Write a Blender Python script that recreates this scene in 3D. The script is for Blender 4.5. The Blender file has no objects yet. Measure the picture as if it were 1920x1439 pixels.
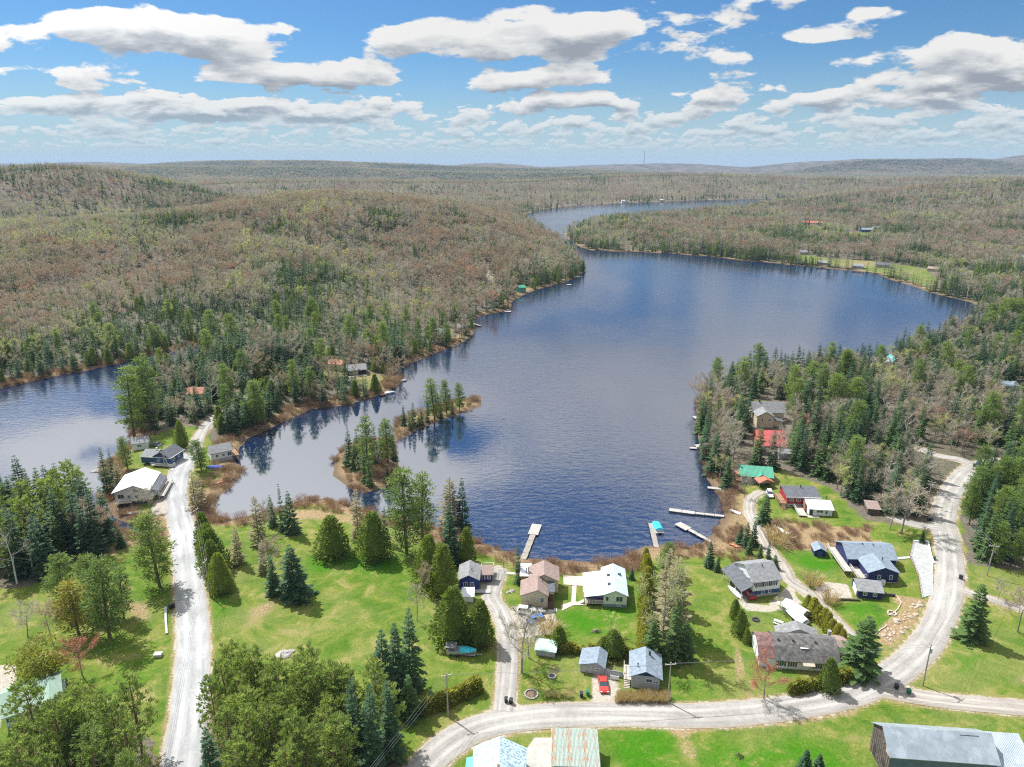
import bpy, math, random
import numpy as np
random.seed(11)
rng = np.random.default_rng(11)
R = math.radians
scene = bpy.context.scene
COL = scene.collection

# ------------------------------------------------------------------ camera
F, PITCH, CAMZ = 1333.0, R(17.35), 105.0
cam_d = bpy.data.cameras.new('camera')
cam = bpy.data.objects.new('camera', cam_d)
COL.objects.link(cam)
cam.location = (0, 0, CAMZ)
cam.rotation_euler = (R(90) - PITCH, 0, 0)
cam_d.sensor_width = 36.0
cam_d.lens = F / 1920 * 36
cam_d.clip_start = 1.0
cam_d.clip_end = 80000
scene.camera = cam

# ------------------------------------------------------------------ exposure
vs = scene.view_settings
scene.display_settings.display_device = 'sRGB'
vs.view_transform = 'Standard'
vs.look = 'None'
vs.exposure = 0.46
vs.gamma = 1.0
scene.cycles.use_denoising = False
scene.cycles.filter_width = 1.15
scene.cycles.sample_clamp_indirect = 4.0
scene.cycles.sample_clamp_direct = 12.0
scene.cycles.max_bounces = 8
scene.cycles.diffuse_bounces = 3
scene.cycles.glossy_bounces = 3
scene.cycles.transmission_bounces = 3
scene.cycles.transparent_max_bounces = 8
scene.cycles.volume_bounces = 0
scene.cycles.caustics_reflective = False
scene.cycles.caustics_refractive = False

# ------------------------------------------------------------------ sun
SUN_EL, SUN_AZ = R(54), math.atan2(-0.74, 0.67)      # azimuth from +Y towards +X (sun is ahead, to the left)
sd_ = bpy.data.lights.new('sun', 'SUN')
sun = bpy.data.objects.new('sun', sd_)
COL.objects.link(sun)
sd_.energy = 5.0
sd_.angle = R(0.55)
sd_.color = (1.0, 0.985, 0.955)
sun.rotation_euler = (R(90) - SUN_EL, 0, -SUN_AZ + math.pi)
sun.location = (-300, 300, 500)


# ------------------------------------------------------------------ node helper
class NT:
    def __init__(self, tree):
        self.t = tree
        self.n = tree.nodes
        self.l = tree.links

    def node(self, kind, **kw):
        nd = self.n.new(kind)
        for k, v in kw.items():
            setattr(nd, k, v)
        return nd

    def put(self, sock, v):
        if hasattr(v, 'is_output'):
            self.l.new(v, sock)
        elif v is not None:
            sock.default_value = v

    def m(self, op, a, b=None, c=None, clamp=False):
        nd = self.node('ShaderNodeMath', operation=op, use_clamp=clamp)
        self.put(nd.inputs[0], a)
        if b is not None: self.put(nd.inputs[1], b)
        if c is not None: self.put(nd.inputs[2], c)
        return nd.outputs[0]

    def v(self, op, a, b=None, scale=None):
        nd = self.node('ShaderNodeVectorMath', operation=op)
        self.put(nd.inputs[0], a)
        if b is not None: self.put(nd.inputs[1], b)
        if scale is not None: self.put(nd.inputs['Scale'], scale)
        return nd.outputs['Value'] if op in ('LENGTH', 'DOT_PRODUCT', 'DISTANCE') else nd.outputs[0]

    def noise(self, vec, scale, detail=4, rough=0.5, dist=0.0, out=0):
        nd = self.node('ShaderNodeTexNoise')
        nd.noise_dimensions = '3D'
        if vec is not None: self.put(nd.inputs['Vector'], vec)
        nd.inputs['Scale'].default_value = scale
        nd.inputs['Detail'].default_value = detail
        nd.inputs['Roughness'].default_value = rough
        nd.inputs['Distortion'].default_value = dist
        return nd.outputs[out]

    def ramp(self, fac, stops, mode='LINEAR'):
        nd = self.node('ShaderNodeValToRGB')
        nd.color_ramp.interpolation = mode
        e = nd.color_ramp.elements
        while len(e) > 1: e.remove(e[0])
        for i, (p, c) in enumerate(stops):
            el = e[0] if i == 0 else e.new(p)
            el.position = p
            el.color = (c[0], c[1], c[2], 1) if hasattr(c, '__len__') else (c, c, c, 1)
        self.put(nd.inputs[0], fac)
        return nd.outputs[0]

    def mix(self, fac, a, b, blend='MIX'):
        nd = self.node('ShaderNodeMix', data_type='RGBA', blend_type=blend)
        self.put(nd.inputs[0], fac)
        for s, v in ((nd.inputs[6], a), (nd.inputs[7], b)):
            if not hasattr(v, 'is_output') and len(v) == 3: v = (*v, 1)
            self.put(s, v)
        return nd.outputs[2]

    def mapr(self, v, a, b, c=0.0, d=1.0, smooth=True):
        nd = self.node('ShaderNodeMapRange')
        nd.interpolation_type = 'SMOOTHSTEP' if smooth else 'LINEAR'
        self.put(nd.inputs[0], v)
        for i, x in enumerate((a, b, c, d)): self.put(nd.inputs[i + 1], x)
        return nd.outputs[0]


# ------------------------------------------------------------------ world: sky with a field of fair-weather cumulus
def build_world():
    w = bpy.data.worlds.new('World')
    scene.world = w
    w.use_nodes = True
    T = NT(w.node_tree)
    T.n.clear()
    out = T.node('ShaderNodeOutputWorld')
    bg = T.node('ShaderNodeBackground')
    sky = T.node('ShaderNodeTexSky', sky_type='NISHITA')
    sky.sun_disc = False
    sky.sun_elevation = SUN_EL
    sky.sun_rotation = SUN_AZ
    sky.altitude = 400
    sky.air_density = 1.0
    sky.dust_density = 0.35
    sky.ozone_density = 2.2
    tc = T.node('ShaderNodeTexCoord')
    D = tc.outputs['Generated']
    sep = T.node('ShaderNodeSeparateXYZ')
    T.l.new(D, sep.inputs[0])
    az = T.m('ARCTAN2', sep.outputs[0], sep.outputs[1])
    el0 = T.m('ARCSINE', T.m('MAXIMUM', T.m('MINIMUM', sep.outputs[2], 1.0), 0.0))
    el = T.m('MAXIMUM', el0, 0.006)

    # cumulus shrink towards the horizon: noise whose grain follows the height above it
    def field(e):
        lg = T.m('LOGARITHM', e, 2.0)
        k0 = T.m('FLOOR', lg)
        fr = T.m('SUBTRACT', lg, k0)
        fr = T.m('MULTIPLY', T.m('MULTIPLY', fr, fr), T.m('SUBTRACT', 3.0, T.m('MULTIPLY', fr, 2.0)))
        ns = []
        for q in (0, 1):
            kk = T.m('ADD', k0, float(q))
            sc = T.m('POWER', 2.0, T.m('MULTIPLY', kk, -1.0))
            cv = T.node('ShaderNodeCombineXYZ')
            T.put(cv.inputs[0], T.m('MULTIPLY', T.m('MULTIPLY', az, sc), 1.15))
            T.put(cv.inputs[1], T.m('MULTIPLY', T.m('MULTIPLY', e, sc), 2.9))
            T.put(cv.inputs[2], T.m('MULTIPLY', kk, 7.31))
            ns.append(T.noise(cv.outputs[0], 1.0, 7, 0.55, 0.15))
        inv = T.m('SUBTRACT', 1.0, fr)
        mixd = T.m('ADD', T.m('MULTIPLY', T.m('SUBTRACT', ns[0], 0.5), inv), T.m('MULTIPLY', T.m('SUBTRACT', ns[1], 0.5), fr))
        nrm = T.m('SQRT', T.m('ADD', T.m('MULTIPLY', inv, inv), T.m('MULTIPLY', fr, fr)))
        return T.m('DIVIDE', mixd, nrm)

    def bias(e):
        tot_ = None
        for a0, e0, ra, rt, rb, amp in CLOUD_MASSES:
            da = T.m('DIVIDE', T.m('SUBTRACT', az, a0), ra)
            de = T.m('SUBTRACT', e, e0)
            de = T.m('MAXIMUM', T.m('DIVIDE', de, rt), T.m('DIVIDE', de, -rb))
            d2 = T.m('ADD', T.m('MULTIPLY', da, da), T.m('MULTIPLY', de, de))
            g = T.m('MULTIPLY', T.m('MAXIMUM', T.m('SUBTRACT', 1.0, d2), -0.35 if amp > 0 else 0.0), amp)
            if amp > 0: g = T.m('MULTIPLY', g, T.m('LESS_THAN', d2, 2.6))
            tot_ = g if tot_ is None else T.m('MAXIMUM', tot_, g) if amp > 0 else T.m('ADD', tot_, g)
        return tot_

    cover = T.m('ADD', T.mapr(el, 0.05, 0.12, -0.045, 0.080), T.mapr(el, 0.185, 0.25, 0.0, -0.150))
    def dens(e):
        return T.m('SUBTRACT', T.m('ADD', field(e), bias(e)), cover)
    d0 = dens(el)
    d1 = dens(T.m('MULTIPLY', el, 1.13))
    a = T.mapr(d0, 0.0, 0.055)
    slope = T.m('MULTIPLY', T.m('SUBTRACT', d0, d1), 4.2)
    deep = T.mapr(d0, 0.02, 0.22, 0.0, 0.44)
    lit = T.m('SUBTRACT', T.m('ADD', slope, T.mapr(el, 0.17, 0.24, 0.76, 1.25)), deep, clamp=True)      # clouds above the view made brighter to silver the lake's reflection
    cc = T.ramp(lit, [(0.0, (2.4, 2.7, 3.1)), (0.30, (3.5, 3.75, 4.05)), (0.60, (5.0, 5.15, 5.25)), (1.0, (6.3, 6.3, 6.2))])
    # extra brightness added to clouds towards the sun, lifting lake reflection and fill light
    sv = (math.sin(SUN_AZ) * math.cos(SUN_EL), math.cos(SUN_AZ) * math.cos(SUN_EL), math.sin(SUN_EL))
    cc = T.v('SCALE', cc, scale=T.mapr(T.v('DOT_PRODUCT', D, sv), 0.55, 0.97, 1.0, 2.1))
    hz = T.mapr(el0, 0.0, 0.20, 1.0, 0.0)
    skyc = T.mix(1.0, sky.outputs[0], SKY_TINT, 'MULTIPLY')
    skyc = T.mix(T.m('MULTIPLY', T.m('POWER', hz, 2.5), 0.85), skyc, (3.6, 4.7, 5.3))
    fade = T.m('MULTIPLY', T.mapr(el0, 0.007, 0.085, 0.34, 1.0), T.mapr(el0, 0.007, 0.022))
    tot = T.mix(T.m('MULTIPLY', a, fade), skyc, cc)
    T.l.new(tot, bg.inputs[0])
    bg.inputs[1].default_value = 0.10
    T.l.new(bg.outputs[0], out.inputs[0])
    w.cycles.sampling_method = 'MANUAL'
    w.cycles.sample_map_resolution = 512


def px_dir(px, py):
    u, v = (px - 960) / F, (py - 719.5) / F
    return np.array([u, math.cos(PITCH) - v * math.sin(PITCH), -math.sin(PITCH) - v * math.cos(PITCH)])


def mass(px, py, wpx, hpx, amp):
    """a cloud seen about px, py, wpx wide and hpx high, with a flatter underside"""
    d = px_dir(px, py); d = d / np.linalg.norm(d)
    az, el = math.atan2(d[0], d[1]), math.asin(d[2])
    return (az, el - hpx * 0.2 / F, wpx / 2 / F, hpx * 0.70 / F, hpx * 0.34 / F, amp)


SKY_TINT = (0.33, 0.55, 0.75)
CLOUD_MASSES = [
    mass(370, 62, 440, 84, 0.25), mass(1010, 60, 640, 96, 0.26), mass(1020, 138, 320, 46, 0.22),
    mass(575, 130, 420, 52, 0.23), mass(1575, 44, 270, 56, 0.26), mass(1830, 108, 360, 96, 0.25),
    mass(15, 70, 140, 54, 0.25), mass(120, 122, 130, 34, 0.19), mass(430, 198, 620, 40, 0.19), mass(1100, 184, 240, 30, 0.17), mass(1640, 176, 360, 36, 0.16),
    (R(-17), R(21), R(12), R(7), R(6), 0.32), (R(3), R(16.5), R(20), R(4.0), R(4), 0.22), (R(5), R(29), R(12), R(7), R(5), -0.42),
]
build_world()


# ------------------------------------------------------------------ water outline (z = 0), given as points of the shore
def P0(px, py, z=0.0):
    d = px_dir(px, py)
    t = (CAMZ - z) / -d[2]
    return (d[0] * t, d[1] * t)


MAIN = [(457, 884), (440, 905), (415, 925), (400, 948), (408, 966), (432, 974), (470, 966), (520, 950), (563, 938), (610, 935), (650, 943), (680, 955), (717, 964), (760, 974), (802, 984), (850, 1003), (903, 1020), (950, 1034), (990, 1046), (1050, 1049), (1110, 1052), (1175, 1042), (1210, 1027), (1245, 1020), (1290, 1026), (1320, 1018), (1338, 1002), (1350, 984), (1358, 962), (1352, 940), (1335, 915), (1325, 900), (1318, 870), (1310, 840), (1306, 800), (1305, 765), (1308, 745), (1335, 728), (1400, 712), (1500, 700), (1580, 694), (1640, 686), (1665, 672), (1700, 658), (1760, 638), (1810, 615), (1840, 590), (1836, 575), (1820, 568), (1780, 558), (1740, 548), (1690, 530), (1640, 515), (1600, 508), (1500, 499), (1400, 489), (1330, 481), (1250, 475), (1180, 472), (1110, 470), (1088, 464), (1068, 451), (1055, 440), (1072, 428), (1110, 415), (1160, 409), (1230, 405), (1330, 396), (1440, 387), (1480, 380), (1450, 373), (1320, 376), (1180, 381), (1090, 385), (1050, 389), (1010, 395), (990, 401), (975, 408), (1000, 418), (1020, 430), (1035, 445), (1058, 462), (1076, 478), (1086, 489), (1094, 500), (1093, 513), (1067, 528), (1000, 544), (967, 564), (950, 581), (897, 596), (884, 630), (860, 648), (817, 661), (767, 684), (748, 692), (758, 710), (733, 735), (713, 740), (683, 749), (650, 760), (600, 765), (577, 770), (533, 792), (483, 815), (467, 822), (450, 840), (440, 862)]
LEFT = [(-500, 850), (-200, 780), (0, 730), (60, 716), (150, 697), (250, 676), (300, 664), (370, 651), (395, 646), (400, 652), (385, 664), (350, 675), (310, 690), (280, 710), (262, 740), (250, 780), (248, 808), (244, 830), (215, 852), (180, 880), (190, 905), (198, 930), (205, 958), (216, 972), (240, 982), (268, 991), (290, 1001), (283, 1006), (255, 998), (225, 988), (200, 976), (185, 957), (165, 948), (100, 952), (0, 965), (-200, 985), (-500, 1000)]
ISL1 = [(625, 892), (631, 858), (647, 838), (690, 822), (738, 818), (746, 840), (750, 875), (742, 904), (717, 916), (682, 924), (654, 916)]
ISL2 = [(736, 828), (734, 800), (742, 786), (790, 772), (850, 752), (903, 745), (899, 762), (860, 778), (824, 790), (785, 806), (752, 824)]
POND = [(612, 350), (640, 347), (700, 349), (690, 352.5), (640, 353)]


def ring(pts):
    return np.array([P0(*p) for p in pts])


W_RINGS = [ring(MAIN), ring(LEFT), ring(POND)]
I_RINGS = [ring(ISL1), ring(ISL2)]


def inside(poly, x, y):
    c = np.zeros(x.shape, bool)
    n = len(poly)
    j = n - 1
    for i in range(n):
        xi, yi = poly[i]; xj, yj = poly[j]
        if yi != yj:
            cond = ((yi > y) != (yj > y))
            c ^= cond & (x < (xj - xi) * (y - yi) / (yj - yi) + xi)
        j = i
    return c


def dist_ring(poly, x, y, closed=True):
    d2 = np.full(x.shape, 1e18)
    n = len(poly)
    for i in range(n if closed else n - 1):
        ax, ay = poly[i]; bx, by = poly[(i + 1) % n]
        ex, ey = bx - ax, by - ay
        L = ex * ex + ey * ey + 1e-9
        t = np.clip(((x - ax) * ex + (y - ay) * ey) / L, 0, 1)
        d2 = np.minimum(d2, (x - ax - t * ex) ** 2 + (y - ay - t * ey) ** 2)
    return np.sqrt(d2)


def sinnoise(x, y, s, seed=0):
    r = np.random.default_rng(seed)
    o = np.zeros_like(x)
    for k in range(6):
        a = r.uniform(0, 6.28); f = s * r.uniform(0.6, 1.7); ph = r.uniform(0, 6.28)
        o = o + np.sin((x * math.cos(a) + y * math.sin(a)) * f + ph)
    return o / 6


def sd_water(x, y):
    """distance to the nearest shore; positive on land"""
    x = np.asarray(x, float); y = np.asarray(y, float)
    q = np.clip(y / 400, 0.6, 3)
    xx = x + q * (1.3 * sinnoise(x, y, 0.35, 1) + 2.2 * sinnoise(x, y, 0.09, 2))
    yy = y + q * (1.3 * sinnoise(x, y, 0.35, 3) + 2.2 * sinnoise(x, y, 0.09, 4))
    d = np.full(x.shape, 1e9)
    w = np.zeros(x.shape, bool)
    for r_ in W_RINGS:
        d = np.minimum(d, dist_ring(r_, xx, yy)); w |= inside(r_, xx, yy)
    for r_ in I_RINGS:
        d = np.minimum(d, dist_ring(r_, xx, yy)); w &= ~inside(r_, xx, yy)
    return np.where(w, -d, d)


def sst(t):
    t = np.clip(t, 0, 1)
    return t * t * (3 - 2 * t)


# cx, cy, height, sx, sy, turn
HILLS = [(-230, 860, 47, 250, 220, 0), (-90, 960, 16, 200, 170, 0), (-520, 640, 20, 260, 200, 0), (-830, 1360, 78, 300, 230, 0), (-1500, 1500, 60, 500, 400, 0), (-620, 980, 6, 180, 200, 0),
         (1120, 1650, 46, 400, 280, -0.2), (800, 1150, 14, 280, 150, 0.25), (1650, 1500, 60, 420, 420, 0),
         (620, 2800, 46, 600, 300, 0), (-300, 2500, 26, 700, 300, 0), (-900, 2300, 24, 500, 300, 0), (1700, 2600, 40, 600, 350, 0),
         (170, 370, 5, 70, 60, 0), (240, 300, 4, 70, 60, 0), (-330, 260, 3, 80, 80, 0), (150, 175, 2.0, 60, 40, 0)]
_r = np.random.default_rng(5)
FAR = []
for _ in range(46):
    yy_ = _r.uniform(3600, 13000)
    FAR.append((_r.uniform(-1.1, 1.1) * yy_, yy_, _r.uniform(22, 80) * (0.6 + yy_ / 13000), _r.uniform(450, 1300), _r.uniform(220, 520), _r.uniform(-0.4, 0.4)))
FAR += [(-4300, 12300, 62, 230, 300, 0), (-4020, 12300, 45, 330, 300, 0), (-2750, 12800, 58, 420, 300, 0), (-300, 7000, 42, 900, 500, 0), (3500, 5900, 118, 800, 420, 0.1), (4700, 6500, 150, 800, 500, 0), (2650, 5900, 75, 420, 300, 0), (5200, 6000, 125, 700, 400, 0), (1200, 7400, 70, 900, 400, 0), (-1500, 8200, 80, 700, 400, 0), (-5200, 9000, 40, 900, 500, 0)]


def bump(x, y, hs):
    o = np.zeros_like(x)
    for cx, cy, A, sx, sy, a in hs:
        dx, dy = x - cx, y - cy
        ca, sa = math.cos(a), math.sin(a)
        u, v = (dx * ca + dy * sa) / sx, (-dx * sa + dy * ca) / sy
        o += A * np.exp(-(u * u + v * v))
    return o


def ground(x, y):
    x = np.asarray(x, float); y = np.asarray(y, float)
    sd = sd_water(x, y)
    return ground_sd(x, y, sd)


def ground_sd(x, y, sd):
    pos = np.maximum(sd, 0)
    h = 0.55 * sst(pos / 3) + 1.3 * sst(pos / 22) + 1.7 * sst((pos - 8) / 70)
    nearq = sst((y - 330) / 200)
    h = h + bump(x, y, HILLS) * sst((pos - 4) / 130)
    h = h + (0.25 * sinnoise(x, y, 0.06, 8) + nearq * 3.0 * sinnoise(x, y, 0.02, 9)) * sst(pos / 40)
    far = sst((y - 2300) / 2600)
    if np.any(far > 0):
        m = far > 0
        e = np.zeros_like(h)
        e[m] = bump(x[m], y[m], FAR) * 1.0 + 4 + 6 * sinnoise(x[m], y[m], 0.006, 10)
        h = h + far * e * sst(pos / 300)
    dep = -0.9 * sst(-sd / 4) - 2.2 * sst(-sd / 25)
    return np.where(sd > 0, h, dep - 0.02)


def g1(x, y):
    return float(ground(np.array([x]), np.array([y]))[0])


def P(px, py, lift=0.0):
    """point of the ground seen at photo position px, py"""
    d = px_dir(px, py)
    t0 = (CAMZ - 90) / -d[2] if d[2] < 0 else 1000
    t1 = (CAMZ + 0.5) / -d[2]
    ts = np.linspace(max(t0, 20), t1, 160)
    zz = CAMZ + d[2] * ts - lift - ground(d[0] * ts, d[1] * ts)
    k = np.argmax(zz < 0)
    if zz[k] >= 0: k = len(ts) - 1
    a, b = ts[max(k - 1, 0)], ts[k]
    ts = np.linspace(a, b, 40)
    zz = CAMZ + d[2] * ts - lift - ground(d[0] * ts, d[1] * ts)
    k = max(1, int(np.argmax(zz < 0)))
    q = zz[k - 1] / (zz[k - 1] - zz[k] + 1e-9)
    t = ts[k - 1] + (ts[k] - ts[k - 1]) * min(max(q, 0), 1)
    x, y = d[0] * t, d[1] * t
    return np.array([x, y, g1(x, y)])


def to_px(x, y, z):
    dz = z - CAMZ
    f = y * math.cos(PITCH) - dz * math.sin(PITCH)
    dn = -y * math.sin(PITCH) - dz * math.cos(PITCH)
    return 960 + F * x / f, 719.5 + F * dn / f, f


# ------------------------------------------------------------------ mesh helpers
class MB:
    def __init__(self):
        self.v = []; self.f = []; self.mi = []

    def add(self, verts, faces, mi=0):
        o = len(self.v)
        self.v.extend([tuple(map(float, q)) for q in verts])
        self.f.extend([tuple(i + o for i in fc) for fc in faces])
        self.mi.extend([mi] * len(faces))
        return self

    def box(self, c, s, rz=0.0, mi=0, tilt=None):
        x, y, z = s[0] / 2, s[1] / 2, s[2] / 2
        pts = [(-x, -y, -z), (x, -y, -z), (x, y, -z), (-x, y, -z), (-x, -y, z), (x, -y, z), (x, y, z), (-x, y, z)]
        ca, sa = math.cos(rz), math.sin(rz)
        pts = [(c[0] + p[0] * ca - p[1] * sa, c[1] + p[0] * sa + p[1] * ca, c[2] + p[2]) for p in pts]
        return self.add(pts, [(0, 3, 2, 1), (4, 5, 6, 7), (0, 1, 5, 4), (1, 2, 6, 5), (2, 3, 7, 6), (3, 0, 4, 7)], mi)

    def tube(self, pts, radii, n=6, mi=0, cap=True):
        pts = [np.array(p, float) for p in pts]
        if not hasattr(radii, '__len__'): radii = [radii] * len(pts)
        rings = []
        for i, p in enumerate(pts):
            t = pts[min(i + 1, len(pts) - 1)] - pts[max(i - 1, 0)]
            t = t / (np.linalg.norm(t) + 1e-9)
            a = np.cross(t, (0, 0, 1) if abs(t[2]) < 0.9 else (1, 0, 0)); a /= np.linalg.norm(a)
            b = np.cross(t, a)
            rings.append([p + radii[i] * (a * math.cos(2 * math.pi * k / n) + b * math.sin(2 * math.pi * k / n)) for k in range(n)])
        vs_ = [q for r_ in rings for q in r_]
        fs = [(i * n + k, i * n + (k + 1) % n, (i + 1) * n + (k + 1) % n, (i + 1) * n + k) for i in range(len(pts) - 1) for k in range(n)]
        if cap:
            fs.append(tuple(range(n - 1, -1, -1))); fs.append(tuple((len(pts) - 1) * n + k for k in range(n)))
        return self.add(vs_, fs, mi)

    def prism(self, prof, y0, y1, mi=0):
        """profile of (x, z) points pushed along y"""
        n = len(prof)
        vs_ = [(p[0], y0, p[1]) for p in prof] + [(p[0], y1, p[1]) for p in prof]
        fs = [tuple(range(n)), tuple(range(2 * n - 1, n - 1, -1))] + [(i, i + n, (i + 1) % n + n, (i + 1) % n) for i in range(n)]
        return self.add(vs_, fs, mi)

    def prismx(self, prof, x0, x1, mi=0):
        n = len(prof)
        vs_ = [(x0, p[0], p[1]) for p in prof] + [(x1, p[0], p[1]) for p in prof]
        fs = [tuple(range(n - 1, -1, -1)), tuple(range(n, 2 * n))] + [(i, (i + 1) % n, (i + 1) % n + n, i + n) for i in range(n)]
        return self.add(vs_, fs, mi)

    def mesh(self, name, mats, smooth=False):
        me = bpy.data.meshes.new(name)
        me.from_pydata(self.v, [], self.f)
        if not isinstance(mats, (list, tuple)): mats = [mats]
        for m_ in mats: me.materials.append(m_)
        if len(mats) > 1: me.polygons.foreach_set('material_index', self.mi)
        if smooth: me.polygons.foreach_set('use_smooth', [True] * len(self.f))
        me.update()
        return me

    def build(self, name, mats, parent=None, smooth=False, loc=None, rz=0.0):
        o = bpy.data.objects.new(name, self.mesh(name, mats, smooth))
        COL.objects.link(o)
        if parent is not None: o.parent = parent
        if loc is not None: o.location = tuple(float(q) for q in loc)
        o.rotation_euler = (0, 0, rz)
        return o


def tag(o, label=None, cat=None, group=None, kind=None):
    if label: o['label'] = label
    if cat: o['category'] = cat
    if group: o['group'] = group
    if kind: o['kind'] = kind
    return o


def thing(name, loc, rz=0.0, label=None, cat=None, group=None):
    o = bpy.data.objects.new(name, None)
    COL.objects.link(o)
    o.empty_display_size = 0.5
    o.location = tuple(float(q) for q in loc)
    o.rotation_euler = (0, 0, rz)
    return tag(o, label, cat, group)


def copy_tree(o, loc, rz, scale=None, label=None, group=None):
    c = o.copy(); COL.objects.link(c)
    c.location = tuple(float(q) for q in loc); c.rotation_euler = (0, 0, rz)
    if scale is not None: c.scale = scale if hasattr(scale, '__len__') else (scale,) * 3
    if label: c['label'] = label
    if group: c['group'] = group
    for ch in o.children:
        d = ch.copy(); COL.objects.link(d); d.parent = c
        for g_ in ch.children:
            e = g_.copy(); COL.objects.link(e); e.parent = d
    return c


# ------------------------------------------------------------------ materials
MATS = {}


def newmat(name):
    m_ = bpy.data.materials.new(name)
    m_.use_nodes = True
    T = NT(m_.node_tree)
    b = T.n['Principled BSDF']
    return m_, T, b


def mat(name, col, rough=0.75, var=0.18, scale=1.5, metal=0.0, spec=0.3, stripes=None, bump_s=0.0, stain=None, coord='Object'):
    """plain surface with uneven colour; stripes = (axis, period m, depth) of boards or ribs"""
    if name in MATS: return MATS[name]
    m_, T, b = newmat(name)
    tc = T.node('ShaderNodeTexCoord').outputs[coord]
    n = T.noise(tc, scale, 5, 0.6)
    lo = tuple(c * (1 - var) for c in col); hi = tuple(min(1, c * (1 + var)) for c in col)
    c = T.mix(T.mapr(n, 0.3, 0.7), lo, hi)
    if stain:
        n2 = T.noise(T.v('MULTIPLY', tc, stain[3] if len(stain) > 3 else (1, 1, 0.35)), stain[1], 6, 0.65)
        c = T.mix(T.mapr(n2, stain[2], stain[2] + 0.12), c, stain[0])
    T.l.new(c, b.inputs['Base Color'])
    b.inputs['Roughness'].default_value = rough
    b.inputs['Metallic'].default_value = metal
    b.inputs['Specular IOR Level'].default_value = spec
    if stripes or bump_s:
        h = None
        if stripes:
            sx = T.node('ShaderNodeSeparateXYZ'); T.l.new(tc, sx.inputs[0])
            fr = T.m('FRACT', T.m('DIVIDE', sx.outputs[stripes[0]], stripes[1]))
            h = T.mapr(fr, 0.0, 0.14, 0.0, 1.0)
        if bump_s:
            nb = T.noise(tc, 9.0, 4, 0.6)
            h = T.m('ADD', h, T.m('MULTIPLY', nb, bump_s)) if h is not None else T.m('MULTIPLY', nb, bump_s)
        bp = T.node('ShaderNodeBump'); bp.inputs['Strength'].default_value = 0.8
        bp.inputs['Distance'].default_value = stripes[2] if stripes else 0.03
        T.put(bp.inputs['Height'], h); T.l.new(bp.outputs[0], b.inputs['Normal'])
    MATS[name] = m_
    return m_


def glass(name='window_glass', col=(0.03, 0.045, 0.06)):
    if name in MATS: return MATS[name]
    m_, T, b = newmat(name)
    tc = T.node('ShaderNodeTexCoord').outputs['Object']
    n = T.noise(tc, 1.3, 2, 0.5)
    T.l.new(T.mix(n, col, tuple(c * 2.2 for c in col)), b.inputs['Base Color'])
    b.inputs['Roughness'].default_value = 0.05
    b.inputs['Specular IOR Level'].default_value = 0.6
    MATS[name] = m_
    return m_


def foliage(name, c1, c2, trans=0.3, tip=None, rough=0.65):
    if name in MATS: return MATS[name]
    m_, T, b = newmat(name)
    oi = T.node('ShaderNodeObjectInfo')
    geo = T.node('ShaderNodeNewGeometry')
    tc = T.node('ShaderNodeTexCoord').outputs['Object']
    n = T.noise(tc, 0.9, 3, 0.6)
    rr = T.m('ADD', T.m('MULTIPLY', oi.outputs['Random'], 0.55), T.m('MULTIPLY', geo.outputs['Random Per Island'], 0.45))
    f = T.m('ADD', T.m('MULTIPLY', rr, 0.75), T.m('MULTIPLY', T.mapr(n, 0.3, 0.7), 0.35), clamp=True)
    c = T.mix(f, c1, c2)
    if tip:
        c = T.mix(T.mapr(oi.outputs['Random'], 0.72, 0.95), c, tip)
    T.l.new(c, b.inputs['Base Color'])
    b.inputs['Roughness'].default_value = rough
    b.inputs['Specular IOR Level'].default_value = 0.2
    if trans:
        tr = T.node('ShaderNodeBsdfTranslucent')
        T.l.new(T.mix(1.0, c, (1.25, 1.3, 0.7), 'MULTIPLY'), tr.inputs[0])
        ms = T.node('ShaderNodeMixShader'); ms.inputs[0].default_value = trans
        T.l.new(b.outputs[0], ms.inputs[1]); T.l.new(tr.outputs[0], ms.inputs[2])
        T.l.new(ms.outputs[0], T.n['Material Output'].inputs[0])
    MATS[name] = m_
    return m_


# ================================================================== the setting
def poly(pts):
    return np.array([P(*p)[:2] for p in pts])


ROADS = {  # name: (points, width, material)
    'road': ([(285, 1700), (328, 1500), (346, 1400), (358, 1300), (362, 1200), (357, 1120), (351, 1060), (343, 1000), (333, 950), (330, 915), (340, 880), (356, 853)], 7.2, 'pale'),
    'lake_road': ([(640, 1640), (745, 1510), (780, 1468), (800, 1432), (855, 1386), (905, 1363), (970, 1349), (1060, 1341), (1200, 1340), (1320, 1342), (1450, 1331), (1560, 1312), (1640, 1284), (1700, 1245), (1745, 1195), (1770, 1140), (1781, 1080), (1777, 1020), (1768, 985), (1772, 950), (1792, 910), (1818, 882), (1850, 870), (1900, 866), (1960, 862), (2080, 855)], 6.7, 'gravel'),
    'isthmus_lane': ([(356, 853), (368, 832), (380, 808), (400, 786), (440, 762), (480, 735), (510, 714), (545, 700), (585, 692)], 4.4, 'gravel'),
    'farm_lane': ([(1655, 1296), (1740, 1311), (1830, 1320), (1960, 1332), (2150, 1350)], 4.4, 'dirt'),
    'driveway': ([(944, 1335), (950, 1280), (954, 1225), (950, 1185), (936, 1145), (921, 1118), (930, 1085), (938, 1068)], 4.3, 'gravel'),
    'cottage_lane': ([(1598, 1196), (1552, 1152), (1520, 1115), (1482, 1090), (1466, 1060), (1440, 1030), (1420, 992), (1405, 960), (1408, 936), (1428, 922)], 3.4, 'dirt'),
    'field_lane': ([(1795, 1106), (1840, 1119), (1880, 1131), (1960, 1156), (2120, 1205)], 3.0, 'dirt'),
    'wood_lane': ([(1768, 992), (1735, 988), (1700, 980), (1672, 968)], 4.0, 'gravel'),
    'turning_lane': ([(1830, 876), (1800, 862), (1760, 856), (1725, 842)], 4.0, 'gravel'),
}
LANES = {}
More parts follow.
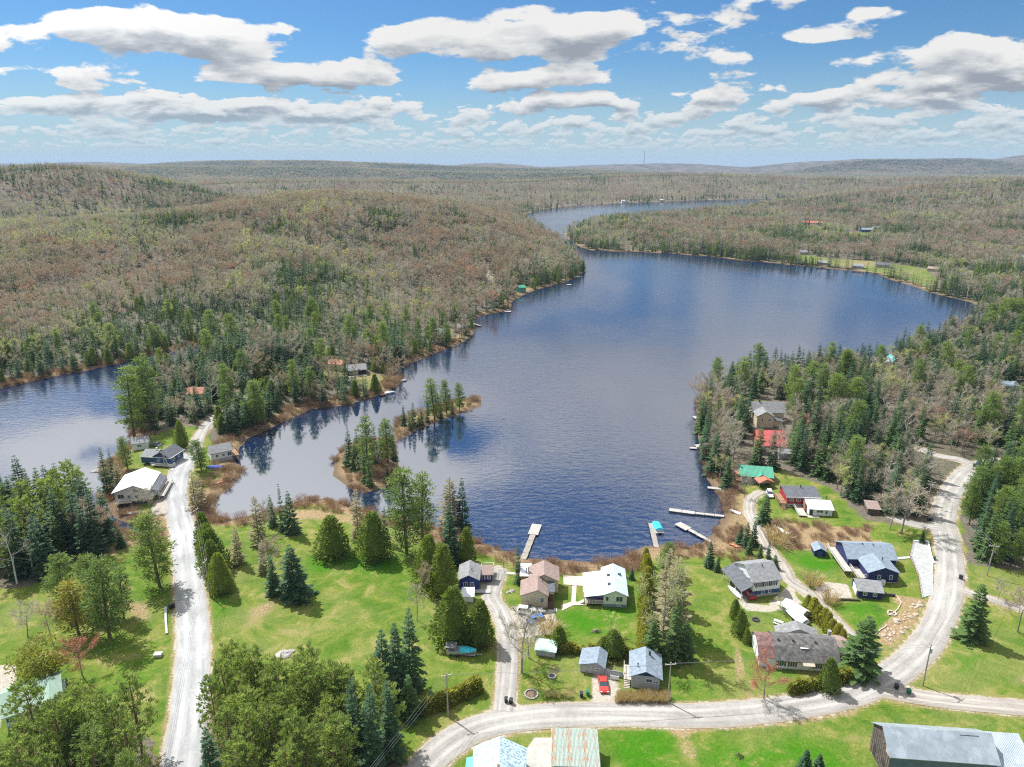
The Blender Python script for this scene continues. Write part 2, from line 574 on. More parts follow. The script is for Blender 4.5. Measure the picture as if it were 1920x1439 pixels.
for k_, (pts_, w_, mt_) in ROADS.items():
    ctrl = [P(*q)[:2] for q in pts_]
    out_ = []
    for i in range(len(ctrl) - 1):
        p0 = ctrl[max(i - 1, 0)]; p1 = ctrl[i]; p2 = ctrl[i + 1]; p3 = ctrl[min(i + 2, len(ctrl) - 1)]
        n_ = max(2, int(np.linalg.norm(p2 - p1) / 1.6))
        for j in range(n_):
            t = j / n_
            out_.append(0.5 * (2 * p1 + (p2 - p0) * t + (2 * p0 - 5 * p1 + 4 * p2 - p3) * t * t + (-p0 + 3 * p1 - 3 * p2 + p3) * t ** 3))
    out_.append(ctrl[-1])
    LANES[k_] = (np.array(out_), w_, mt_)


def lane_dist(x, y):
    """distance beyond the edge of the nearest lane"""
    d = np.full(np.shape(x), 1e9)
    for pts_, w_, _m in LANES.values():
        d = np.minimum(d, dist_ring(pts_[::3], x, y, False) - w_ / 2)
    return d


# open ground away from the near yards, and wooded ground within them
CLEAR = [poly(q) for q in (
    [(1470, 470), (1500, 492), (1600, 503), (1680, 520), (1740, 540), (1765, 530), (1740, 505), (1700, 498), (1640, 490), (1560, 485)],
    [(1500, 425), (1545, 425), (1545, 440), (1510, 440)], [(1585, 436), (1640, 432), (1625, 450), (1590, 450)], [(1690, 470), (1750, 475), (1740, 490), (1695, 485)],
    [(1780, 500), (1830, 510), (1830, 525), (1790, 522)], [(1895, 480), (1940, 480), (1940, 500), (1895, 500)],
    [(655, 700), (690, 700), (745, 705), (735, 730), (700, 735), (665, 720)], [(600, 690), (650, 690), (650, 715), (600, 705)],
    [(575, 655), (620, 650), (625, 668), (590, 672)], [(345, 740), (385, 735), (385, 760), (350, 765)],
    [(250, 815), (350, 795), (370, 850), (300, 905), (310, 960), (250, 985), (205, 950), (200, 925), (250, 880)],
    [(375, 800), (440, 830), (460, 890), (410, 930), (370, 940), (350, 870)],
    [(905, 498), (915, 496), (930, 540), (918, 548), (908, 520)], [(965, 535), (995, 538), (985, 560), (965, 552)],
    [(1375, 835), (1418, 805), (1420, 865), (1385, 880)], [(1405, 745), (1480, 760), (1480, 850), (1420, 850)],
    [(1375, 880), (1460, 875), (1560, 940), (1600, 985), (1640, 1000), (1440, 1010), (1400, 980)],
    [(1630, 685), (1690, 685), (1690, 702), (1640, 705)], [(1870, 720), (1940, 720), (1940, 765), (1870, 755)],
    [(1715, 850), (1830, 870), (1830, 900), (1760, 920), (1700, 870)], [(820, 615), (850, 615), (850, 635), (820, 635)],
)]
WOOD = [poly(q) for q in (
    [(1296, 740), (1330, 720), (1640, 680), (1850, 580), (1990, 540), (1990, 850), (1850, 862), (1795, 885), (1755, 950), (1748, 985), (1690, 985), (1620, 975), (1560, 915), (1475, 885), (1450, 870), (1395, 880), (1360, 905), (1330, 910), (1305, 840)],
    [(1800, 960), (1830, 895), (1860, 878), (1990, 872), (1990, 1075), (1860, 1065), (1815, 1060)],
    [(-60, 955), (185, 958), (215, 1010), (195, 1035), (120, 1060), (60, 1100), (-60, 1110)],
    [(100, 1425), (150, 1395), (195, 1376), (285, 1382), (312, 1560), (-80, 1560), (-60, 1515), (45, 1478)],
    [(249, 812), (254, 765), (272, 718), (300, 694), (400, 664), (450, 700), (500, 720), (540, 745), (545, 765), (480, 800), (455, 820), (425, 838), (398, 832), (388, 805), (372, 800), (340, 800), (290, 815)],
    [(340, 1420), (395, 1352), (430, 1318), (470, 1335), (560, 1352), (690, 1358), (755, 1405), (730, 1540), (350, 1540)],
)]


def in_any(polys, x, y):
    o = np.zeros(np.shape(x), bool)
    for q in polys: o |= inside(q, x, y)
    return o


DRY = [poly(q) for q in (
    [(440, 1140), (520, 1105), (560, 1110), (535, 1150), (470, 1190), (435, 1195)], [(500, 1215), (560, 1205), (560, 1245), (510, 1250)],
    [(500, 950), (600, 945), (720, 970), (760, 1010), (700, 1000), (600, 985), (520, 985)], [(690, 1100), (750, 1100), (745, 1150), (700, 1140)],
    [(1440, 975), (1640, 990), (1620, 1030), (1480, 1030), (1430, 1010)], [(1340, 960), (1420, 940), (1440, 1030), (1400, 1060), (1330, 1050)],
    [(1000, 1228), (1070, 1235), (1100, 1290), (1000, 1280)], [(1130, 1265), (1180, 1265), (1190, 1300), (1130, 1305)], [(1730, 1300), (1770, 1200), (1790, 1190), (1790, 1230), (1750, 1300)],
    [(1255, 1375), (1310, 1365), (1330, 1439), (1280, 1500)], [(1260, 1362), (1520, 1345), (1620, 1325), (1640, 1340), (1500, 1368), (1260, 1378)], [(1540, 1375), (1640, 1345), (1630, 1400), (1570, 1410)],
    [(770, 1130), (820, 1120), (830, 1200), (790, 1230)], [(1640, 1195), (1720, 1135), (1735, 1125), (1690, 1190), (1655, 1215)], [(1660, 1120), (1730, 1120), (1720, 1150), (1680, 1160), (1660, 1140)],
    [(1810, 1290), (1900, 1230), (1990, 1240), (1990, 1310), (1820, 1310)], [(150, 1130), (250, 1110), (310, 1120), (310, 1180), (240, 1180)], [(300, 1190), (325, 1190), (322, 1420), (295, 1430)],
    [(1190, 1100), (1205, 1090), (1205, 1240), (1190, 1240)], [(1280, 1090), (1350, 1080), (1330, 1120), (1290, 1130)], [(120, 1020), (260, 1010), (240, 1050), (140, 1060)],
)]
EARTH = [poly(q) for q in (
    [(1642, 1200), (1660, 1172), (1690, 1140), (1665, 1125), (1680, 1116), (1735, 1122), (1715, 1158), (1690, 1188), (1664, 1214)], [(1440, 972), (1520, 984), (1640, 990), (1625, 1030), (1480, 1030), (1430, 1008)], [(1352, 955), (1392, 935), (1398, 985), (1375, 1015), (1340, 1030)],
    [(1566, 1034), (1600, 1030), (1660, 1020), (1650, 1012), (1570, 1022)], [(1268, 1364), (1500, 1350), (1600, 1332), (1605, 1340), (1500, 1362), (1268, 1375)],
)]
TRACKS = [np.array([P(*q)[:2] for q in l]) for l in ([(1343, 1090), (1355, 1150), (1367, 1210), (1384, 1270), (1408, 1312)], [(1351, 1090), (1364, 1150), (1379, 1210), (1399, 1270), (1428, 1310)])]
DIRT = [poly(q) for q in (
    [(930, 1150), (975, 1135), (1040, 1145), (1045, 1185), (990, 1200), (945, 1195)], [(1530, 1100), (1550, 1090), (1598, 1092), (1602, 1122), (1560, 1128), (1528, 1118)],
    [(1110, 1265), (1150, 1262), (1160, 1330), (1105, 1330)], [(1385, 1128), (1440, 1135), (1480, 1100), (1500, 1130), (1440, 1150), (1395, 1145)], [(1000, 1380), (1035, 1380), (1035, 1500), (985, 1500), (985, 1400)],
    [(0, 1245), (40, 1240), (30, 1300), (5, 1370), (-60, 1390), (-60, 1250)], [(1370, 1090), (1385, 1090), (1410, 1120), (1390, 1128)], [(905, 498), (915, 496), (930, 540), (918, 548), (908, 520)], [(290, 930), (318, 900), (325, 960), (280, 970)],
    [(900, 1070), (940, 1060), (940, 1130), (905, 1130)],
)]
BRIGHT = [poly(q) for q in (
    [(1130, 1372), (1255, 1370), (1290, 1500), (1130, 1500)], [(1320, 1390), (1500, 1370), (1580, 1400), (1640, 1500), (1310, 1500)], [(1450, 1035), (1590, 1040), (1600, 1075), (1560, 1090), (1500, 1075)], [(400, 1090), (450, 1070), (440, 1130), (410, 1160)],
    [(560, 1045), (760, 1040), (760, 1080), (560, 1080)], [(1560, 1125), (1650, 1125), (1660, 1170), (1600, 1180)], [(1040, 1150), (1190, 1100), (1195, 1190), (1080, 1200)], [(1260, 1270), (1370, 1270), (1420, 1310), (1260, 1315)], [(1790, 1220), (1990, 1170), (1990, 1200), (1800, 1260)], [(205, 1270), (290, 1240), (290, 1300), (210, 1300)],
)]


def build_terrain():
    ap = -160.0
    rs = [175.0]
    while rs[-1] < 16500:
        r_ = rs[-1]
        rs.append(r_ + (1.25 if r_ < 560 else min(4.0, 1.25 + (r_ - 560) * 0.006) if r_ < 1700 else r_ * 0.0115))
    rs = np.array(rs)
    az = np.radians(np.linspace(-56, 56, 470))
    rr, aa = np.meshgrid(rs, az, indexing='ij')
    x = (rr * np.sin(aa)).ravel(); y = (ap + rr * np.cos(aa)).ravel()
    sd = np.concatenate([sd_water(x[i:i + 60000], y[i:i + 60000]) for i in range(0, len(x), 60000)])
    z = ground_sd(x, y, sd)
    nr, na = rr.shape
    # earth falls away slightly far out
    z = z - np.where(y > 3000, ((y - 3000) ** 2) / (2 * 7.4e6), 0)
    idx = np.arange(nr * na).reshape(nr, na)
    quads = np.stack([idx[:-1, :-1], idx[:-1, 1:], idx[1:, 1:], idx[1:, :-1]], -1).reshape(-1, 4)[:, ::-1]
    me = bpy.data.meshes.new('terrain')
    me.vertices.add(len(x)); me.vertices.foreach_set('co', np.stack([x, y, z], -1).ravel())
    me.loops.add(quads.size); me.loops.foreach_set('vertex_index', quads.ravel().astype(np.int32))
    me.polygons.add(len(quads)); me.polygons.foreach_set('loop_start', np.arange(0, quads.size, 4, dtype=np.int32))
    me.polygons.foreach_set('use_smooth', np.ones(len(quads), bool))
    me.update()
    near = y < 700
    lawn = np.zeros(len(x)); dry = np.zeros(len(x)); dirt = np.zeros(len(x)); bright = np.zeros(len(x))
    m = y < 345
    xm, ym, sm = x[m], y[m], sd[m]
    wood = in_any(WOOD, xm, ym)
    l_ = np.where(wood, 0.0, 1.0) * sst((sm - 1) / 6)
    jit = 1.3 * sinnoise(xm, ym, 0.55, 21) + 2.6 * sinnoise(xm, ym, 0.17, 23)
    l_ = np.where((ym > 300), l_ * 0.25, l_)
    lawn[m] = l_
    d_ = 1 - sst((sm - 3 - 2.5 * sinnoise(xm, ym, 0.15, 22)) / 8)
    ld = lane_dist(xm, ym)
    d_ = np.maximum(d_, 0.62 * (1 - sst((ld - 0.1) / 2.0)))
    for q in DRY:
        dd = np.where(inside(q, xm, ym), 1.0, -1.0) * dist_ring(q, xm, ym)
        d_ = np.maximum(d_, sst((dd + jit + 0.4) / 7.0) * 0.72)
    for q in EARTH:
        dd = np.where(inside(q, xm, ym), 1.0, -1.0) * dist_ring(q, xm, ym)
        d_ = np.maximum(d_, sst((dd + jit * 0.6 + 1.0) / 2.5))
    for q in TRACKS: d_ = np.maximum(d_, 0.62 * (1 - sst((dist_ring(q, xm, ym, False) - 0.15) / 0.7)))
    e_ = 0.85 * (1 - sst((ld + 0.3) / 1.1))
    for q in DIRT:
        dd = np.where(inside(q, xm, ym), 1.0, -1.0) * dist_ring(q, xm, ym)
        e_ = np.maximum(e_, sst((dd + jit * 0.45 + 0.6) / 1.6))
    b_ = np.zeros(len(xm))
    for q in BRIGHT:
        dd = np.where(inside(q, xm, ym), 1.0, -1.0) * dist_ring(q, xm, ym)
        b_ = np.maximum(b_, sst((dd + jit * 1.2 + 1.5) / 7))
    dry[m] = d_; dirt[m] = e_; bright[m] = b_
    m2 = (y >= 300) & (y < 1700)
    cl = in_any(CLEAR, x[m2], y[m2])
    lawn[m2] = np.maximum(lawn[m2], cl * 0.60)
    dry[m2] = np.maximum(dry[m2], cl * (0.34 + 0.3 * sinnoise(x[m2], y[m2], 0.08, 24)))
    ld2 = np.where(y[m2] < 620, lane_dist(x[m2], y[m2]), 50)
    dirt[m2] = np.maximum(dirt[m2], 0.85 * (1 - sst((ld2 + 0.3) / 1.5)))
    shore = (sd > 0) & (sd < 14) & (y >= 300)
    dry[shore] = np.maximum(dry[shore], 1 - sst((sd[shore] - 3) / 9))
    dirt[m2] = np.maximum(dirt[m2], inside(DIRT[7], x[m2], y[m2]) * 0.9)
    for nm, arrs in (('cover', (lawn, dry, dirt, bright)),):
        at = me.color_attributes.new(nm, 'BYTE_COLOR', 'POINT')
        lin = np.stack(arrs, -1).astype(np.float32)
        at.data.foreach_set('color', lin.ravel())
    # material
    m_, T, b = newmat('ground')
    pos = T.node('ShaderNodeNewGeometry').outputs['Position']
    att = T.node('ShaderNodeVertexColor'); att.layer_name = 'cover'
    sep = T.node('ShaderNodeSeparateColor'); T.l.new(att.outputs[0], sep.inputs[0])
    fine = T.noise(pos, 2.2, 5, 0.65)
    midn = T.noise(pos, 0.17, 8, 0.70, 0.6)
    big = T.noise(pos, 0.045, 4, 0.55)
    grain = T.noise(pos, 9.0, 2, 0.6)
    far = T.noise(pos, 0.0075, 8, 0.70)
    floor_ = T.ramp(far, [(0.36, (0.045, 0.06, 0.038)), (0.48, (0.095, 0.09, 0.075)), (0.60, (0.155, 0.13, 0.115)), (0.72, (0.12, 0.12, 0.085))])
    sp = T.node('ShaderNodeSeparateXYZ'); T.l.new(pos, sp.inputs[0])
    near_ = T.mapr(sp.outputs[1], 1800, 5200, 1.0, 0.0)          # leaf litter shows between the near trees; far ridges are closed canopy
    floor_ = T.mix(T.m('MULTIPLY', T.mapr(fine, 0.35, 0.7, 0, 0.8), near_), floor_, (0.24, 0.19, 0.13))
    g = T.ramp(midn, [(0.32, (0.060, 0.135, 0.013)), (0.44, (0.105, 0.18, 0.022)), (0.54, (0.175, 0.215, 0.038)), (0.66, (0.32, 0.27, 0.11))])
    g = T.mix(T.mapr(big, 0.46, 0.70, 0, 0.45), g, (0.27, 0.25, 0.10))
    g = T.mix(T.m('MULTIPLY', att.outputs[1], T.mapr(midn, 0.75, 0.45)), g, (0.055, 0.185, 0.006))
    g = T.mix(T.mapr(T.m('ADD', T.m('MULTIPLY', fine, 0.6), T.m('MULTIPLY', grain, 0.4)), 0.38, 0.62, 0.0, 0.62), g, T.mix(1.0, g, (0.42, 0.52, 0.40), 'MULTIPLY'))
    d = T.ramp(fine, [(0.3, (0.16, 0.105, 0.06)), (0.5, (0.29, 0.205, 0.115)), (0.68, (0.40, 0.31, 0.18))])
    d = T.mix(T.mapr(midn, 0.5, 0.68, 0, 0.7), d, (0.19, 0.19, 0.06))
    e = T.ramp(fine, [(0.3, (0.30, 0.26, 0.21)), (0.6, (0.45, 0.41, 0.35))])
    def soft(w):      # ragged edge to a cover
        return T.mapr(T.m('ADD', w, T.m('MULTIPLY', T.m('SUBTRACT', fine, 0.5), 0.75)), 0.30, 0.70)
    c = T.mix(soft(sep.outputs[0]), floor_, g)
    c = T.mix(soft(sep.outputs[1]), c, d)
    sz = T.node('ShaderNodeSeparateXYZ'); T.l.new(pos, sz.inputs[0])
    c = T.mix(T.mapr(sz.outputs[2], 0.9, 0.15, 0.0, 0.75), c, (0.105, 0.072, 0.05))     # wet bank at the waterline
    c = T.mix(soft(sep.outputs[2]), c, e)
    T.l.new(c, b.inputs['Base Color'])
    b.inputs['Roughness'].default_value = 0.95
    b.inputs['Specular IOR Level'].default_value = 0.1
    bp = T.node('ShaderNodeBump'); bp.inputs['Strength'].default_value = 0.6; bp.inputs['Distance'].default_value = 0.25
    T.put(bp.inputs['Height'], T.m('ADD', fine, T.m('MULTIPLY', grain, 0.5)))
    T.l.new(bp.outputs[0], b.inputs['Normal'])
    me.materials.append(m_)
    o = bpy.data.objects.new('ground', me); COL.objects.link(o)
    tag(o, 'grassy yards, brown shores and wooded hills around the lake', 'ground', kind='structure')
    return o


build_terrain()


def build_water():
    m_, T, b = newmat('lake_water')
    pos = T.node('ShaderNodeNewGeometry').outputs['Position']
    st = T.v('MULTIPLY', pos, (0.55, 1.0, 1.0))
    w1 = T.noise(st, 0.55, 4, 0.6, 0.6)
    w2 = T.noise(st, 0.12, 3, 0.55, 0.4)
    calm = T.mapr(T.noise(T.v('MULTIPLY', pos, (1, 0.6, 1)), 0.008, 3, 0.5), 0.40, 0.60)    # wind lanes
    # sheltered water behind the islands and in the bay lies smoother
    sh = T.mapr(T.v('LENGTH', T.v('MULTIPLY', T.v('SUBTRACT', pos, (-100, 265, 0)), (1 / 130, 1 / 120, 0))), 0.5, 1.0)
    amp = T.m('MULTIPLY', T.m('ADD', T.m('MULTIPLY', calm, 0.75), 0.35), T.m('ADD', T.m('MULTIPLY', sh, 0.86), 0.14))
    bp = T.node('ShaderNodeBump')
    T.put(bp.inputs['Strength'], T.m('MULTIPLY', amp, 0.42))
    bp.inputs['Distance'].default_value = 0.22
    T.put(bp.inputs['Height'], T.m('ADD', w1, T.m('MULTIPLY', w2, 0.8)))
    T.l.new(bp.outputs[0], b.inputs['Normal'])
    b.inputs['Base Color'].default_value = (0.008, 0.019, 0.055, 1)
    T.put(b.inputs['Roughness'], T.m('ADD', T.m('MULTIPLY', sh, 0.06), 0.03))
    b.inputs['IOR'].default_value = 2.7
    b.inputs['Specular IOR Level'].default_value = 0.8
    mb = MB()
    mb.add([(-1400, 120, 0), (1500, 120, 0), (2600, 3400, 0), (-2600, 3400, 0)], [(0, 1, 2, 3)])
    o = mb.build('water', m_)
    tag(o, 'dark blue lake with wind ripples and cloud reflections', 'lake', kind='structure')


build_water()


def road_mat(name, a, b_, tr):
    m_, T, b = newmat(name)
    pos = T.node('ShaderNodeNewGeometry').outputs['Position']
    uv = T.node('ShaderNodeUVMap').outputs[0]
    su = T.node('ShaderNodeSeparateXYZ'); T.l.new(uv, su.inputs[0])
    n1 = T.noise(pos, 1.6, 5, 0.65); n2 = T.noise(pos, 0.11, 4, 0.6)
    st = T.noise(T.v('ADD', T.v('MULTIPLY', uv, (7.0, 0.07, 0)), T.v('SCALE', T.node('ShaderNodeNewGeometry').outputs['Position'], scale=0.05)), 1.0, 3, 0.6)
    f = T.m('ADD', T.m('MULTIPLY', n1, 0.45), T.m('MULTIPLY', n2, 0.55))
    c = T.mix(T.mapr(f, 0.35, 0.65), a, b_)
    c = T.mix(T.mapr(st, 0.45, 0.68, 0, tr), c, tuple(q * 0.72 for q in a))
    wt = T.m('ABSOLUTE', T.m('SUBTRACT', T.m('ABSOLUTE', T.m('SUBTRACT', su.outputs[0], 0.5)), 0.19))
    wt = T.m('MULTIPLY', T.mapr(T.m('ADD', wt, T.m('MULTIPLY', T.m('SUBTRACT', n2, 0.5), 0.12)), 0.10, 0.03), T.mapr(n2, 0.35, 0.6, 0.2, 0.75))
    c = T.mix(wt, c, tuple(q * 1.16 for q in b_))
    ed = T.m('ABSOLUTE', T.m('SUBTRACT', su.outputs[0], 0.5))
    c = T.mix(T.m('MULTIPLY', T.mapr(T.m('ADD', ed, T.m('MULTIPLY', n1, 0.10)), 0.46, 0.56), 0.75), c, (0.36, 0.29, 0.20))
    T.l.new(c, b.inputs['Base Color'])
    b.inputs['Roughness'].default_value = 0.9
    b.inputs['Specular IOR Level'].default_value = 0.2
    bp = T.node('ShaderNodeBump'); bp.inputs['Strength'].default_value = 0.4; bp.inputs['Distance'].default_value = 0.05
    T.put(bp.inputs['Height'], T.noise(pos, 5.0, 4, 0.7)); T.l.new(bp.outputs[0], b.inputs['Normal'])
    return m_


RM = {'pale': road_mat('pale_asphalt', (0.30, 0.305, 0.305), (0.41, 0.41, 0.41), 0.5), 'gravel': road_mat('pale_gravel', (0.265, 0.25, 0.23), (0.385, 0.37, 0.345), 0.5), 'dirt': road_mat('lane_dirt', (0.27, 0.245, 0.215), (0.38, 0.35, 0.31), 0.6)}
ROADZ = {}
for ri, (k_, (pts_, w_, mt_)) in enumerate(LANES.items()):
    n_ = len(pts_)
    tan = np.gradient(pts_, axis=0); tan /= np.linalg.norm(tan, axis=1)[:, None] + 1e-9
    nor = np.stack([-tan[:, 1], tan[:, 0]], -1)
    us = np.array([-0.5, -0.46, -0.2, 0.2, 0.46, 0.5])
    jl = 1 + 0.06 * sinnoise(pts_[:, 0], pts_[:, 1], 0.4, 31)
    X = pts_[:, None, 0] + nor[:, None, 0] * us[None] * w_ * jl[:, None]
    Y = pts_[:, None, 1] + nor[:, None, 1] * us[None] * w_ * jl[:, None]
    # the bed is level from side to side
    Z = ground(X.ravel(), Y.ravel()).reshape(X.shape)
    lift = 0.13 + 0.006 * ri
    Zc = Z + lift + np.array([-0.10, 0, 0.03, 0.03, 0, -0.10])[None]
    vs_ = np.stack([X, Y, Zc], -1).reshape(-1, 3)
    fs_ = [(i * 6 + j, (i + 1) * 6 + j, (i + 1) * 6 + j + 1, i * 6 + j + 1)[::-1] for i in range(n_ - 1) for j in range(5)]
    me = bpy.data.meshes.new(k_); me.from_pydata(vs_.tolist(), [], fs_)
    uvl = me.uv_layers.new(name='UVMap')
    acc_ = np.concatenate([[0], np.cumsum(np.linalg.norm(np.diff(pts_, axis=0), axis=1))])
    uvv = np.stack([np.tile(us + 0.5, n_), np.repeat(acc_, 6)], -1)
    li = np.empty(len(me.loops), np.int32); me.loops.foreach_get('vertex_index', li)
    uvl.data.foreach_set('uv', uvv[li].ravel())
    me.polygons.foreach_set('use_smooth', [True] * len(me.polygons))
    me.materials.append(RM[mt_]); me.update()
    o = bpy.data.objects.new(k_, me); COL.objects.link(o)
    tag(o, {'road': 'pale paved road running down the left side to the narrows', 'lake_road': 'pale gravel road curving below and beside the houses', 'isthmus_lane': 'gravel lane across the wooded neck between the lakes', 'farm_lane': 'brown dirt lane leaving the gravel bend towards the barn side', 'driveway': 'light gravel driveway to the blue and beige houses', 'cottage_lane': 'narrow dirt lane past the white house to the red cottage', 'field_lane': 'narrow dirt lane crossing the right-hand field', 'wood_lane': 'short gravel side lane under the bare trees', 'turning_lane': 'gravel loop entering the wood at upper right'}[k_], 'road', kind='structure')


# ================================================================== trees
def tri_mesh(name, tris, mats, mi=None, extra=None):
    """tris: (N,3,3) array"""
    tris = np.asarray(tris, np.float32)
    n = len(tris)
    me = bpy.data.meshes.new(name)
    v = tris.reshape(-1, 3)
    f = np.arange(3 * n, dtype=np.int32)
    me.vertices.add(len(v)); me.vertices.foreach_set('co', v.ravel())
    me.loops.add(3 * n); me.loops.foreach_set('vertex_index', f)
    me.polygons.add(n); me.polygons.foreach_set('loop_start', np.arange(0, 3 * n, 3, dtype=np.int32))
    if not isinstance(mats, (list, tuple)): mats = [mats]
    for q in mats: me.materials.append(q)
    if mi is not None: me.polygons.foreach_set('material_index', np.asarray(mi, np.int32))
    me.update()
    return me


def unit(a):
    return a / (np.linalg.norm(a, axis=-1, keepdims=True) + 1e-9)


def sprays(c, d, ln, wd, rg, flat=0.5):
    """leaf sprays: triangles starting at c, pointing along d"""
    n = len(c)
    d = unit(d)
    up = np.array([0, 0, 1.0])
    side = np.cross(d, up); side = unit(side + 1e-3)
    nrm = np.cross(side, d)
    a = rg.normal(0, 1 - flat, n)[:, None]
    s = side * np.cos(a) + nrm * np.sin(a)
    ln = np.broadcast_to(ln, n)[:, None]; wd = np.broadcast_to(wd, n)[:, None]
    mid = c + d * ln * 0.55
    tip = c + d * ln
    return np.concatenate([np.stack([c, mid + s * wd, tip], 1), np.stack([c, tip, mid - s * wd], 1)])


def tube_tris(pts, radii, n=5):
    mb = MB().tube(pts, radii, n, cap=False)
    out = []
    for f in mb.f:
        a, b, c, d = f
        out += [(mb.v[a], mb.v[b], mb.v[c]), (mb.v[a], mb.v[c], mb.v[d])]
    return np.array(out)


def g_spruce(seed, h=15, Rr=2.7, lev=22, per=9, k=5, low=0.05, taper=0.85, lean=0.35):
    rg = np.random.default_rng(seed)
    tr = tube_tris([(0, 0, -0.3), (0, 0, h * 0.5), (0, 0, h * 0.98)], [0.012 * h + 0.04, 0.008 * h + 0.02, 0.02])
    L = []
    for i in range(lev):
        t = low + (1 - low) * (i + rg.uniform(0, 0.6)) / lev
        z = h * t
        r0 = Rr * max(0.02, (1 - t)) ** taper
        nb = max(3, int(per * (0.55 + 0.45 * (1 - t))))
        a0 = rg.uniform(0, 6.28)
        for j in range(nb):
            a = a0 + 6.283 * j / nb + rg.normal(0, 0.18)
            if rg.uniform() < 0.10: continue
            r = r0 * rg.uniform(0.58, 1.2) + 0.12
            d = np.array([math.cos(a), math.sin(a), -lean + 0.5 * t])
            s = np.linspace(0.22, 0.92, k)
            base = np.array([0, 0, z]) + d[None] * (s * r)[:, None] + np.array([0, 0, 0.12])[None] * (s ** 2 * r)[:, None]
            sd2 = np.array([-math.sin(a), math.cos(a), 0])
            for sg in (-1, 1):
                dd = d[None] * 0.75 + sg * sd2[None] * 0.7 + rg.normal(0, 0.14, (k, 3))
                L.append(sprays(base, dd, (r * 0.42 * (1.15 - s) + 0.28), (0.09 * r + 0.06), rg, 0.75))
            L.append(sprays(base[-1:], d[None] + rg.normal(0, 0.1, (1, 3)), r * 0.25 + 0.15, 0.1 * r + 0.05, rg, 0.8))
    top = np.array([[0, 0, h * 0.95]])
    L.append(sprays(top, np.array([[0, 0, 1.0]]), h * 0.06, 0.12, rg))
    return tr, np.concatenate(L)


def g_pine(seed, h=20, Rr=4.6, lev=14, cut=0.12):
    """white pine: open whorls of level, up-tipped plumes"""
    rg = np.random.default_rng(seed)
    bend = rg.normal(0, 0.02, 2) * h
    tr = [tube_tris([(0, 0, -0.4), (bend[0] * 0.4, bend[1] * 0.4, h * 0.5), (bend[0], bend[1], h * 0.97)], [0.016 * h + 0.05, 0.011 * h + 0.03, 0.04])]
    L = []
    for i in range(lev):
        t = cut + (1 - cut) * (i + rg.uniform(0, 0.5)) / lev
        prof = min(1.0, 0.55 + 1.6 * (t - cut)) * (max(0.03, 1 - t)) ** 0.55
        nb = rg.integers(4, 7)
        a0 = rg.uniform(0, 6.28)
        for j in range(nb):
            a = a0 + 6.283 * j / nb + rg.normal(0, 0.3)
            r = Rr * prof * rg.uniform(0.55, 1.18) + 0.3
            o = np.array([bend[0] * t, bend[1] * t, h * t])
            d = np.array([math.cos(a), math.sin(a), 0.10 + 0.35 * t])
            tip = o + d * r
            tr.append(tube_tris([o, tip], [0.012 * r + 0.02, 0.012], 3))
            nc = max(2, int(1.9 * r))
            for s in np.linspace(0.32, 1.0, nc):
                c = o + d * r * s + rg.normal(0, 0.12 * r, 3) * np.array([1, 1, 0.25])
                m = 13
                off = rg.normal(0, 1, (m, 3)) * np.array([0.42, 0.42, 0.17]) * (0.5 + 0.18 * r)
                dd = off * np.array([1, 1, 0.7]) + np.array([0.5 * d[0], 0.5 * d[1], 0.35]) + rg.normal(0, 0.25, (m, 3))
                L.append(sprays(c + off, dd, rg.uniform(0.55, 1.0, m), 0.13, rg, 0.3))
    L.append(sprays(np.array([[bend[0], bend[1], h * 0.95]] * 10) + rg.normal(0, 0.15, (10, 3)), rg.normal(0, 0.4, (10, 3)) + [0, 0, 1], 0.8, 0.12, rg))
    return np.concatenate(tr), np.concatenate(L)


def g_redpine(seed, h=17, Rr=3.0, cut=0.25, n=140):
    rg = np.random.default_rng(seed)
    tr = [tube_tris([(0, 0, -0.4), (0.1, 0, h * 0.5), (0, 0, h * 0.96)], [0.014 * h + 0.05, 0.011 * h + 0.02, 0.04])]
    L = []
    nw = 11
    for i in range(nw):
        t = cut + (1 - cut) * (i + rg.uniform(0, 0.5)) / nw
        u = (t - cut) / (1 - cut)
        prof = (0.62 + 0.95 * u - 1.45 * u * u) / 0.78
        nb = int(rg.integers(5, 9)); a0 = rg.uniform(0, 6.28)
        for b in range(nb):
            a = a0 + 6.283 * b / nb + rg.normal(0, 0.25)
            r = Rr * prof * rg.uniform(0.55, 1.15) + 0.15
            if rg.uniform() < 0.08: continue
            o = np.array([0, 0, h * t]); d = np.array([math.cos(a), math.sin(a), 0.22 + 0.5 * u])
            tr.append(tube_tris([o, o + d * r], [0.05, 0.018], 3))
            for s_ in ((0.5, 0.78, 1.0) if r > 1.4 else (0.6, 1.0)):
                c = o + d * r * s_ + rg.normal(0, 0.12, 3) * [1, 1, 0.4] + ([-d[1] * 0.25 * (1.2 - s_) * r * rg.choice((-1, 1)), d[0] * 0.25 * (1.2 - s_) * r * rg.choice((-1, 1)), 0] if s_ < 1 else [0, 0, 0])
                m = 17
                off = unit(rg.normal(0, 1, (m, 3))) * rg.uniform(0.05, 0.34, (m, 1)) * [1, 1, 0.7]
                dd = off + np.array([math.cos(a) * 0.16, math.sin(a) * 0.16, 0.34])
                L.append(sprays(c + off * 0.8, dd, rg.uniform(0.45, 0.85, m), 0.085, rg, 0.2))
    L.append(sprays(np.array([[0, 0, h * 0.94]] * 16) + rg.normal(0, 0.2, (16, 3)), rg.normal(0, 0.5, (16, 3)) + [0, 0, 1], 0.6, 0.1, rg))
    return np.concatenate(tr), np.concatenate(L)


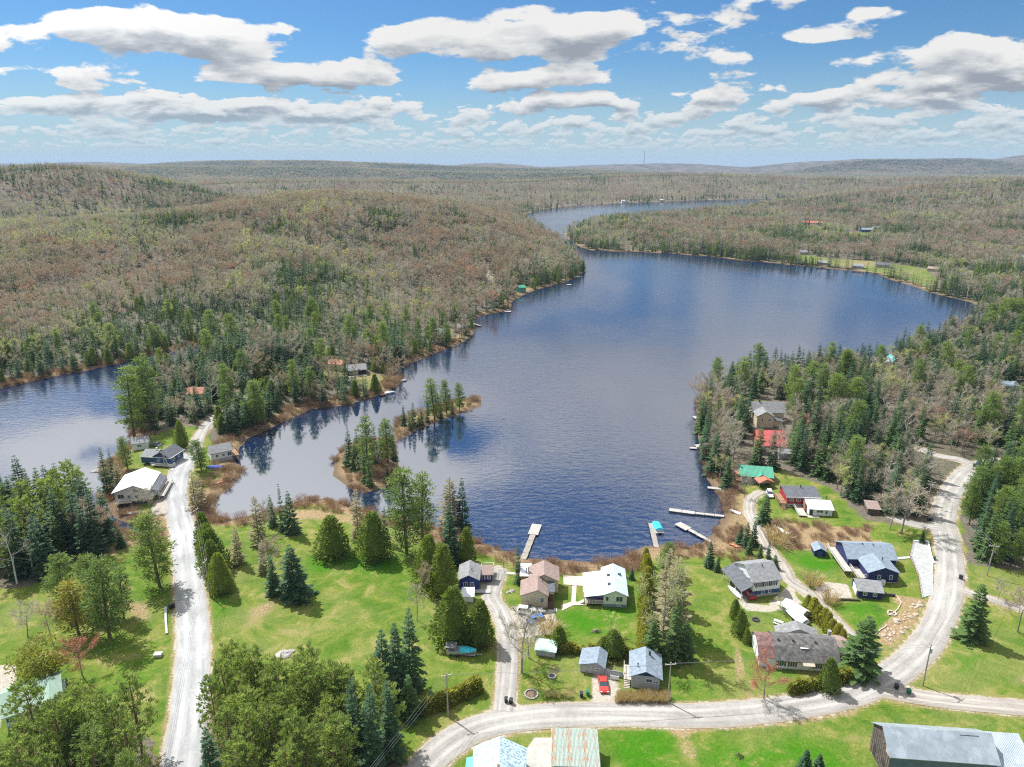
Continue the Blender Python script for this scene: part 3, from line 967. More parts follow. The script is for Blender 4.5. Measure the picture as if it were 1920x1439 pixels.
def g_cedar(seed, h=9, Rr=2.6, n=1500, low=0.02, shape=0.62, wob=0.18):
    """white cedar: dense egg-shaped cone of upright sprays"""
    rg = np.random.default_rng(seed)
    tr = tube_tris([(0, 0, -0.3), (0, 0, h * 0.6)], [0.02 * h + 0.05, 0.04])
    t = rg.uniform(0, 1, n) ** 1.25 * (1 - low) + low
    a = rg.uniform(0, 6.283, n)
    prof = np.minimum(1.0, (t / 0.16 + 0.35)) * (1 - t) ** shape
    lob = 1 + wob * np.sin(3 * a + 7 * t + seed) * np.cos(11 * t + 2 * a) + rg.normal(0, 0.05, n)
    rr_ = Rr * prof * lob * (1 - 0.35 * rg.uniform(0, 1, n) ** 2.2)
    c = np.stack([rr_ * np.cos(a), rr_ * np.sin(a), h * t - 0.15], -1)
    d = np.stack([np.cos(a) * 0.75, np.sin(a) * 0.75, np.full(n, 0.75)], -1) + rg.normal(0, 0.30, (n, 3))
    L = sprays(c, d, rg.uniform(0.35, 0.75, n) * (0.6 + 0.045 * h), rg.uniform(0.10, 0.2, n) * (0.6 + 0.045 * h), rg, 0.15)
    # twiggy inside that keeps the sky from showing straight through
    q = []
    zz = np.linspace(low * h + 0.1, h * 0.93, 7)
    for i in range(6):
        for k_ in range(7):
            def rp(z, kk):
                tt = z / h
                r = Rr * 0.72 * min(1, tt / 0.16 + 0.35) * (1 - tt) ** shape
                return (r * math.cos(kk * 0.8976), r * math.sin(kk * 0.8976), z)
            A, B, C_, D_ = rp(zz[i], k_), rp(zz[i], k_ + 1), rp(zz[i + 1], k_ + 1), rp(zz[i + 1], k_)
            q += [(A, B, C_), (A, C_, D_)]
    return tr, np.concatenate([L, np.array(q)])


def g_bare(seed, h=14, spread=0.42, trunk=0.42, limbs=7, twigs=900, tw=0.035, tl=1.1, leaf=0, leafsize=0.16, stems=1, up=0.55):
    """leafless hardwood: trunk, limbs, branches and a haze of fine twigs; optional opening buds"""
    rg = np.random.default_rng(seed)
    tr = []; ends = []
    for st in range(stems):
        ba = rg.uniform(0, 6.28); bo = 0 if stems == 1 else 0.3
        b0 = np.array([bo * math.cos(ba), bo * math.sin(ba), -0.3])
        lean = rg.normal(0, 0.05 if stems == 1 else 0.18, 2)
        top = np.array([b0[0] + lean[0] * h, b0[1] + lean[1] * h, h * rg.uniform(0.8, 0.95)])
        th = 0.011 * h + 0.03
        mid = b0 + (top - b0) * 0.5 + np.append(rg.normal(0, 0.02 * h, 2), 0)
        tr.append(tube_tris([b0, mid, top], [th, th * 0.6, 0.02], 5))
        def on(t): return b0 + (mid - b0) * (t / 0.5) if t < 0.5 else mid + (top - mid) * ((t - 0.5) / 0.5)
        nl = max(4, limbs if stems == 1 else limbs // 2)
        for i in range(nl):
            t = trunk + (0.95 - trunk) * (i + rg.uniform(0, 0.7)) / nl
            o = on(min(t, 0.97))
            a = i * 2.4 + rg.uniform(-0.5, 0.5)
            ll = h * spread * (1.15 - 0.75 * (t - trunk) / (1 - trunk)) * rg.uniform(0.75, 1.15)
            d = np.array([math.cos(a), math.sin(a), up + rg.uniform(0, 0.5)]); d /= np.linalg.norm(d)
            m1 = o + d * ll * 0.5 + rg.normal(0, 0.03 * h, 3)
            e1 = o + d * ll + np.array([0, 0, 0.14 * ll]) + rg.normal(0, 0.02 * h, 3)
            tr.append(tube_tris([o, m1, e1], [th * 0.42, th * 0.26, 0.012], 3))
            ends += [(o, m1, 0.45), (m1, e1, 1.0)]
            for q in range(4):
                s = rg.uniform(0.3, 0.95)
                o2 = m1 + (e1 - m1) * s if rg.uniform() < 0.7 else o + (m1 - o) * s
                d2 = d + rg.normal(0, 0.55, 3) + [0, 0, 0.15]; d2 /= np.linalg.norm(d2)
                e2 = o2 + d2 * ll * rg.uniform(0.3, 0.55)
                tr.append(tube_tris([o2, e2], [th * 0.18, 0.01], 3))
                ends.append((o2, e2, 1.3))
    w = np.array([e[2] * np.linalg.norm(np.array(e[1]) - e[0]) for e in ends]); w /= w.sum()
    pick = rg.choice(len(ends), twigs, p=w)
    A = np.array([ends[i][0] for i in pick]); B = np.array([ends[i][1] for i in pick])
    s = rg.uniform(0.15, 1.05, (twigs, 1))
    c = A + (B - A) * s
    d = unit(B - A) * 0.7 + rg.normal(0, 0.55, (twigs, 3)) + [0, 0, 0.32]
    ln = tl * rg.uniform(0.5, 1.2, twigs)
    L = [sprays(c, d, ln, tw, rg, 0.2)]
    if leaf:
        pk = rg.integers(0, twigs, leaf)
        cc = c[pk] + unit(d[pk]) * (ln[pk] * rg.uniform(0.4, 1.1, leaf))[:, None]
        L.append(sprays(cc, rg.normal(0, 1, (leaf, 3)) + [0, 0, 0.3], leafsize * 1.6, leafsize * 0.5, rg, 0.0))
    return np.concatenate(tr), np.concatenate(L)


def g_bush(seed, h=2.2, Rr=1.7, n=520, tw=0.022, up=0.85):
    rg = np.random.default_rng(seed)
    a = rg.uniform(0, 6.283, n); r0 = Rr * 0.45 * np.sqrt(rg.uniform(0, 1, n))
    s = rg.uniform(0.0, 0.75, n)
    d = np.stack([np.cos(a) * rg.uniform(0.2, 0.8, n), np.sin(a) * rg.uniform(0.2, 0.8, n), np.full(n, up)], -1) + rg.normal(0, 0.15, (n, 3))
    c = np.stack([r0 * np.cos(a), r0 * np.sin(a), np.full(n, -0.05)], -1) + unit(d) * (s * h)[:, None]
    L = sprays(c, d + rg.normal(0, 0.25, (n, 3)), h * rg.uniform(0.25, 0.5, n), tw, rg, 0.1)
    st = rg.choice(n, 14)
    tr = [tube_tris([(r0[i] * math.cos(a[i]), r0[i] * math.sin(a[i]), -0.1), tuple(c[i] + unit(d[i]) * h * 0.3)], [0.03, 0.012], 3) for i in st]
    return np.concatenate(tr), L


def g_leafy(seed, h=9, Rr=4.2, n=2600, leaf=0.26):
    """round broad-leaved crown in new leaf"""
    tr, tw = g_bare(seed, h, 0.42, 0.25, 8, 350, 0.03, 0.9)
    rg = np.random.default_rng(seed + 1)
    k = 46
    cen = unit(rg.normal(0, 1, (k, 3))) * rg.uniform(0.5, 0.95, (k, 1)) * [Rr, Rr, h * 0.42] + [0, 0, h * 0.55]
    cen = cen[cen[:, 2] > h * 0.14]
    pk = rg.integers(0, len(cen), n)
    off = unit(rg.normal(0, 1, (n, 3))) * rg.uniform(0.4, 1.0, (n, 1)) * Rr * 0.27
    L = sprays(cen[pk] + off, off + rg.normal(0, 0.4, (n, 3)) + [0, 0, 0.3], leaf * 1.8, leaf * 0.6, rg, 0.0)
    return tr, np.concatenate([tw, L])


BARK = {
    'dark': mat('bark_dark', (0.085, 0.065, 0.05), 0.95, 0.35, 3.0), 'grey': mat('bark_grey', (0.26, 0.235, 0.205), 0.95, 0.3, 3.0),
    'birch': mat('bark_birch', (0.62, 0.60, 0.56), 0.85, 0.15, 4.0), 'brown': mat('bark_brown', (0.16, 0.115, 0.085), 0.95, 0.3, 3.0), 'red': mat('bark_red', (0.21, 0.13, 0.09), 0.95, 0.3, 3.0),
}
LEAF = {
    'spruce': foliage('needles_spruce', (0.026, 0.072, 0.042), (0.100, 0.180, 0.078), 0.32),
    'fir': foliage('needles_fir', (0.045, 0.108, 0.038), (0.150, 0.230, 0.070), 0.34),
    'pine': foliage('needles_white_pine', (0.085, 0.165, 0.050), (0.30, 0.37, 0.11), 0.48),
    'goldpine': foliage('needles_yellow', (0.24, 0.25, 0.06), (0.44, 0.38, 0.10), 0.38),
    'redpine': foliage('needles_red_pine', (0.115, 0.185, 0.055), (0.36, 0.43, 0.145), 0.46),
    'cedar': foliage('sprays_cedar', (0.085, 0.150, 0.030), (0.26, 0.31, 0.065), 0.38),
    'hedge': foliage('sprays_hedge', (0.18, 0.21, 0.028), (0.42, 0.40, 0.07), 0.38),
    'twig': foliage('twigs_grey', (0.21, 0.19, 0.175), (0.52, 0.475, 0.43), 0.32, tip=(0.42, 0.32, 0.28)),
    'pinktwig': foliage('twigs_budding', (0.25, 0.19, 0.165), (0.45, 0.355, 0.31), 0.30, tip=(0.44, 0.25, 0.21)),
    'greentwig': foliage('twigs_new_leaf', (0.30, 0.31, 0.17), (0.50, 0.50, 0.28), 0.35, tip=(0.54, 0.55, 0.22)),
    'palegreen': foliage('leaves_new', (0.18, 0.205, 0.035), (0.38, 0.36, 0.08), 0.4),
    'brush': foliage('brush_brown', (0.22, 0.135, 0.10), (0.42, 0.28, 0.20), 0.22),
    'larch': foliage('larch_olive', (0.20, 0.185, 0.095), (0.38, 0.335, 0.20), 0.35),
    'tan': foliage('twigs_tan', (0.40, 0.30, 0.17), (0.60, 0.48, 0.29), 0.3),
    'redbud': foliage('buds_red', (0.36, 0.12, 0.09), (0.54, 0.26, 0.18), 0.3),
}
PROTO = {}


def proto(kind, var, gen, bark, leaf, cat, name, share=0):
    tr, cr = gen
    PROTO.setdefault(kind, []).append(dict(
        trunk=tri_mesh(name + '_trunk', tr, BARK[bark]), crown=tri_mesh(name + '_crown', cr, LEAF[leaf]),
        both=tri_mesh(name, np.concatenate([tr, cr]), [BARK[bark], LEAF[leaf]], [0] * len(tr) + [1] * len(cr)), cat=cat, name=name,
        h=float(max(tr[..., 2].max(), cr[..., 2].max()))))


for s_ in range(3):
    proto('spruce', s_, g_spruce(100 + s_, 15, 2.5 + 0.35 * s_, 22, 9), 'dark', 'spruce', 'tree', 'spruce_tree')
    proto('fir', s_, g_spruce(120 + s_, 14, 2.2 + 0.4 * s_, 20, 9, low=0.04, taper=0.75), 'dark', 'fir', 'tree', 'fir_tree')
    proto('pine', s_, g_pine(140 + s_, 20, 4.2 + 0.5 * s_), 'brown', 'pine', 'tree', 'pine_tree')
    proto('redpine', s_, g_redpine(160 + s_, 17, 2.6 + 0.4 * s_), 'red', 'redpine', 'tree', 'red_pine_tree')
    proto('cedar', s_, g_cedar(180 + s_, 9, 2.3 + 0.4 * s_, 1500), 'brown', 'cedar', 'tree', 'cedar_tree')
    proto('bare', s_, g_bare(200 + s_, 14, 0.32, 0.33, 9, 1250, 0.036, 1.25), 'grey', 'twig', 'tree', 'bare_tree')
    proto('birch', s_, g_bare(220 + s_, 14, 0.28, 0.35, 7, 500, 0.022, 1.1), 'birch', 'twig', 'tree', 'birch_tree')
    proto('pink', s_, g_bare(240 + s_, 12, 0.36, 0.3, 8, 1100, 0.036, 1.0, leaf=500, leafsize=0.09), 'grey', 'pinktwig', 'tree', 'budding_tree')
    proto('newleaf', s_, g_bare(260 + s_, 13, 0.33, 0.3, 8, 950, 0.034, 1.1, leaf=1100, leafsize=0.11), 'grey', 'greentwig', 'tree', 'leafing_tree')
    proto('larch', s_, g_spruce(280 + s_, 12, 2.2, 20, 7, k=4, taper=0.7, lean=0.15), 'grey', 'larch', 'tree', 'larch_tree')
    proto('bush', s_, g_bush(300 + s_), 'brown', 'brush', 'shrub', 'shrub')
    proto('tanbush', s_, g_bush(310 + s_, 2.2, 1.5, 620, 0.028, 1.3), 'brown', 'tan', 'shrub', 'shrub')
    proto('hedge', s_, g_cedar(320 + s_, 2.6, 0.75, 420, 0.12, 0.45), 'brown', 'hedge', 'shrub', 'hedge_cedar')
    proto('ycedar', s_, g_cedar(330 + s_, 7, 1.9, 1200), 'brown', 'hedge', 'tree', 'cedar_tree')
    # coarser forms for the wooded hills
    proto('f_spruce', s_, g_spruce(400 + s_, 14, 2.3 + 0.3 * s_, 13, 7, k=3), 'dark', 'spruce', 'tree', 'spruce_tree')
    proto('f_fir', s_, g_spruce(410 + s_, 13, 2.3 + 0.3 * s_, 12, 7, k=3, taper=0.7), 'dark', 'fir', 'tree', 'fir_tree')
    proto('f_cedar', s_, g_cedar(420 + s_, 11, 2.5, 420), 'brown', 'cedar', 'tree', 'cedar_tree')
    proto('f_bare', s_, g_bare(430 + s_, 13, 0.33, 0.38, 6, 330, 0.075, 1.5, up=0.7), 'grey', 'twig', 'tree', 'bare_tree')
    proto('f_birch', s_, g_bare(440 + s_, 13, 0.28, 0.38, 6, 190, 0.05, 1.3, up=0.8), 'birch', 'twig', 'tree', 'birch_tree')
    proto('f_pink', s_, g_bare(450 + s_, 12, 0.36, 0.35, 6, 330, 0.09, 1.3, up=0.7), 'grey', 'pinktwig', 'tree', 'budding_tree')
    proto('f_newleaf', s_, g_bare(460 + s_, 12, 0.36, 0.35, 6, 330, 0.10, 1.2, up=0.7), 'grey', 'greentwig', 'tree', 'leafing_tree')
proto('maple', 0, g_leafy(500), 'grey', 'palegreen', 'tree', 'leafy_tree')
proto('redtree', 0, g_bare(501, 10, 0.36, 0.25, 9, 1000, 0.03, 1.0, leaf=1300, leafsize=0.12), 'grey', 'redbud', 'tree', 'red_budding_tree')
proto('goldpine', 0, g_pine(502, 13, 3.6, 10), 'brown', 'goldpine', 'tree', 'pine_tree')


def plant(kind, x, y, h, label, group=None, parts=True, z=None, rz=None, wide=1.0, var=None, name=None):
    """one tree or shrub standing on the ground"""
    pr = PROTO[kind][random.randrange(len(PROTO[kind])) if var is None else var]
    s = h / pr['h']
    if z is None: z = g1(x, y)
    rz = random.uniform(0, 6.28) if rz is None else rz
    sc = (s * wide, s * wide, s)
    nm = name or pr['name']
    if parts:
        o = thing(nm, (x, y, z - 0.05), rz, label, pr['cat'], group)
        o.scale = sc
        if pr['cat'] == 'tree': o.rotation_euler = (random.gauss(0, 0.018), random.gauss(0, 0.018), rz)
        for pn in (('trunk', 'crown') if pr['cat'] == 'tree' else ('stem', 'foliage')):
            c = bpy.data.objects.new(pn, pr['trunk' if pn in ('trunk', 'stem') else 'crown'])
            COL.objects.link(c); c.parent = o
    else:
        o = bpy.data.objects.new(nm, pr['both']); COL.objects.link(o)
        o.location = (float(x), float(y), float(z - 0.05)); o.rotation_euler = (0, 0, rz); o.scale = sc
        tag(o, label, pr['cat'], group)
    return o


def forest(name, meshes, x, y, z, s, vi, rg, label, cat):
    n = len(x)
    me = bpy.data.meshes.new(name)
    me.vertices.add(n)
    me.vertices.foreach_set('co', np.stack([x, y, z], -1).astype(np.float32).ravel())
    for nm, tp, arr in (('size', 'FLOAT', s), ('turn', 'FLOAT', rg.uniform(0, 6.28, n)), ('form', 'INT', vi), ('girth', 'FLOAT', rg.uniform(0.72, 1.35, n))):
        at = me.attributes.new(nm, tp, 'POINT')
        at.data.foreach_set('value', np.asarray(arr, np.int32 if tp == 'INT' else np.float32))
    o = bpy.data.objects.new(name, me); COL.objects.link(o)
    tag(o, label, cat, kind='stuff')
    ng = bpy.data.node_groups.new(name, 'GeometryNodeTree')
    ng.interface.new_socket('Geometry', in_out='INPUT', socket_type='NodeSocketGeometry')
    ng.interface.new_socket('Geometry', in_out='OUTPUT', socket_type='NodeSocketGeometry')
    N, Lk = ng.nodes, ng.links
    gi, go = N.new('NodeGroupInput'), N.new('NodeGroupOutput')
    jn = N.new('GeometryNodeJoinGeometry')
    for me_ in reversed(meshes):
        po = bpy.data.objects.new('form', me_)          # never linked to the scene
        oi = N.new('GeometryNodeObjectInfo'); oi.inputs['Object'].default_value = po
        oi.inputs['As Instance'].default_value = False
        gg = N.new('GeometryNodeGeometryToInstance')
        Lk.new(oi.outputs['Geometry'], gg.inputs[0])
        Lk.new(gg.outputs[0], jn.inputs[0])
    iop = N.new('GeometryNodeInstanceOnPoints')
    Lk.new(gi.outputs[0], iop.inputs['Points']); Lk.new(jn.outputs[0], iop.inputs['Instance'])
    iop.inputs['Pick Instance'].default_value = True

    def attr(nm, tp):
        a = N.new('GeometryNodeInputNamedAttribute'); a.data_type = tp; a.inputs[0].default_value = nm
        return a.outputs[0]
    Lk.new(attr('form', 'INT'), iop.inputs['Instance Index'])
    cr = N.new('ShaderNodeCombineXYZ'); Lk.new(attr('turn', 'FLOAT'), cr.inputs[2])
    Lk.new(cr.outputs[0], iop.inputs['Rotation'])
    sz, gt = attr('size', 'FLOAT'), attr('girth', 'FLOAT')
    mu = N.new('ShaderNodeMath'); mu.operation = 'MULTIPLY'; Lk.new(sz, mu.inputs[0]); Lk.new(gt, mu.inputs[1])
    cs = N.new('ShaderNodeCombineXYZ'); Lk.new(mu.outputs[0], cs.inputs[0]); Lk.new(mu.outputs[0], cs.inputs[1]); Lk.new(sz, cs.inputs[2])
    Lk.new(cs.outputs[0], iop.inputs['Scale'])
    Lk.new(iop.outputs[0], go.inputs[0])
    md = o.modifiers.new('scatter', 'NODES'); md.node_group = ng
    return o


# ================================================================== buildings
OCC = []          # ground that is taken: x, y, radius
PLANTED = {}
C = dict(
    white=mat('siding_white', (0.74, 0.75, 0.75), 0.7, 0.06, 1.0, stripes=(2, 0.2, 0.02)), cream=mat('siding_beige', (0.56, 0.50, 0.36), 0.75, 0.08, 1.0, stripes=(2, 0.2, 0.02)),
    navy=mat('siding_navy', (0.022, 0.032, 0.115), 0.7, 0.15, 1.0, stripes=(2, 0.2, 0.02)), blue=mat('siding_blue', (0.03, 0.045, 0.22), 0.7, 0.15, 1.0, stripes=(2, 0.2, 0.02)),
    grey=mat('siding_grey', (0.40, 0.41, 0.43), 0.75, 0.08, 1.0, stripes=(2, 0.2, 0.02)), red=mat('siding_red', (0.33, 0.035, 0.045), 0.7, 0.15, 1.0, stripes=(2, 0.2, 0.02)),
    black=mat('siding_black', (0.025, 0.024, 0.032), 0.7, 0.2, 1.0, stripes=(2, 0.2, 0.02)), brick=mat('wall_brick', (0.30, 0.15, 0.11), 0.85, 0.25, 3.0), stone=mat('wall_pinkish_stone', (0.42, 0.34, 0.31), 0.85, 0.2, 2.5),
    conc=mat('concrete', (0.42, 0.42, 0.41), 0.9, 0.12, 1.2, bump_s=0.3), wood=mat('deck_wood', (0.34, 0.21, 0.13), 0.8, 0.2, 2.0, stripes=(0, 0.15, 0.02)), oldwood=mat('weathered_boards', (0.13, 0.105, 0.095), 0.9, 0.4, 2.2, stripes=(1, 0.22, 0.05), stain=((0.27, 0.15, 0.09), 1.1, 0.55)),
    palewood=mat('pale_wood', (0.50, 0.45, 0.38), 0.85, 0.15, 2.0), trim=mat('trim_white', (0.80, 0.80, 0.79), 0.6, 0.04), dark=mat('trim_dark', (0.05, 0.05, 0.055), 0.6, 0.2), browntrim=mat('trim_brown', (0.13, 0.07, 0.05), 0.7, 0.2),
    lattice=mat('lattice_dark', (0.10, 0.09, 0.12), 0.9, 0.3, 2.0, stripes=(0, 0.3, 0.05)), purple=mat('porch_screen', (0.12, 0.08, 0.30), 0.6, 0.3, 1.0), tealwall=mat('siding_turquoise', (0.25, 0.55, 0.55), 0.7, 0.1, 1.0, stripes=(2, 0.2, 0.02)),
    bluewall=mat('siding_midblue', (0.045, 0.095, 0.21), 0.7, 0.12, 1.0, stripes=(2, 0.2, 0.02)), steel=mat('wall_blue_steel', (0.14, 0.19, 0.26), 0.55, 0.12, 0.7, 0.3, stripes=(0, 0.25, 0.04)),
)
Rf = dict(
    dkgrey=mat('shingle_dark', (0.115, 0.12, 0.135), 0.9, 0.22, 1.3, bump_s=0.6), grey=mat('shingle_grey', (0.23, 0.235, 0.24), 0.9, 0.22, 1.3, bump_s=0.6), blgrey=mat('shingle_bluegrey', (0.22, 0.27, 0.325), 0.9, 0.18, 1.3, bump_s=0.6),
    brown=mat('shingle_brown', (0.29, 0.215, 0.19), 0.9, 0.15, 1.3, bump_s=0.6), old=mat('shingle_weathered', (0.125, 0.12, 0.115), 0.95, 0.4, 1.1, bump_s=0.8, stain=((0.26, 0.25, 0.24), 1.6, 0.60)), oldred=mat('shingle_reddish', (0.20, 0.12, 0.11), 0.95, 0.35, 1.2, bump_s=0.8, stain=((0.38, 0.12, 0.10), 0.7, 0.58)),
    white=mat('metal_white', (0.70, 0.73, 0.75), 0.42, 0.06, 0.8, 0.0, 0.5, stripes=(0, 0.4, 0.035)), ltblue=mat('metal_pale_blue', (0.52, 0.62, 0.68), 0.42, 0.08, 0.8, 0.1, 0.5, stripes=(0, 0.4, 0.035)),
    paintblue=mat('metal_flaking_blue', (0.50, 0.66, 0.72), 0.5, 0.12, 0.9, 0.0, 0.4, stripes=(1, 0.55, 0.05), stain=((0.22, 0.30, 0.36), 2.4, 0.48)),
    green=mat('metal_green', (0.05, 0.30, 0.19), 0.42, 0.15, 0.8, 0.0, 0.5, stripes=(0, 0.4, 0.035)), mint=mat('shingle_mint', (0.27, 0.375, 0.305), 0.9, 0.12, 1.3, bump_s=0.6), redm=mat('metal_red', (0.62, 0.13, 0.12), 0.45, 0.1, 0.8, 0.0, 0.45, stripes=(0, 0.4, 0.035)),
    teal=mat('metal_teal', (0.10, 0.46, 0.45), 0.45, 0.1, 0.8, 0.0, 0.4, stripes=(0, 0.4, 0.035)), steel=mat('metal_galvanised', (0.36, 0.42, 0.47), 0.42, 0.12, 0.5, 0.35, 0.5, stripes=(0, 0.3, 0.04), stain=((0.47, 0.53, 0.58), 0.4, 0.5)), orange=mat('metal_rust_red', (0.40, 0.15, 0.09), 0.7, 0.25, 1.0, stripes=(0, 0.4, 0.03)),
    seagreen=mat('metal_faded_green', (0.40, 0.55, 0.50), 0.6, 0.15, 1.2, 0.0, 0.4, stain=((0.55, 0.50, 0.42), 2.5, 0.55)),
)
GLASS = glass()


def block(t, x0, x1, y0, y1, z0, hw, rise, ridge, wm, rm, ov=0.35, rp=0.5, wn='wall', rn='roof', th=0.13, shed=None, knee=0.0):
    """walls and roof over a rectangle. ridge 'x', 'y', or shed 'back', 'left', 'right' (the high side)"""
    w = MB(); r = MB()
    xm, ym = x0 + (x1 - x0) * rp, y0 + (y1 - y0) * rp
    zt = z0 + hw
    def slab(prof, fn, a, b):
        """prof: outline of the roof from eave to eave, thickened downwards"""
        low = [(p[0], p[1] - th) for p in prof]
        n = len(prof)
        for i in range(n - 1):
            q = [prof[i], prof[i + 1], low[i + 1], low[i]]
            fn(q[::-1] if fn == r.prism else q, a, b)
    def line(p, q, e):          # extend from p through q by e metres
        L = math.hypot(q[0] - p[0], q[1] - p[1])
        return (q[0] + (q[0] - p[0]) / L * e, q[1] + (q[1] - p[1]) / L * e)
    if ridge == 'x':
        pk = (ym, zt + rise)
        prof = [(y0, z0), (y1, z0), (y1, zt), pk, (y0, zt)]
        if knee:
            k0 = (y0 + (ym - y0) * 0.42, zt + rise * knee); k1 = (y1 + (ym - y1) * 0.42, zt + rise * knee)
            prof = [(y0, z0), (y1, z0), (y1, zt), k1, pk, k0, (y0, zt)]
            o = [line(k0, (y0, zt), ov), k0, pk, k1, line(k1, (y1, zt), ov)]
        else:
            o = [line(pk, (y0, zt), ov), pk, line(pk, (y1, zt), ov)]
        w.prismx(prof, x0, x1)
        slab([(a, b + th) for a, b in o], r.prismx, x0 - ov, x1 + ov)
    elif ridge == 'y':
        pk = (xm, zt + rise)
        w.prism([(x0, z0), (x1, z0), (x1, zt), pk, (x0, zt)], y0, y1)
        o = [line(pk, (x0, zt), ov), pk, line(pk, (x1, zt), ov)]
        slab([(a, b + th) for a, b in o], r.prism, y0 - ov, y1 + ov)
    elif ridge == 'back':
        w.prismx([(y0, z0), (y1, z0), (y1, zt + rise), (y0, zt)], x0, x1)
        o = [line((y1, zt + rise), (y0, zt), ov), line((y0, zt), (y1, zt + rise), ov)]
        slab([(a, b + th) for a, b in o], r.prismx, x0 - ov, x1 + ov)
    else:
        zl, zr = (zt + rise, zt) if ridge == 'left' else (zt, zt + rise)
        w.prism([(x0, z0), (x1, z0), (x1, zr), (x0, zl)], y0, y1)
        o = [line((x1, zr), (x0, zl), ov), line((x0, zl), (x1, zr), ov)]
        slab([(a, b + th) for a, b in o], r.prism, y0 - ov, y1 + ov)
    wo = w.build(wn, wm, t) if wm is not None else None
    ro = r.build(rn, rm, t)
    return wo, ro


def window(t, face, pos, w, h, L, D0=0.0, D1=0.0, frame=None, two=True, x0=None, x1=None, name='window', shutters=None):
    """pos: (along the wall, height of middle). face f/b/l/r on rectangle x -L/2..L/2, y D0..D1"""
    u, z = pos
    fr = 0.09
    m_ = MB()
    for c, s in (((0, 0, h / 2 + fr / 2), (w + 2 * fr, 0.07, fr)), ((0, 0, -h / 2 - fr / 2), (w + 2 * fr + 0.1, 0.1, fr)), ((-w / 2 - fr / 2, 0, 0), (fr, 0.07, h)), ((w / 2 + fr / 2, 0, 0), (fr, 0.07, h))):
        m_.box(c, s)
    if two and w > 0.7: m_.box((0, 0, 0), (0.06, 0.06, h))
    g = MB().box((0, 0.02, 0), (w, 0.04, h))
    loc, rz = {'f': ((u, D0 - 0.02, z), 0), 'b': ((u, D1 + 0.02, z), math.pi), 'l': ((-L / 2 - 0.02, u, z), -math.pi / 2), 'r': ((L / 2 + 0.02, u, z), math.pi / 2)}[face]
    f_ = m_.build(name, frame or C['trim'], t, loc=loc, rz=rz)
    g.build('pane', GLASS, f_)
    if shutters:
        for sg in (-1, 1):
            MB().box((sg * (w / 2 + fr + 0.2), 0.0, 0), (0.36, 0.05, h + 0.1)).build('shutter', shutters, f_)
    return f_


def door(t, face, u, z0, L, D0=0.0, D1=0.0, w=0.95, h=2.05, m_=None, name='door'):
    loc, rz = {'f': ((u, D0 - 0.03, z0), 0), 'b': ((u, D1 + 0.03, z0), math.pi), 'l': ((-L / 2 - 0.03, u, z0), -math.pi / 2), 'r': ((L / 2 + 0.03, u, z0), math.pi / 2)}[face]
    d = MB().box((0, 0, h / 2), (w, 0.06, h)).build(name, m_ or C['trim'], t, loc=loc, rz=rz)
    MB().box((w * 0.38, -0.05, h * 0.48), (0.05, 0.06, 0.12)).build('handle', C['dark'], d)
    return d


def chimney(roof, x, y, z0, h=1.0, s=0.45, m_=None):
    MB().box((x, y, z0 + h / 2 - 0.3), (s, s, h + 0.6)).box((x, y, z0 + h + 0.03), (s + 0.12, s + 0.12, 0.08)).build('chimney', m_ or C['brick'], roof)


def pipe(roof, x, y, z0, h=0.7, r=0.1):
    MB().tube([(x, y, z0 - 0.3), (x, y, z0 + h)], r, 7).tube([(x, y, z0 + h), (x, y, z0 + h + 0.12)], r * 1.7, 7).build('vent_pipe', C['dark'], roof)


def deck(t, x0, x1, y0, y1, z, m_=None, rail=('f',), rm=None, name='deck', ground_z=-0.6):
    d = MB()
    n = max(2, int((y1 - y0) / 0.3)); dy = (y1 - y0) / n
    for i in range(n): d.box(((x0 + x1) / 2, y0 + (i + 0.5) * dy, z - 0.04), (x1 - x0, dy - 0.03, 0.06))
    for x in (x0 + 0.1, x1 - 0.1):
        for y in (y0 + 0.1, y1 - 0.1): d.box((x, y, (z - 0.08 + ground_z) / 2), (0.12, 0.12, z - 0.08 - ground_z))
    o = d.build(name, m_ or C['wood'], t)
    if rail:
        r = MB()
        def run(ax, ay, bx, by):
            L = math.hypot(bx - ax, by - ay); a = math.atan2(by - ay, bx - ax)
            r.box(((ax + bx) / 2, (ay + by) / 2, z + 0.95), (L, 0.07, 0.06), a)
            k = max(2, int(L / 0.35))
            for i in range(k + 1): r.box((ax + (bx - ax) * i / k, ay + (by - ay) * i / k, z + 0.47), (0.05, 0.05, 0.95), a)
        if 'f' in rail: run(x0, y0, x1, y0)
        if 'b' in rail: run(x0, y1, x1, y1)
        if 'l' in rail: run(x0, y0, x0, y1)
        if 'r' in rail: run(x1, y0, x1, y1)
        r.build('railing', rm or C['trim'], o)
    return o


def stairs(t, x, y, z1, z0=-0.3, w=1.1, dirx=0, diry=-1, m_=None):
    n = max(2, int((z1 - z0) / 0.2)); s = MB()
    for i in range(n):
        k = (i + 0.5) * 0.27
        s.box((x + dirx * k, y + diry * k, z1 - (i + 1) * (z1 - z0) / (n + 1) - 0.08), (w if diry else 0.26, 0.26 if diry else w, 0.16))
    s.build('stairs', m_ or C['wood'], t)


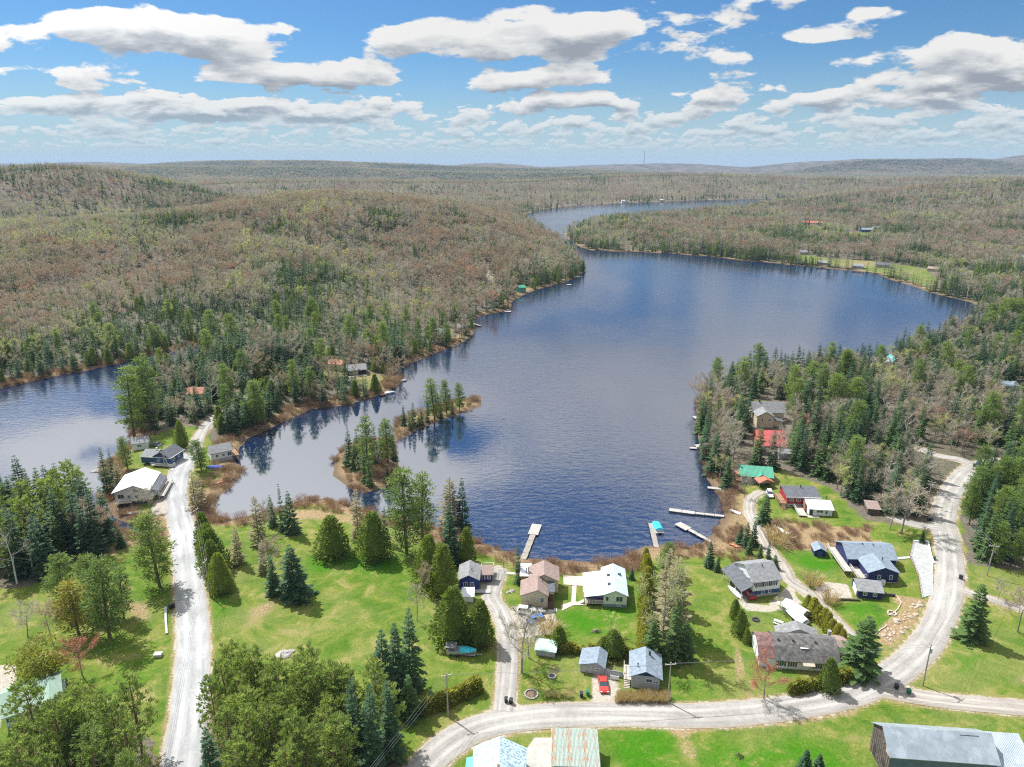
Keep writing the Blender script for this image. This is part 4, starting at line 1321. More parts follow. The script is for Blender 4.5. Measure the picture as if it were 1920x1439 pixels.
def base(name, A, B, label, cat='house', found=0.4, D=8.0, fm=None, sink=1.2, back=True):
    """Empty at the middle of the front wall; A, B are where the front corners meet the ground"""
    a, b = P(*A), P(*B)
    L = float(np.hypot(b[0] - a[0], b[1] - a[1]))
    rz = math.atan2(b[1] - a[1], b[0] - a[0])
    mid = (a + b) / 2
    z = min(a[2], b[2])
    t = thing(name, (mid[0], mid[1], z), rz, label, cat)
    if found: MB().box((0, D / 2, (found - sink) / 2), (L - 0.1, D - 0.1, found + sink)).build('foundation', fm or C['conc'], t)
    cx, cy = mid[0] - math.sin(rz) * D / 2, mid[1] + math.cos(rz) * D / 2
    OCC.append((cx, cy, max(L, D) * 0.62 + 1.0))
    OCC.append((mid[0], mid[1], L * 0.45 + 1.5))
    return t, L


def simple(name, A, B, D, hw, rise, ridge, wm, rm, label, wins=(), doors=(), found=0.3, ov=0.35, rp=0.5, cat='house', fw=None, shutters=None):
    t, L = base(name, A, B, label, cat, found, D)
    wo, ro = block(t, -L / 2, L / 2, 0, D, found, hw, rise, ridge, wm, rm, ov, rp)
    for fc, u, z, w, h in wins: window(t, fc, (u * L if fc in 'fb' else u * D, found + z), w, h, L, 0, D, fw, shutters=shutters)
    for fc, u in doors: door(t, fc, u * L if fc in 'fb' else u * D, found, L, 0, D)
    return t, L, ro


# --- blue cottage with grey roof
t, L = base('house', (860, 1107), (898, 1107.5), 'bright blue cottage with grey shingle roof beside tall cedars', D=6.6)
_, ro = block(t, -L / 2, L / 2, 0, 6.6, 0.4, 2.7, 1.3, 'y', C['blue'], Rf['grey'])
for u in (-0.8, 0.85): window(t, 'f', (u, 1.7), 0.85, 1.25, L)
pipe(ro, 0.7, 2.6, 3.9)
block(t, L / 2 + 0.1, L / 2 + 3.2, 3.6, 6.2, 0.4, 2.0, 0.7, 'back', C['blue'], Rf['brown'], wn='annex_wall', rn='annex_roof')
for u in (-0.75, 0, 0.75): window(t, 'f', (L / 2 + 1.7 + u, 1.5), 0.55, 0.9, L, 3.6)
deck(t, L / 2 + 0.2, L / 2 + 3.4, 6.4, 9.4, 1.3, C['palewood'], ('b', 'r', 'l'))
deck(t, -L / 2, L / 2 + 3, -1.6, -0.15, 0.45, C['conc'], None, name='front_terrace')

# --- beige house with brown roof
t, L = base('house', (977, 1139.5), (1039, 1141), 'beige house with brown roof in two offset blocks and dark front steps', D=6.0, found=0.5)
_, ro = block(t, -L / 2, L / 2 - 1.6, 0, 6.0, 0.5, 3.0, 1.5, 'y', C['cream'], Rf['brown'], rp=0.62, ov=0.3)
block(t, L / 2 - 1.6, L / 2, 1.6, 6.0, 0.5, 3.0, 0.02, 'back', C['cream'], Rf['dkgrey'], wn='porch_wall', rn='porch_roof', ov=0.15)
block(t, -2.0, L / 2 + 1.1, 6.0, 12.0, 0.4, 3.4, 1.7, 'y', C['cream'], Rf['brown'], wn='rear_wall', rn='rear_roof')
_, wr = block(t, -4.2, -2.0, 8.5, 13.2, 0.4, 3.0, 0.3, 'back', C['brick'], Rf['white'], wn='side_wall', rn='side_roof')
pipe(wr, -2.9, 9.6, 3.6, 1.2); pipe(wr, -2.4, 9.9, 3.6, 1.2); pipe(ro, 1.2, 4.4, 4.4, 1.0)
window(t, 'f', (1.05, 2.2), 0.75, 1.25, L)
MB().box((0, 0, 0), (0.9, 0.08, 0.3)).build('vent', C['dark'], t, loc=(-1.9, -0.03, 0.75))
stairs(t, L / 2 - 0.8, 1.4, 1.7, -0.1, 1.4, 0, -1, C['browntrim'])
MB().box((L / 2 - 0.8, 1.56, 1.7), (1.5, 0.1, 2.3)).build('entry', C['browntrim'], t)
MB().box((L / 2 - 0.4, -0.8, 0.05), (2.2, 1.4, 0.2)).build('landing', C['conc'], t)

# --- white house with metal roof
t, L = base('house', (1131, 1138), (1174.5, 1140), 'white house with pale metal roof, skylights and screened porch', D=11.5, found=0.85, fm=mat('foundation_bluegrey', (0.23, 0.28, 0.36), 0.85, 0.1))
_, ro = block(t, -L / 2, L / 2, 0, 11.5, 0.85, 2.6, 1.25, 'y', C['white'], Rf['ltblue'])
_, r2 = block(t, -L / 2 - 4.6, -L / 2 - 0.05, 2.3, 10.2, 0.3, 2.15, 0.85, 'right', C['white'], Rf['white'], wn='side_wall', rn='side_roof', ov=0.3)
block(t, -L / 2 - 4.4, -L / 2 - 0.05, 0.2, 2.2, 2.35, 0.1, 0.75, 'right', C['purple'], Rf['white'], wn='porch_screen', rn='porch_roof', ov=0.25)
deck(t, -L / 2 - 4.4, -L / 2 - 0.1, 0.0, 2.2, 0.75, C['palewood'], ('f', 'l'), name='porch_deck')
MB().box((-L / 2 - 2.2, 2.2, 1.5), (4.2, 0.06, 1.6)).build('porch_panel', C['purple'], t)
window(t, 'f', (1.0, 2.3), 1.5, 1.35, L); window(t, 'f', (-1.9, 2.3), 0.6, 1.1, L)
window(t, 'f', (0.9, 0.45), 0.7, 0.3, L); window(t, 'r', (3.0, 2.2), 1.0, 1.1, L, 0, 11.5)
for sx, sy in ((-1.3, 7.2), (1.3, 7.8), (-1.3, 3.3)):
    MB().box((sx, sy, 3.45 + 1.25 * (1 - abs(sx) / (L / 2)) + 0.22), (0.9, 0.9, 0.12)).build('skylight', GLASS, ro)
stairs(t, -L / 2 - 4.6, 1.2, 0.8, -0.2, 1.2, -1, 0, C['palewood'])

# --- grey sheds and grey house by the gravel road
t, L, ro = simple('shed', (1087.5, 1260), (1132, 1267), 4.7, 1.9, 0.95, 'y', C['grey'], Rf['blgrey'], 'grey shed with pale roof behind the red car', [('f', 0.22, 1.1, 0.8, 0.45)], rp=0.7, cat='shed', found=0.15)
for u in (-0.32, -0.08): MB().box((u * L, -0.03, 1.0), (1.0, 0.05, 1.55)).build('door', mat('door_pale_grey', (0.46, 0.46, 0.45), 0.7, 0.06), t)
t, L = base('house', (1182.7, 1289), (1236, 1295), 'small grey house with pale shingle roof behind the tan hedge', D=6.8, found=0.55)
_, ro = block(t, -L / 2, L / 2, 0, 6.8, 0.55, 2.6, 1.35, 'y', C['grey'], Rf['blgrey'], ov=0.6)
window(t, 'f', (0.7, 2.1), 1.1, 0.75, L); window(t, 'f', (2.0, 1.9), 0.8, 0.35, L); window(t, 'r', (3.0, 1.9), 1.0, 1.0, L, 0, 6.8)
MB().prism([(-L / 2, 3.17), (L / 2, 3.17), (0, 4.45)], -0.045, -0.01).build('gable_board', C['navy'], t)
chimney(ro, 0.8, 5.2, 4.2, 0.9, 0.4, C['dark']); pipe(ro, -1.6, 1.6, 3.9)
deck(t, -L / 2 - 1.5, -L / 2, 1.0, 5.5, 1.0, C['palewood'], ('l', 'f'))
stairs(t, -L / 2 - 0.8, 0.9, 1.0, -0.1, 1.2, 0, -1, C['palewood'])
t, L, ro = simple('shed', (1005, 1229), (1040, 1234), 2.6, 1.5, 0.5, 'back', C['seagreen'] if 'seagreen' in C else C['grey'], Rf['seagreen'], 'little faded green shed beside the bare driveway tree', cat='shed', found=0.1)
MB().box((0.6, -0.03, 0.85), (0.9, 0.05, 1.3)).build('door', C['palewood'], t)

# --- sheds cut by the lower edge of the picture
t, L = base('shed', (1038, 1456), (1121, 1458), 'low shed with streaked rusty metal sheets for a roof', 'shed', 0.1, 6.3)
w_ = MB().prismx([(0, 0.1), (6.3, 0.1), (6.3, 3.9), (0, 2.6)], -L / 2, L / 2).build('wall', C['tealwall'], t)
rusty = [mat('sheet_rusty%d' % i, (0.30, 0.38, 0.34), 0.65, 0.14, 1.6, 0.1, 0.4, stripes=(0, 0.17, 0.03), stain=((0.36, 0.17, 0.08), 3.4 + 0.7 * i, 0.46 + 0.05 * i, (1, 0.16, 1))) for i in range(3)]
rf = MB().prismx([(-0.35, 2.5), (6.65, 3.94), (6.65, 3.99), (-0.35, 2.55)], -L / 2 - 0.3, L / 2 + 0.3).build('roof', C['dark'], t)
nC, nR = 9, 3
sw = (L + 0.7) / nC; sl = 7.1 / nR
meshes = {}
for i in range(nC):
    for j in range(nR):
        q = (i * 5 + j * 3) % 3
        if q not in meshes:
            s_ = MB()
            for c_ in range(4):
                x0_ = -sw / 2 + c_ * sw / 4
                s_.add([(x0_, 0, 0), (x0_ + sw / 8, 0, 0.045), (x0_ + sw / 4, 0, 0), (x0_, sl + 0.12, 0), (x0_ + sw / 8, sl + 0.12, 0.045), (x0_ + sw / 4, sl + 0.12, 0)], [(0, 1, 4, 3), (1, 2, 5, 4)])
            meshes[q] = s_.mesh('roof_sheet', rusty[q])
        o = bpy.data.objects.new('roof_sheet', meshes[q]); COL.objects.link(o); o.parent = rf
        o.location = (-L / 2 - 0.35 + (i + 0.5) * sw, -0.42 + j * sl * 0.98, 2.585 + (j * sl * 0.98 - 0.05) * 0.2057 + 0.012 * (nR - j))
        o.rotation_euler = (math.atan(0.2057) - 0.004 * (j), 0, random.uniform(-0.006, 0.006))
for u in (-2.2, 2.0): MB().box((u, -0.04, 1.1), (2.4, 0.06, 2.0)).build('door', C['palewood'], t)

rb = P(936, 1384, 5.0)
t = thing('house', (rb[0] - 0.2, rb[1] - 11.0, g1(rb[0], rb[1] - 5)), R(-2), 'pale blue house with flaking metal roof below the gravel road', 'house')
OCC.append((rb[0], rb[1] - 5, 9))
_, ro = block(t, -4.3, 4.3, 4.6, 10.6, 0, 3.0, 2.2, 'y', C['tealwall'], Rf['paintblue'], ov=0.4)
_, r2 = block(t, -3.9, 3.9, -2.5, 4.6, 0, 3.4, 2.2, 'y', C['tealwall'], Rf['paintblue'], ov=0.35, wn='front_wall', rn='front_roof')
MB().box((0, 4.3, 5.75), (0.35, 0.5, 0.12)).build('ridge_cap', mat('rust_brown', (0.30, 0.14, 0.07), 0.85, 0.3), r2)
block(t, -5.6, -4.35, 3.0, 8.6, 0, 2.6, 0.35, 'right', C['tealwall'], Rf['teal'], wn='lean_to_wall', rn='lean_to_roof', ov=0.15)
MB().tube([(4.6, 5.4, 0), (4.6, 5.4, 4.2)], 0.16, 8).build('flue', C['dark'], t)

# --- long weathered house
t, L = base('house', (1423, 1252), (1570, 1262), 'long low house with weathered dark shingle roof and shuttered windows', D=8.6, found=0.35)
x0 = -L / 2
_, ro = block(t, x0 + 3.6, L / 2 - 0.2, 0, 8.6, 0.35, 2.3, 2.5, 'x', C['white'], Rf['old'], ov=0.55, knee=0.62)
block(t, x0, x0 + 3.55, 0.3, 8.2, 0.35, 2.25, 2.3, 'x', C['white'], Rf['oldred'], ov=0.3, wn='end_wall', rn='end_roof', knee=0.62)
block(t, x0 + 5.6, x0 + 14.2, 8.6, 11.2, 0.35, 2.1, 1.7, 'y', C['white'], Rf['grey'], wn='rear_wall', rn='rear_roof')
_, r3 = block(t, L / 2 - 0.1, L / 2 + 3.2, 3.0, 9.6, 0.35, 2.0, 1.3, 'x', C['white'], Rf['brown'], wn='side_wall', rn='side_roof')
chimney(r3, L / 2 + 0.3, 8.2, 3.2, 1.3, 0.6, mat('chimney_grey', (0.35, 0.33, 0.33), 0.9, 0.2))
for u in (0.26, 0.45, 0.74): pipe(ro, x0 + u * L, 3.2, 4.6, 0.5, 0.16)
MB().box((x0 + 0.58 * L, 2.2, 4.33), (1.6, 1.3, 0.06)).build('roof_patch', Rf['white'], ro, loc=(0, 0, 0))
for u in (-0.22, -0.08, 0.24): window(t, 'f', (u * L, 1.45), 0.9, 1.15, L, shutters=C['browntrim'])
door(t, 'f', 0.10 * L, 0.35, L)
MB().prismx([(-1.1, 2.0), (0, 2.5), (0, 2.58), (-1.1, 2.08)], 0.04 * L, 0.19 * L).build('awning', mat('awning_tan', (0.50, 0.42, 0.33), 0.85, 0.15), t)
for i in range(3): MB().box((x0 - 0.03, 1.4 + i * 2.4, 1.5), (0.05, 0.12, 2.3)).build('wall_batten', C['browntrim'], t)

# --- white and blue two-storey house
t, L = base('house', (1410, 1121), (1460, 1114.5), 'white two-storey house with blue lower band and grey shingle roof', D=9.0, found=0.7)
block(t, -L / 2, L / 2, 0, 9.0, 0.7, 1.1, 0.02, 'back', C['bluewall'], C['trim'], ov=0.05, wn='lower_wall', rn='belt_course', th=0.05)
_, ro = block(t, -L / 2, L / 2, 0, 9.0, 1.86, 2.6, 2.1, 'x', C['white'], Rf['grey'], ov=0.4, wn='upper_wall')
block(t, -L / 2 - 3.3, -L / 2 - 0.02, -0.4, 9.6, 2.3, 0.12, 1.35, 'right', None, Rf['dkgrey'], wn='porch_beam', rn='porch_roof', ov=0.2)
for y in (0.0, 3.0, 6.0, 9.2): MB().box((-L / 2 - 3.0, y, 1.15), (0.14, 0.14, 2.3)).build('post', C['trim'], t)
for u in (-2.1, -0.1, 1.9): window(t, 'f', (u, 3.4), 0.95, 1.15, L, shutters=C['dark'])
for u in (-0.8, 1.0): window(t, 'f', (u, 1.25), 0.6, 0.6, L)
for u in (2.0, 5.5): window(t, 'l', (u, 3.9), 0.8, 1.0, L, 0, 9)
pipe(ro, 0.4, 3.4, 6.0, 0.6)

# --- dark blue house, garage and shed
t, L = base('house', (1626, 1093.5), (1682, 1093.5), 'navy blue house with large blue-grey roof and white deck along one side', D=6.0, found=0.5)
_, ro = block(t, -L / 2, L / 2, 0, 6.4, 0.5, 2.7, 1.45, 'y', C['navy'], Rf['blgrey'], ov=0.4)
_, r2 = block(t, -L / 2 - 2.6, L / 2 + 2.2, 6.4, 15.0, 0.5, 2.75, 2.0, 'x', C['navy'], Rf['blgrey'], ov=0.45, wn='rear_wall', rn='rear_roof')
OCC.append((t.location.x, t.location.y + 10, 9))
for u in (-1.0, 1.9): window(t, 'f', (u, 1.85), 0.6, 1.05, L, two=False)
pipe(ro, 0.9, 3.6, 4.6); pipe(r2, -1.5, 10.4, 5.0, 0.4); pipe(r2, 1.2, 10.2, 5.0, 0.4)
deck(t, -L / 2 - 4.8, -L / 2 - 2.7, 3.0, 15.2, 1.4, C['palewood'], ('l', 'f'))
deck(t, -L / 2 - 2.2, -L / 2 - 0.1, 0.8, 6.2, 1.0, C['palewood'], ('l', 'f'))
stairs(t, -L / 2 - 1.2, 0.7, 1.0, -0.1, 1.3, 0, -1, C['palewood'])
MB().tube([(-0.2, -0.8, 0.1), (-0.2, -0.8, 1.4)], 0.55, 10).build('tank', C['trim'], t)
window(t, 'r', (3.2, 1.8), 1.0, 1.1, L, 0, 6)
t, L, ro = simple('garage', (1607, 1121.5), (1653, 1125), 5.2, 2.0, 1.1, 'x', C['navy'], Rf['grey'], 'low navy garage with grey roof in front of the blue house', [('f', -0.2, 1.2, 0.75, 0.7), ('f', 0.2, 1.2, 0.75, 0.7)], rp=0.66, cat='garage', found=0.15)
MB().box((-L / 2 - 0.04, 2.5, 1.1), (0.06, 3.2, 1.9)).build('garage_door', C['trim'], t)
t, L, ro = simple('shed', (1526.5, 1043.5), (1547, 1044.5), 3.4, 1.7, 0.8, 'y', C['navy'], Rf['blgrey'], 'small navy garden shed left of the blue house', cat='shed', found=0.1)
MB().box((0, -0.03, 0.95), (1.3, 0.05, 1.6)).build('door', C['bluewall'], t)

# --- barn
t, L = base('barn', (1661, 1468), (1858, 1483), 'big old barn with pale metal roof at the bottom right corner', 'barn', 0.2, 7.4)
_, ro = block(t, -L / 2, L / 2, 0, 7.4, 0.2, 5.6, 2.6, 'x', C['oldwood'], Rf['steel'], ov=0.4)
MB().box((0, -0.06, 2.9), (L - 0.2, 0.08, 5.4)).build('cladding', C['steel'], t)
_, r2 = block(t, L / 2 + 0.05, L / 2 + 6.2, -3.0, 6.0, 0.2, 3.8, 2.4, 'back', C['oldwood'], Rf['steel'], wn='lean_to_wall', rn='lean_to_roof', ov=0.3)
MB().box((L * 0.30, 3.2, 8.2), (L * 0.18, 0.08, 0.05)).build('lifted_sheet', C['dark'], ro)
for y, z, h in ((2.0, 2.4, 1.2), (5.5, 1.6, 2.6)): MB().box((-L / 2 - 0.05, y, z), (0.08, 0.9, h)).build('opening', C['dark'], t)
for i in range(11): MB().box((-L / 2 - 0.03, 0.4 + i * 0.66, 3.0), (0.05, 0.55, 5.4 + 0.3 * (i % 3 == 1))).build('board', C['oldwood'], t)
MB().box((-L / 2 - 0.06, 1.0, 5.6), (0.06, 1.6, 0.9)).build('patch_board', C['palewood'], t)

# --- red cottage, white cottage, green-roofed house, red-roofed house, gabled beige house
t, L = base('house', (1474, 951), (1533.5, 951), 'red cottage with dark flat-looking roof behind the white cottage', D=7.6, found=1.2)
_, ro = block(t, -L / 2, L / 2, 0, 7.6, 1.2, 2.5, 0.9, 'x', C['red'], Rf['dkgrey'], ov=0.5, rp=0.7)
MB().box((0, -0.5, 3.6), (L + 1.0, 0.08, 0.28)).build('fascia', C['trim'], ro)
for u in (-0.37, -0.14): window(t, 'f', (u * L, 2.6), 1.2, 0.9, L)
window(t, 'f', (-0.36 * L, 0.6), 0.9, 0.55, L)
pipe(ro, 0.5, 4.6, 4.6, 0.8, 0.15); deck(t, -L / 2 - 2.3, -L / 2, -0.3, 6.5, 1.4, C['wood'], ('l', 'f'), C['wood']); stairs(t, -L / 2 - 1.2, -0.4, 1.4, -0.3, 1.2, 0, -1)
t, L = base('house', (1516, 967.5), (1559.5, 968.5), 'small white cottage with white metal roof and pale deck', D=6.2, found=0.3)
_, ro = block(t, -L / 2, L / 2, 0, 6.2, 0.3, 2.15, 1.0, 'x', C['white'], Rf['white'], ov=0.45, rp=0.68)
window(t, 'f', (-0.25, 1.6), 1.9, 0.7, L); window(t, 'f', (1.7, 1.4), 0.6, 1.0, L); door(t, 'f', -2.7, 0.3, L, m_=C['dark'])
pipe(ro, 2.6, 4.4, 3.4, 1.4); MB().box((-L / 2 - 0.3, 3.6, 1.6), (0.6, 2.2, 2.4)).build('chimney_stack', C['brick'], t)
deck(t, -L / 2 - 3.2, -L / 2 - 0.7, -1.0, 5.5, 0.5, C['palewood'], ('l',)); deck(t, -L / 2 - 0.6, -0.5, -1.6, -0.1, 0.25, C['palewood'], None, name='front_step')
t, L = base('house', (1390, 907), (1446, 907), 'house with bright green metal roof above the dock shore', D=7.6, found=0.7)
_, ro = block(t, -L / 2, L / 2, 0, 7.6, 0.7, 2.5, 1.9, 'x', C['stone'], Rf['green'], ov=0.7)
block(t, 0.2, 2.6, -0.9, 3.0, 0.7, 2.4, 1.0, 'y', C['grey'], Rf['green'], ov=0.3, wn='porch_wall', rn='porch_roof')
window(t, 'f', (-1.2, 2.2), 1.0, 1.0, L); window(t, 'f', (1.4, 2.0), 1.4, 0.9, L, -0.9); window(t, 'f', (3.6, 2.0), 0.9, 1.1, L)
deck(t, -L / 2 - 1.9, -L / 2 - 0.1, -0.5, 7.0, 1.3, C['wood'], ('l', 'f'), C['wood'])
b_ = P(1436, 916); t = thing('carport', b_, 0.1, 'brown timber carport with peaked roof before the green-roofed house', 'carport'); OCC.append((b_[0], b_[1], 4))
block(t, -2.4, 2.4, 0, 3.4, 2.0, 0.1, 1.1, 'y', C['wood'], Rf['orange'], ov=0.3, wn='beam')
for x in (-2.2, 2.2):
    for y in (0.2, 3.2): MB().box((x, y, 0.9), (0.16, 0.16, 2.2)).build('post', C['wood'], t)
t, L = base('house', (1420, 852), (1471, 853), 'tall brick house with bright red metal roof', D=8.4, found=0.4)
_, ro = block(t, -L / 2, L / 2, 0, 8.4, 0.4, 3.4, 4.0, 'x', C['brick'], Rf['redm'], ov=0.6, rp=0.55)
block(t, L / 2 - 3.0, L / 2 + 1.6, -4.2, -0.1, 0.3, 2.2, 0.9, 'x', C['grey'], Rf['grey'], wn='annex_wall', rn='annex_roof')
for u in (-3.4, -1.2): window(t, 'f', (u, 2.0), 1.1, 1.2, L)
t, L = base('house', (1418, 803), (1449, 803), 'beige gabled house with grey shingle roof behind the red-roofed house', D=5.0, found=0.5)
_, ro = block(t, -L / 2, L / 2, 0, 6.0, 0.5, 4.6, 1.9, 'y', C['cream'], Rf['grey'], ov=0.4)
_, r2 = block(t, -L / 2 - 0.6, L / 2 + 5.6, 6.0, 13.5, 0.5, 4.4, 3.2, 'x', C['cream'], Rf['grey'], ov=0.5, wn='rear_wall', rn='rear_roof')
OCC.append((t.location.x + 3, t.location.y + 9, 9)); chimney(r2, -0.5, 9.7, 7.8, 0.9, 0.5, C['dark'])
window(t, 'f', (1.6, 3.6), 0.8, 1.2, L); window(t, 'f', (-1.2, 3.6), 0.4, 1.2, L); block(t, L / 2 + 0.3, L / 2 + 4, 1.0, 5.9, 0.4, 2.2, 0.8, 'left', C['cream'], Rf['dkgrey'], wn='side_wall', rn='side_roof')
t, L = base('house', (1642, 691), (1689, 690), 'white house with teal gable at the edge of the right-hand wood', D=8.0, found=0.4)
_, ro = block(t, -L / 2, L / 2 - 4.6, 1.5, 8.0, 0.4, 3.0, 1.6, 'x', C['white'], Rf['ltblue'])
block(t, L / 2 - 4.6, L / 2, 0, 9.0, 0.4, 3.3, 2.2, 'y', C['tealwall'], Rf['teal'], wn='gable_wall', rn='gable_roof')
for u in (-0.38, -0.22, -0.05): window(t, 'f', (u * L, 2.0), 1.1, 1.2, L, 1.5)
window(t, 'f', (0.33 * L, 2.2), 1.2, 1.2, L)
t, L, ro = simple('house', (1878, 735), (1908, 735), 7.0, 2.6, 1.2, 'x', C['grey'], Rf['blgrey'], 'grey-roofed cottage among trees at the right edge', [('f', -0.2, 1.5, 1.2, 1.0), ('f', 0.2, 1.5, 1.2, 1.0)])

# --- left shore by the narrows
t, L = base('house', (219, 952), (281, 942), 'large white house with white metal roof between paved road and left lake', D=13.0, found=2.1, fm=C['lattice'], sink=1.6)
_, ro = block(t, -L / 2, L / 2, 0, 13.0, 2.1, 3.2, 1.9, 'y', C['white'], Rf['white'], ov=0.7, rp=0.6)
window(t, 'f', (-3.2, 3.6), 1.7, 1.3, L); window(t, 'f', (1.4, 5.3), 1.4, 0.9, L); window(t, 'f', (1.4, 3.2), 0.9, 0.9, L); window(t, 'f', (-0.8, 3.4), 0.8, 0.8, L)
pipe(ro, 0.6, 3.2, 6.4, 0.6, 0.16); pipe(ro, 0.9, 4.4, 6.5, 0.5, 0.16); pipe(ro, 0.0, 9.6, 6.3, 0.5, 0.16)
deck(t, -L / 2 + 0.3, -L / 2 + 5.0, -2.0, -0.1, 2.1, C['palewood'], ('f', 'l', 'r'), ground_z=-0.8)
block(t, L / 2 + 0.1, L / 2 + 2.6, 1.0, 12.5, 2.6, 1.6, 0.7, 'left', C['grey'], Rf['dkgrey'], wn='porch_wall', rn='porch_roof', ov=0.2)
deck(t, L / 2 + 2.7, L / 2 + 4.4, 0.5, 12.6, 2.4, C['palewood'], ('r', 'f', 'b'), ground_z=-0.6)
MB().box((-L / 2 - 0.6, 3.0, 4.6), (0.9, 3.4, 0.3)).build('side_awning', C['trim'], t)
t, L = base('house', (289, 873), (321, 874), 'dark slate-blue cottage with white-edged hip gables beside the paved road', D=7.5, found=0.7)
_, ro = block(t, -L / 2, L / 2, 0, 7.5, 0.7, 2.7, 1.9, 'y', C['bluewall'], Rf['dkgrey'], ov=0.55)
MB().box((0, -0.6, 3.42), (L + 1.2, 0.1, 0.2)).build('fascia', C['trim'], ro); MB().box((L / 2 + 0.62, 3.7, 3.36), (0.1, 8.4, 0.2)).build('fascia', C['trim'], ro)
_, r2 = block(t, -L / 2 - 5.2, -L / 2 - 0.05, 0.6, 7.5, 0.4, 2.4, 1.4, 'x', C['bluewall'], Rf['grey'], wn='annex_wall', rn='annex_roof')
window(t, 'f', (-1.2, 2.1), 0.9, 1.0, L); window(t, 'f', (1.3, 2.1), 0.9, 1.0, L); window(t, 'r', (2.0, 2.1), 0.9, 1.0, L, 0, 7.5); window(t, 'r', (5.0, 2.1), 0.9, 1.0, L, 0, 7.5)
deck(t, -L / 2, L / 2 + 1.8, -1.7, -0.1, 0.8, C['palewood'], ('f', 'r')); chimney(r2, -L / 2 - 1.0, 4.0, 4.0, 1.0, 0.4, C['trim'])
t, L = base('house', (249, 847), (279, 841), 'white lakeside cottage with grey roof behind the dark cottage', D=6.0, found=0.4)
_, ro = block(t, -L / 2, L / 2, 0, 6.0, 0.4, 2.6, 1.5, 'x', C['white'], Rf['grey']); window(t, 'f', (-0.2, 1.9), 1.4, 0.7, L); door(t, 'r', 2.6, 0.4, L, 0, 6.0, m_=C['dark'])
t, L = base('house', (397, 867), (437, 863), 'grey-roofed waterside cottage with brown deck at the narrows', D=6.5, found=1.6)
_, ro = block(t, -L / 2, L / 2, 0, 6.5, 1.6, 2.5, 1.9, 'x', C['white'], Rf['grey'])
for u in (-1.6, 0.6): window(t, 'f', (u, 2.8), 0.8, 1.0, L)
window(t, 'f', (2.7, 2.8), 1.4, 1.3, L); deck(t, L / 2 + 0.1, L / 2 + 2.4, -0.4, 6.0, 1.8, C['wood'], ('r', 'f'), C['wood'], ground_z=-1.0); pipe(ro, -2.4, 4.5, 5.2, 0.6)
t, L, ro = simple('house', (352, 750), (381, 748), 7.0, 2.4, 1.9, 'x', C['white'], Rf['orange'], 'cottage with faded orange roof among trees on the neck', [('f', 0.2, 1.5, 1.0, 1.0)])
t, L = base('house', (652, 705), (687, 703), 'black cottage with grey roof and white windows near the shore', D=7.5, found=0.4)
_, ro = block(t, -L / 2, L / 2, 0, 7.5, 0.4, 2.6, 1.9, 'x', C['black'], Rf['grey'], ov=0.45)
block(t, -0.3, 2.1, -0.9, 3.0, 0.4, 2.2, 0.9, 'y', C['black'], Rf['dkgrey'], wn='porch_wall', rn='porch_roof', ov=0.25)
window(t, 'f', (-3.0, 1.8), 1.3, 1.2, L); window(t, 'f', (-1.3, 1.8), 0.8, 1.2, L); window(t, 'r', (2.0, 1.9), 1.0, 1.1, L, 0, 7.5); window(t, 'r', (5.0, 1.9), 1.0, 1.1, L, 0, 7.5); deck(t, -L / 2 - 0.2, L / 2, -2.6, -1.0, 0.4, C['palewood'], None)
t, L, ro = simple('house', (615, 694), (640, 697), 6.5, 3.4, 1.4, 'x', C['cream'], Rf['orange'], 'cream cottage with rusty red roof left of the black cottage', [('f', 0.1, 2.0, 0.8, 1.0), ('r', 0.3, 2.6, 1.0, 0.9), ('r', 0.7, 2.6, 1.0, 0.9)])

# --- house at the lower left
t, L = base('house', (14, 1368), (118, 1333), 'white house with mint green roof among pines at lower left', D=8.6, found=0.5)
_, ro = block(t, -L / 2, L / 2, 0, 8.6, 0.5, 2.5, 1.9, 'x', C['white'], Rf['mint'], ov=0.55)
block(t, L / 2 - 3.6, L / 2 + 0.6, -1.6, 5.0, 0.5, 2.6, 1.7, 'y', C['white'], Rf['mint'], ov=0.45, wn='wing_wall', rn='wing_roof')
for u in (-0.43, -0.33, -0.13): window(t, 'f', (u * L, 1.8), 0.85 if u < -0.2 else 0.5, 0.9, L)

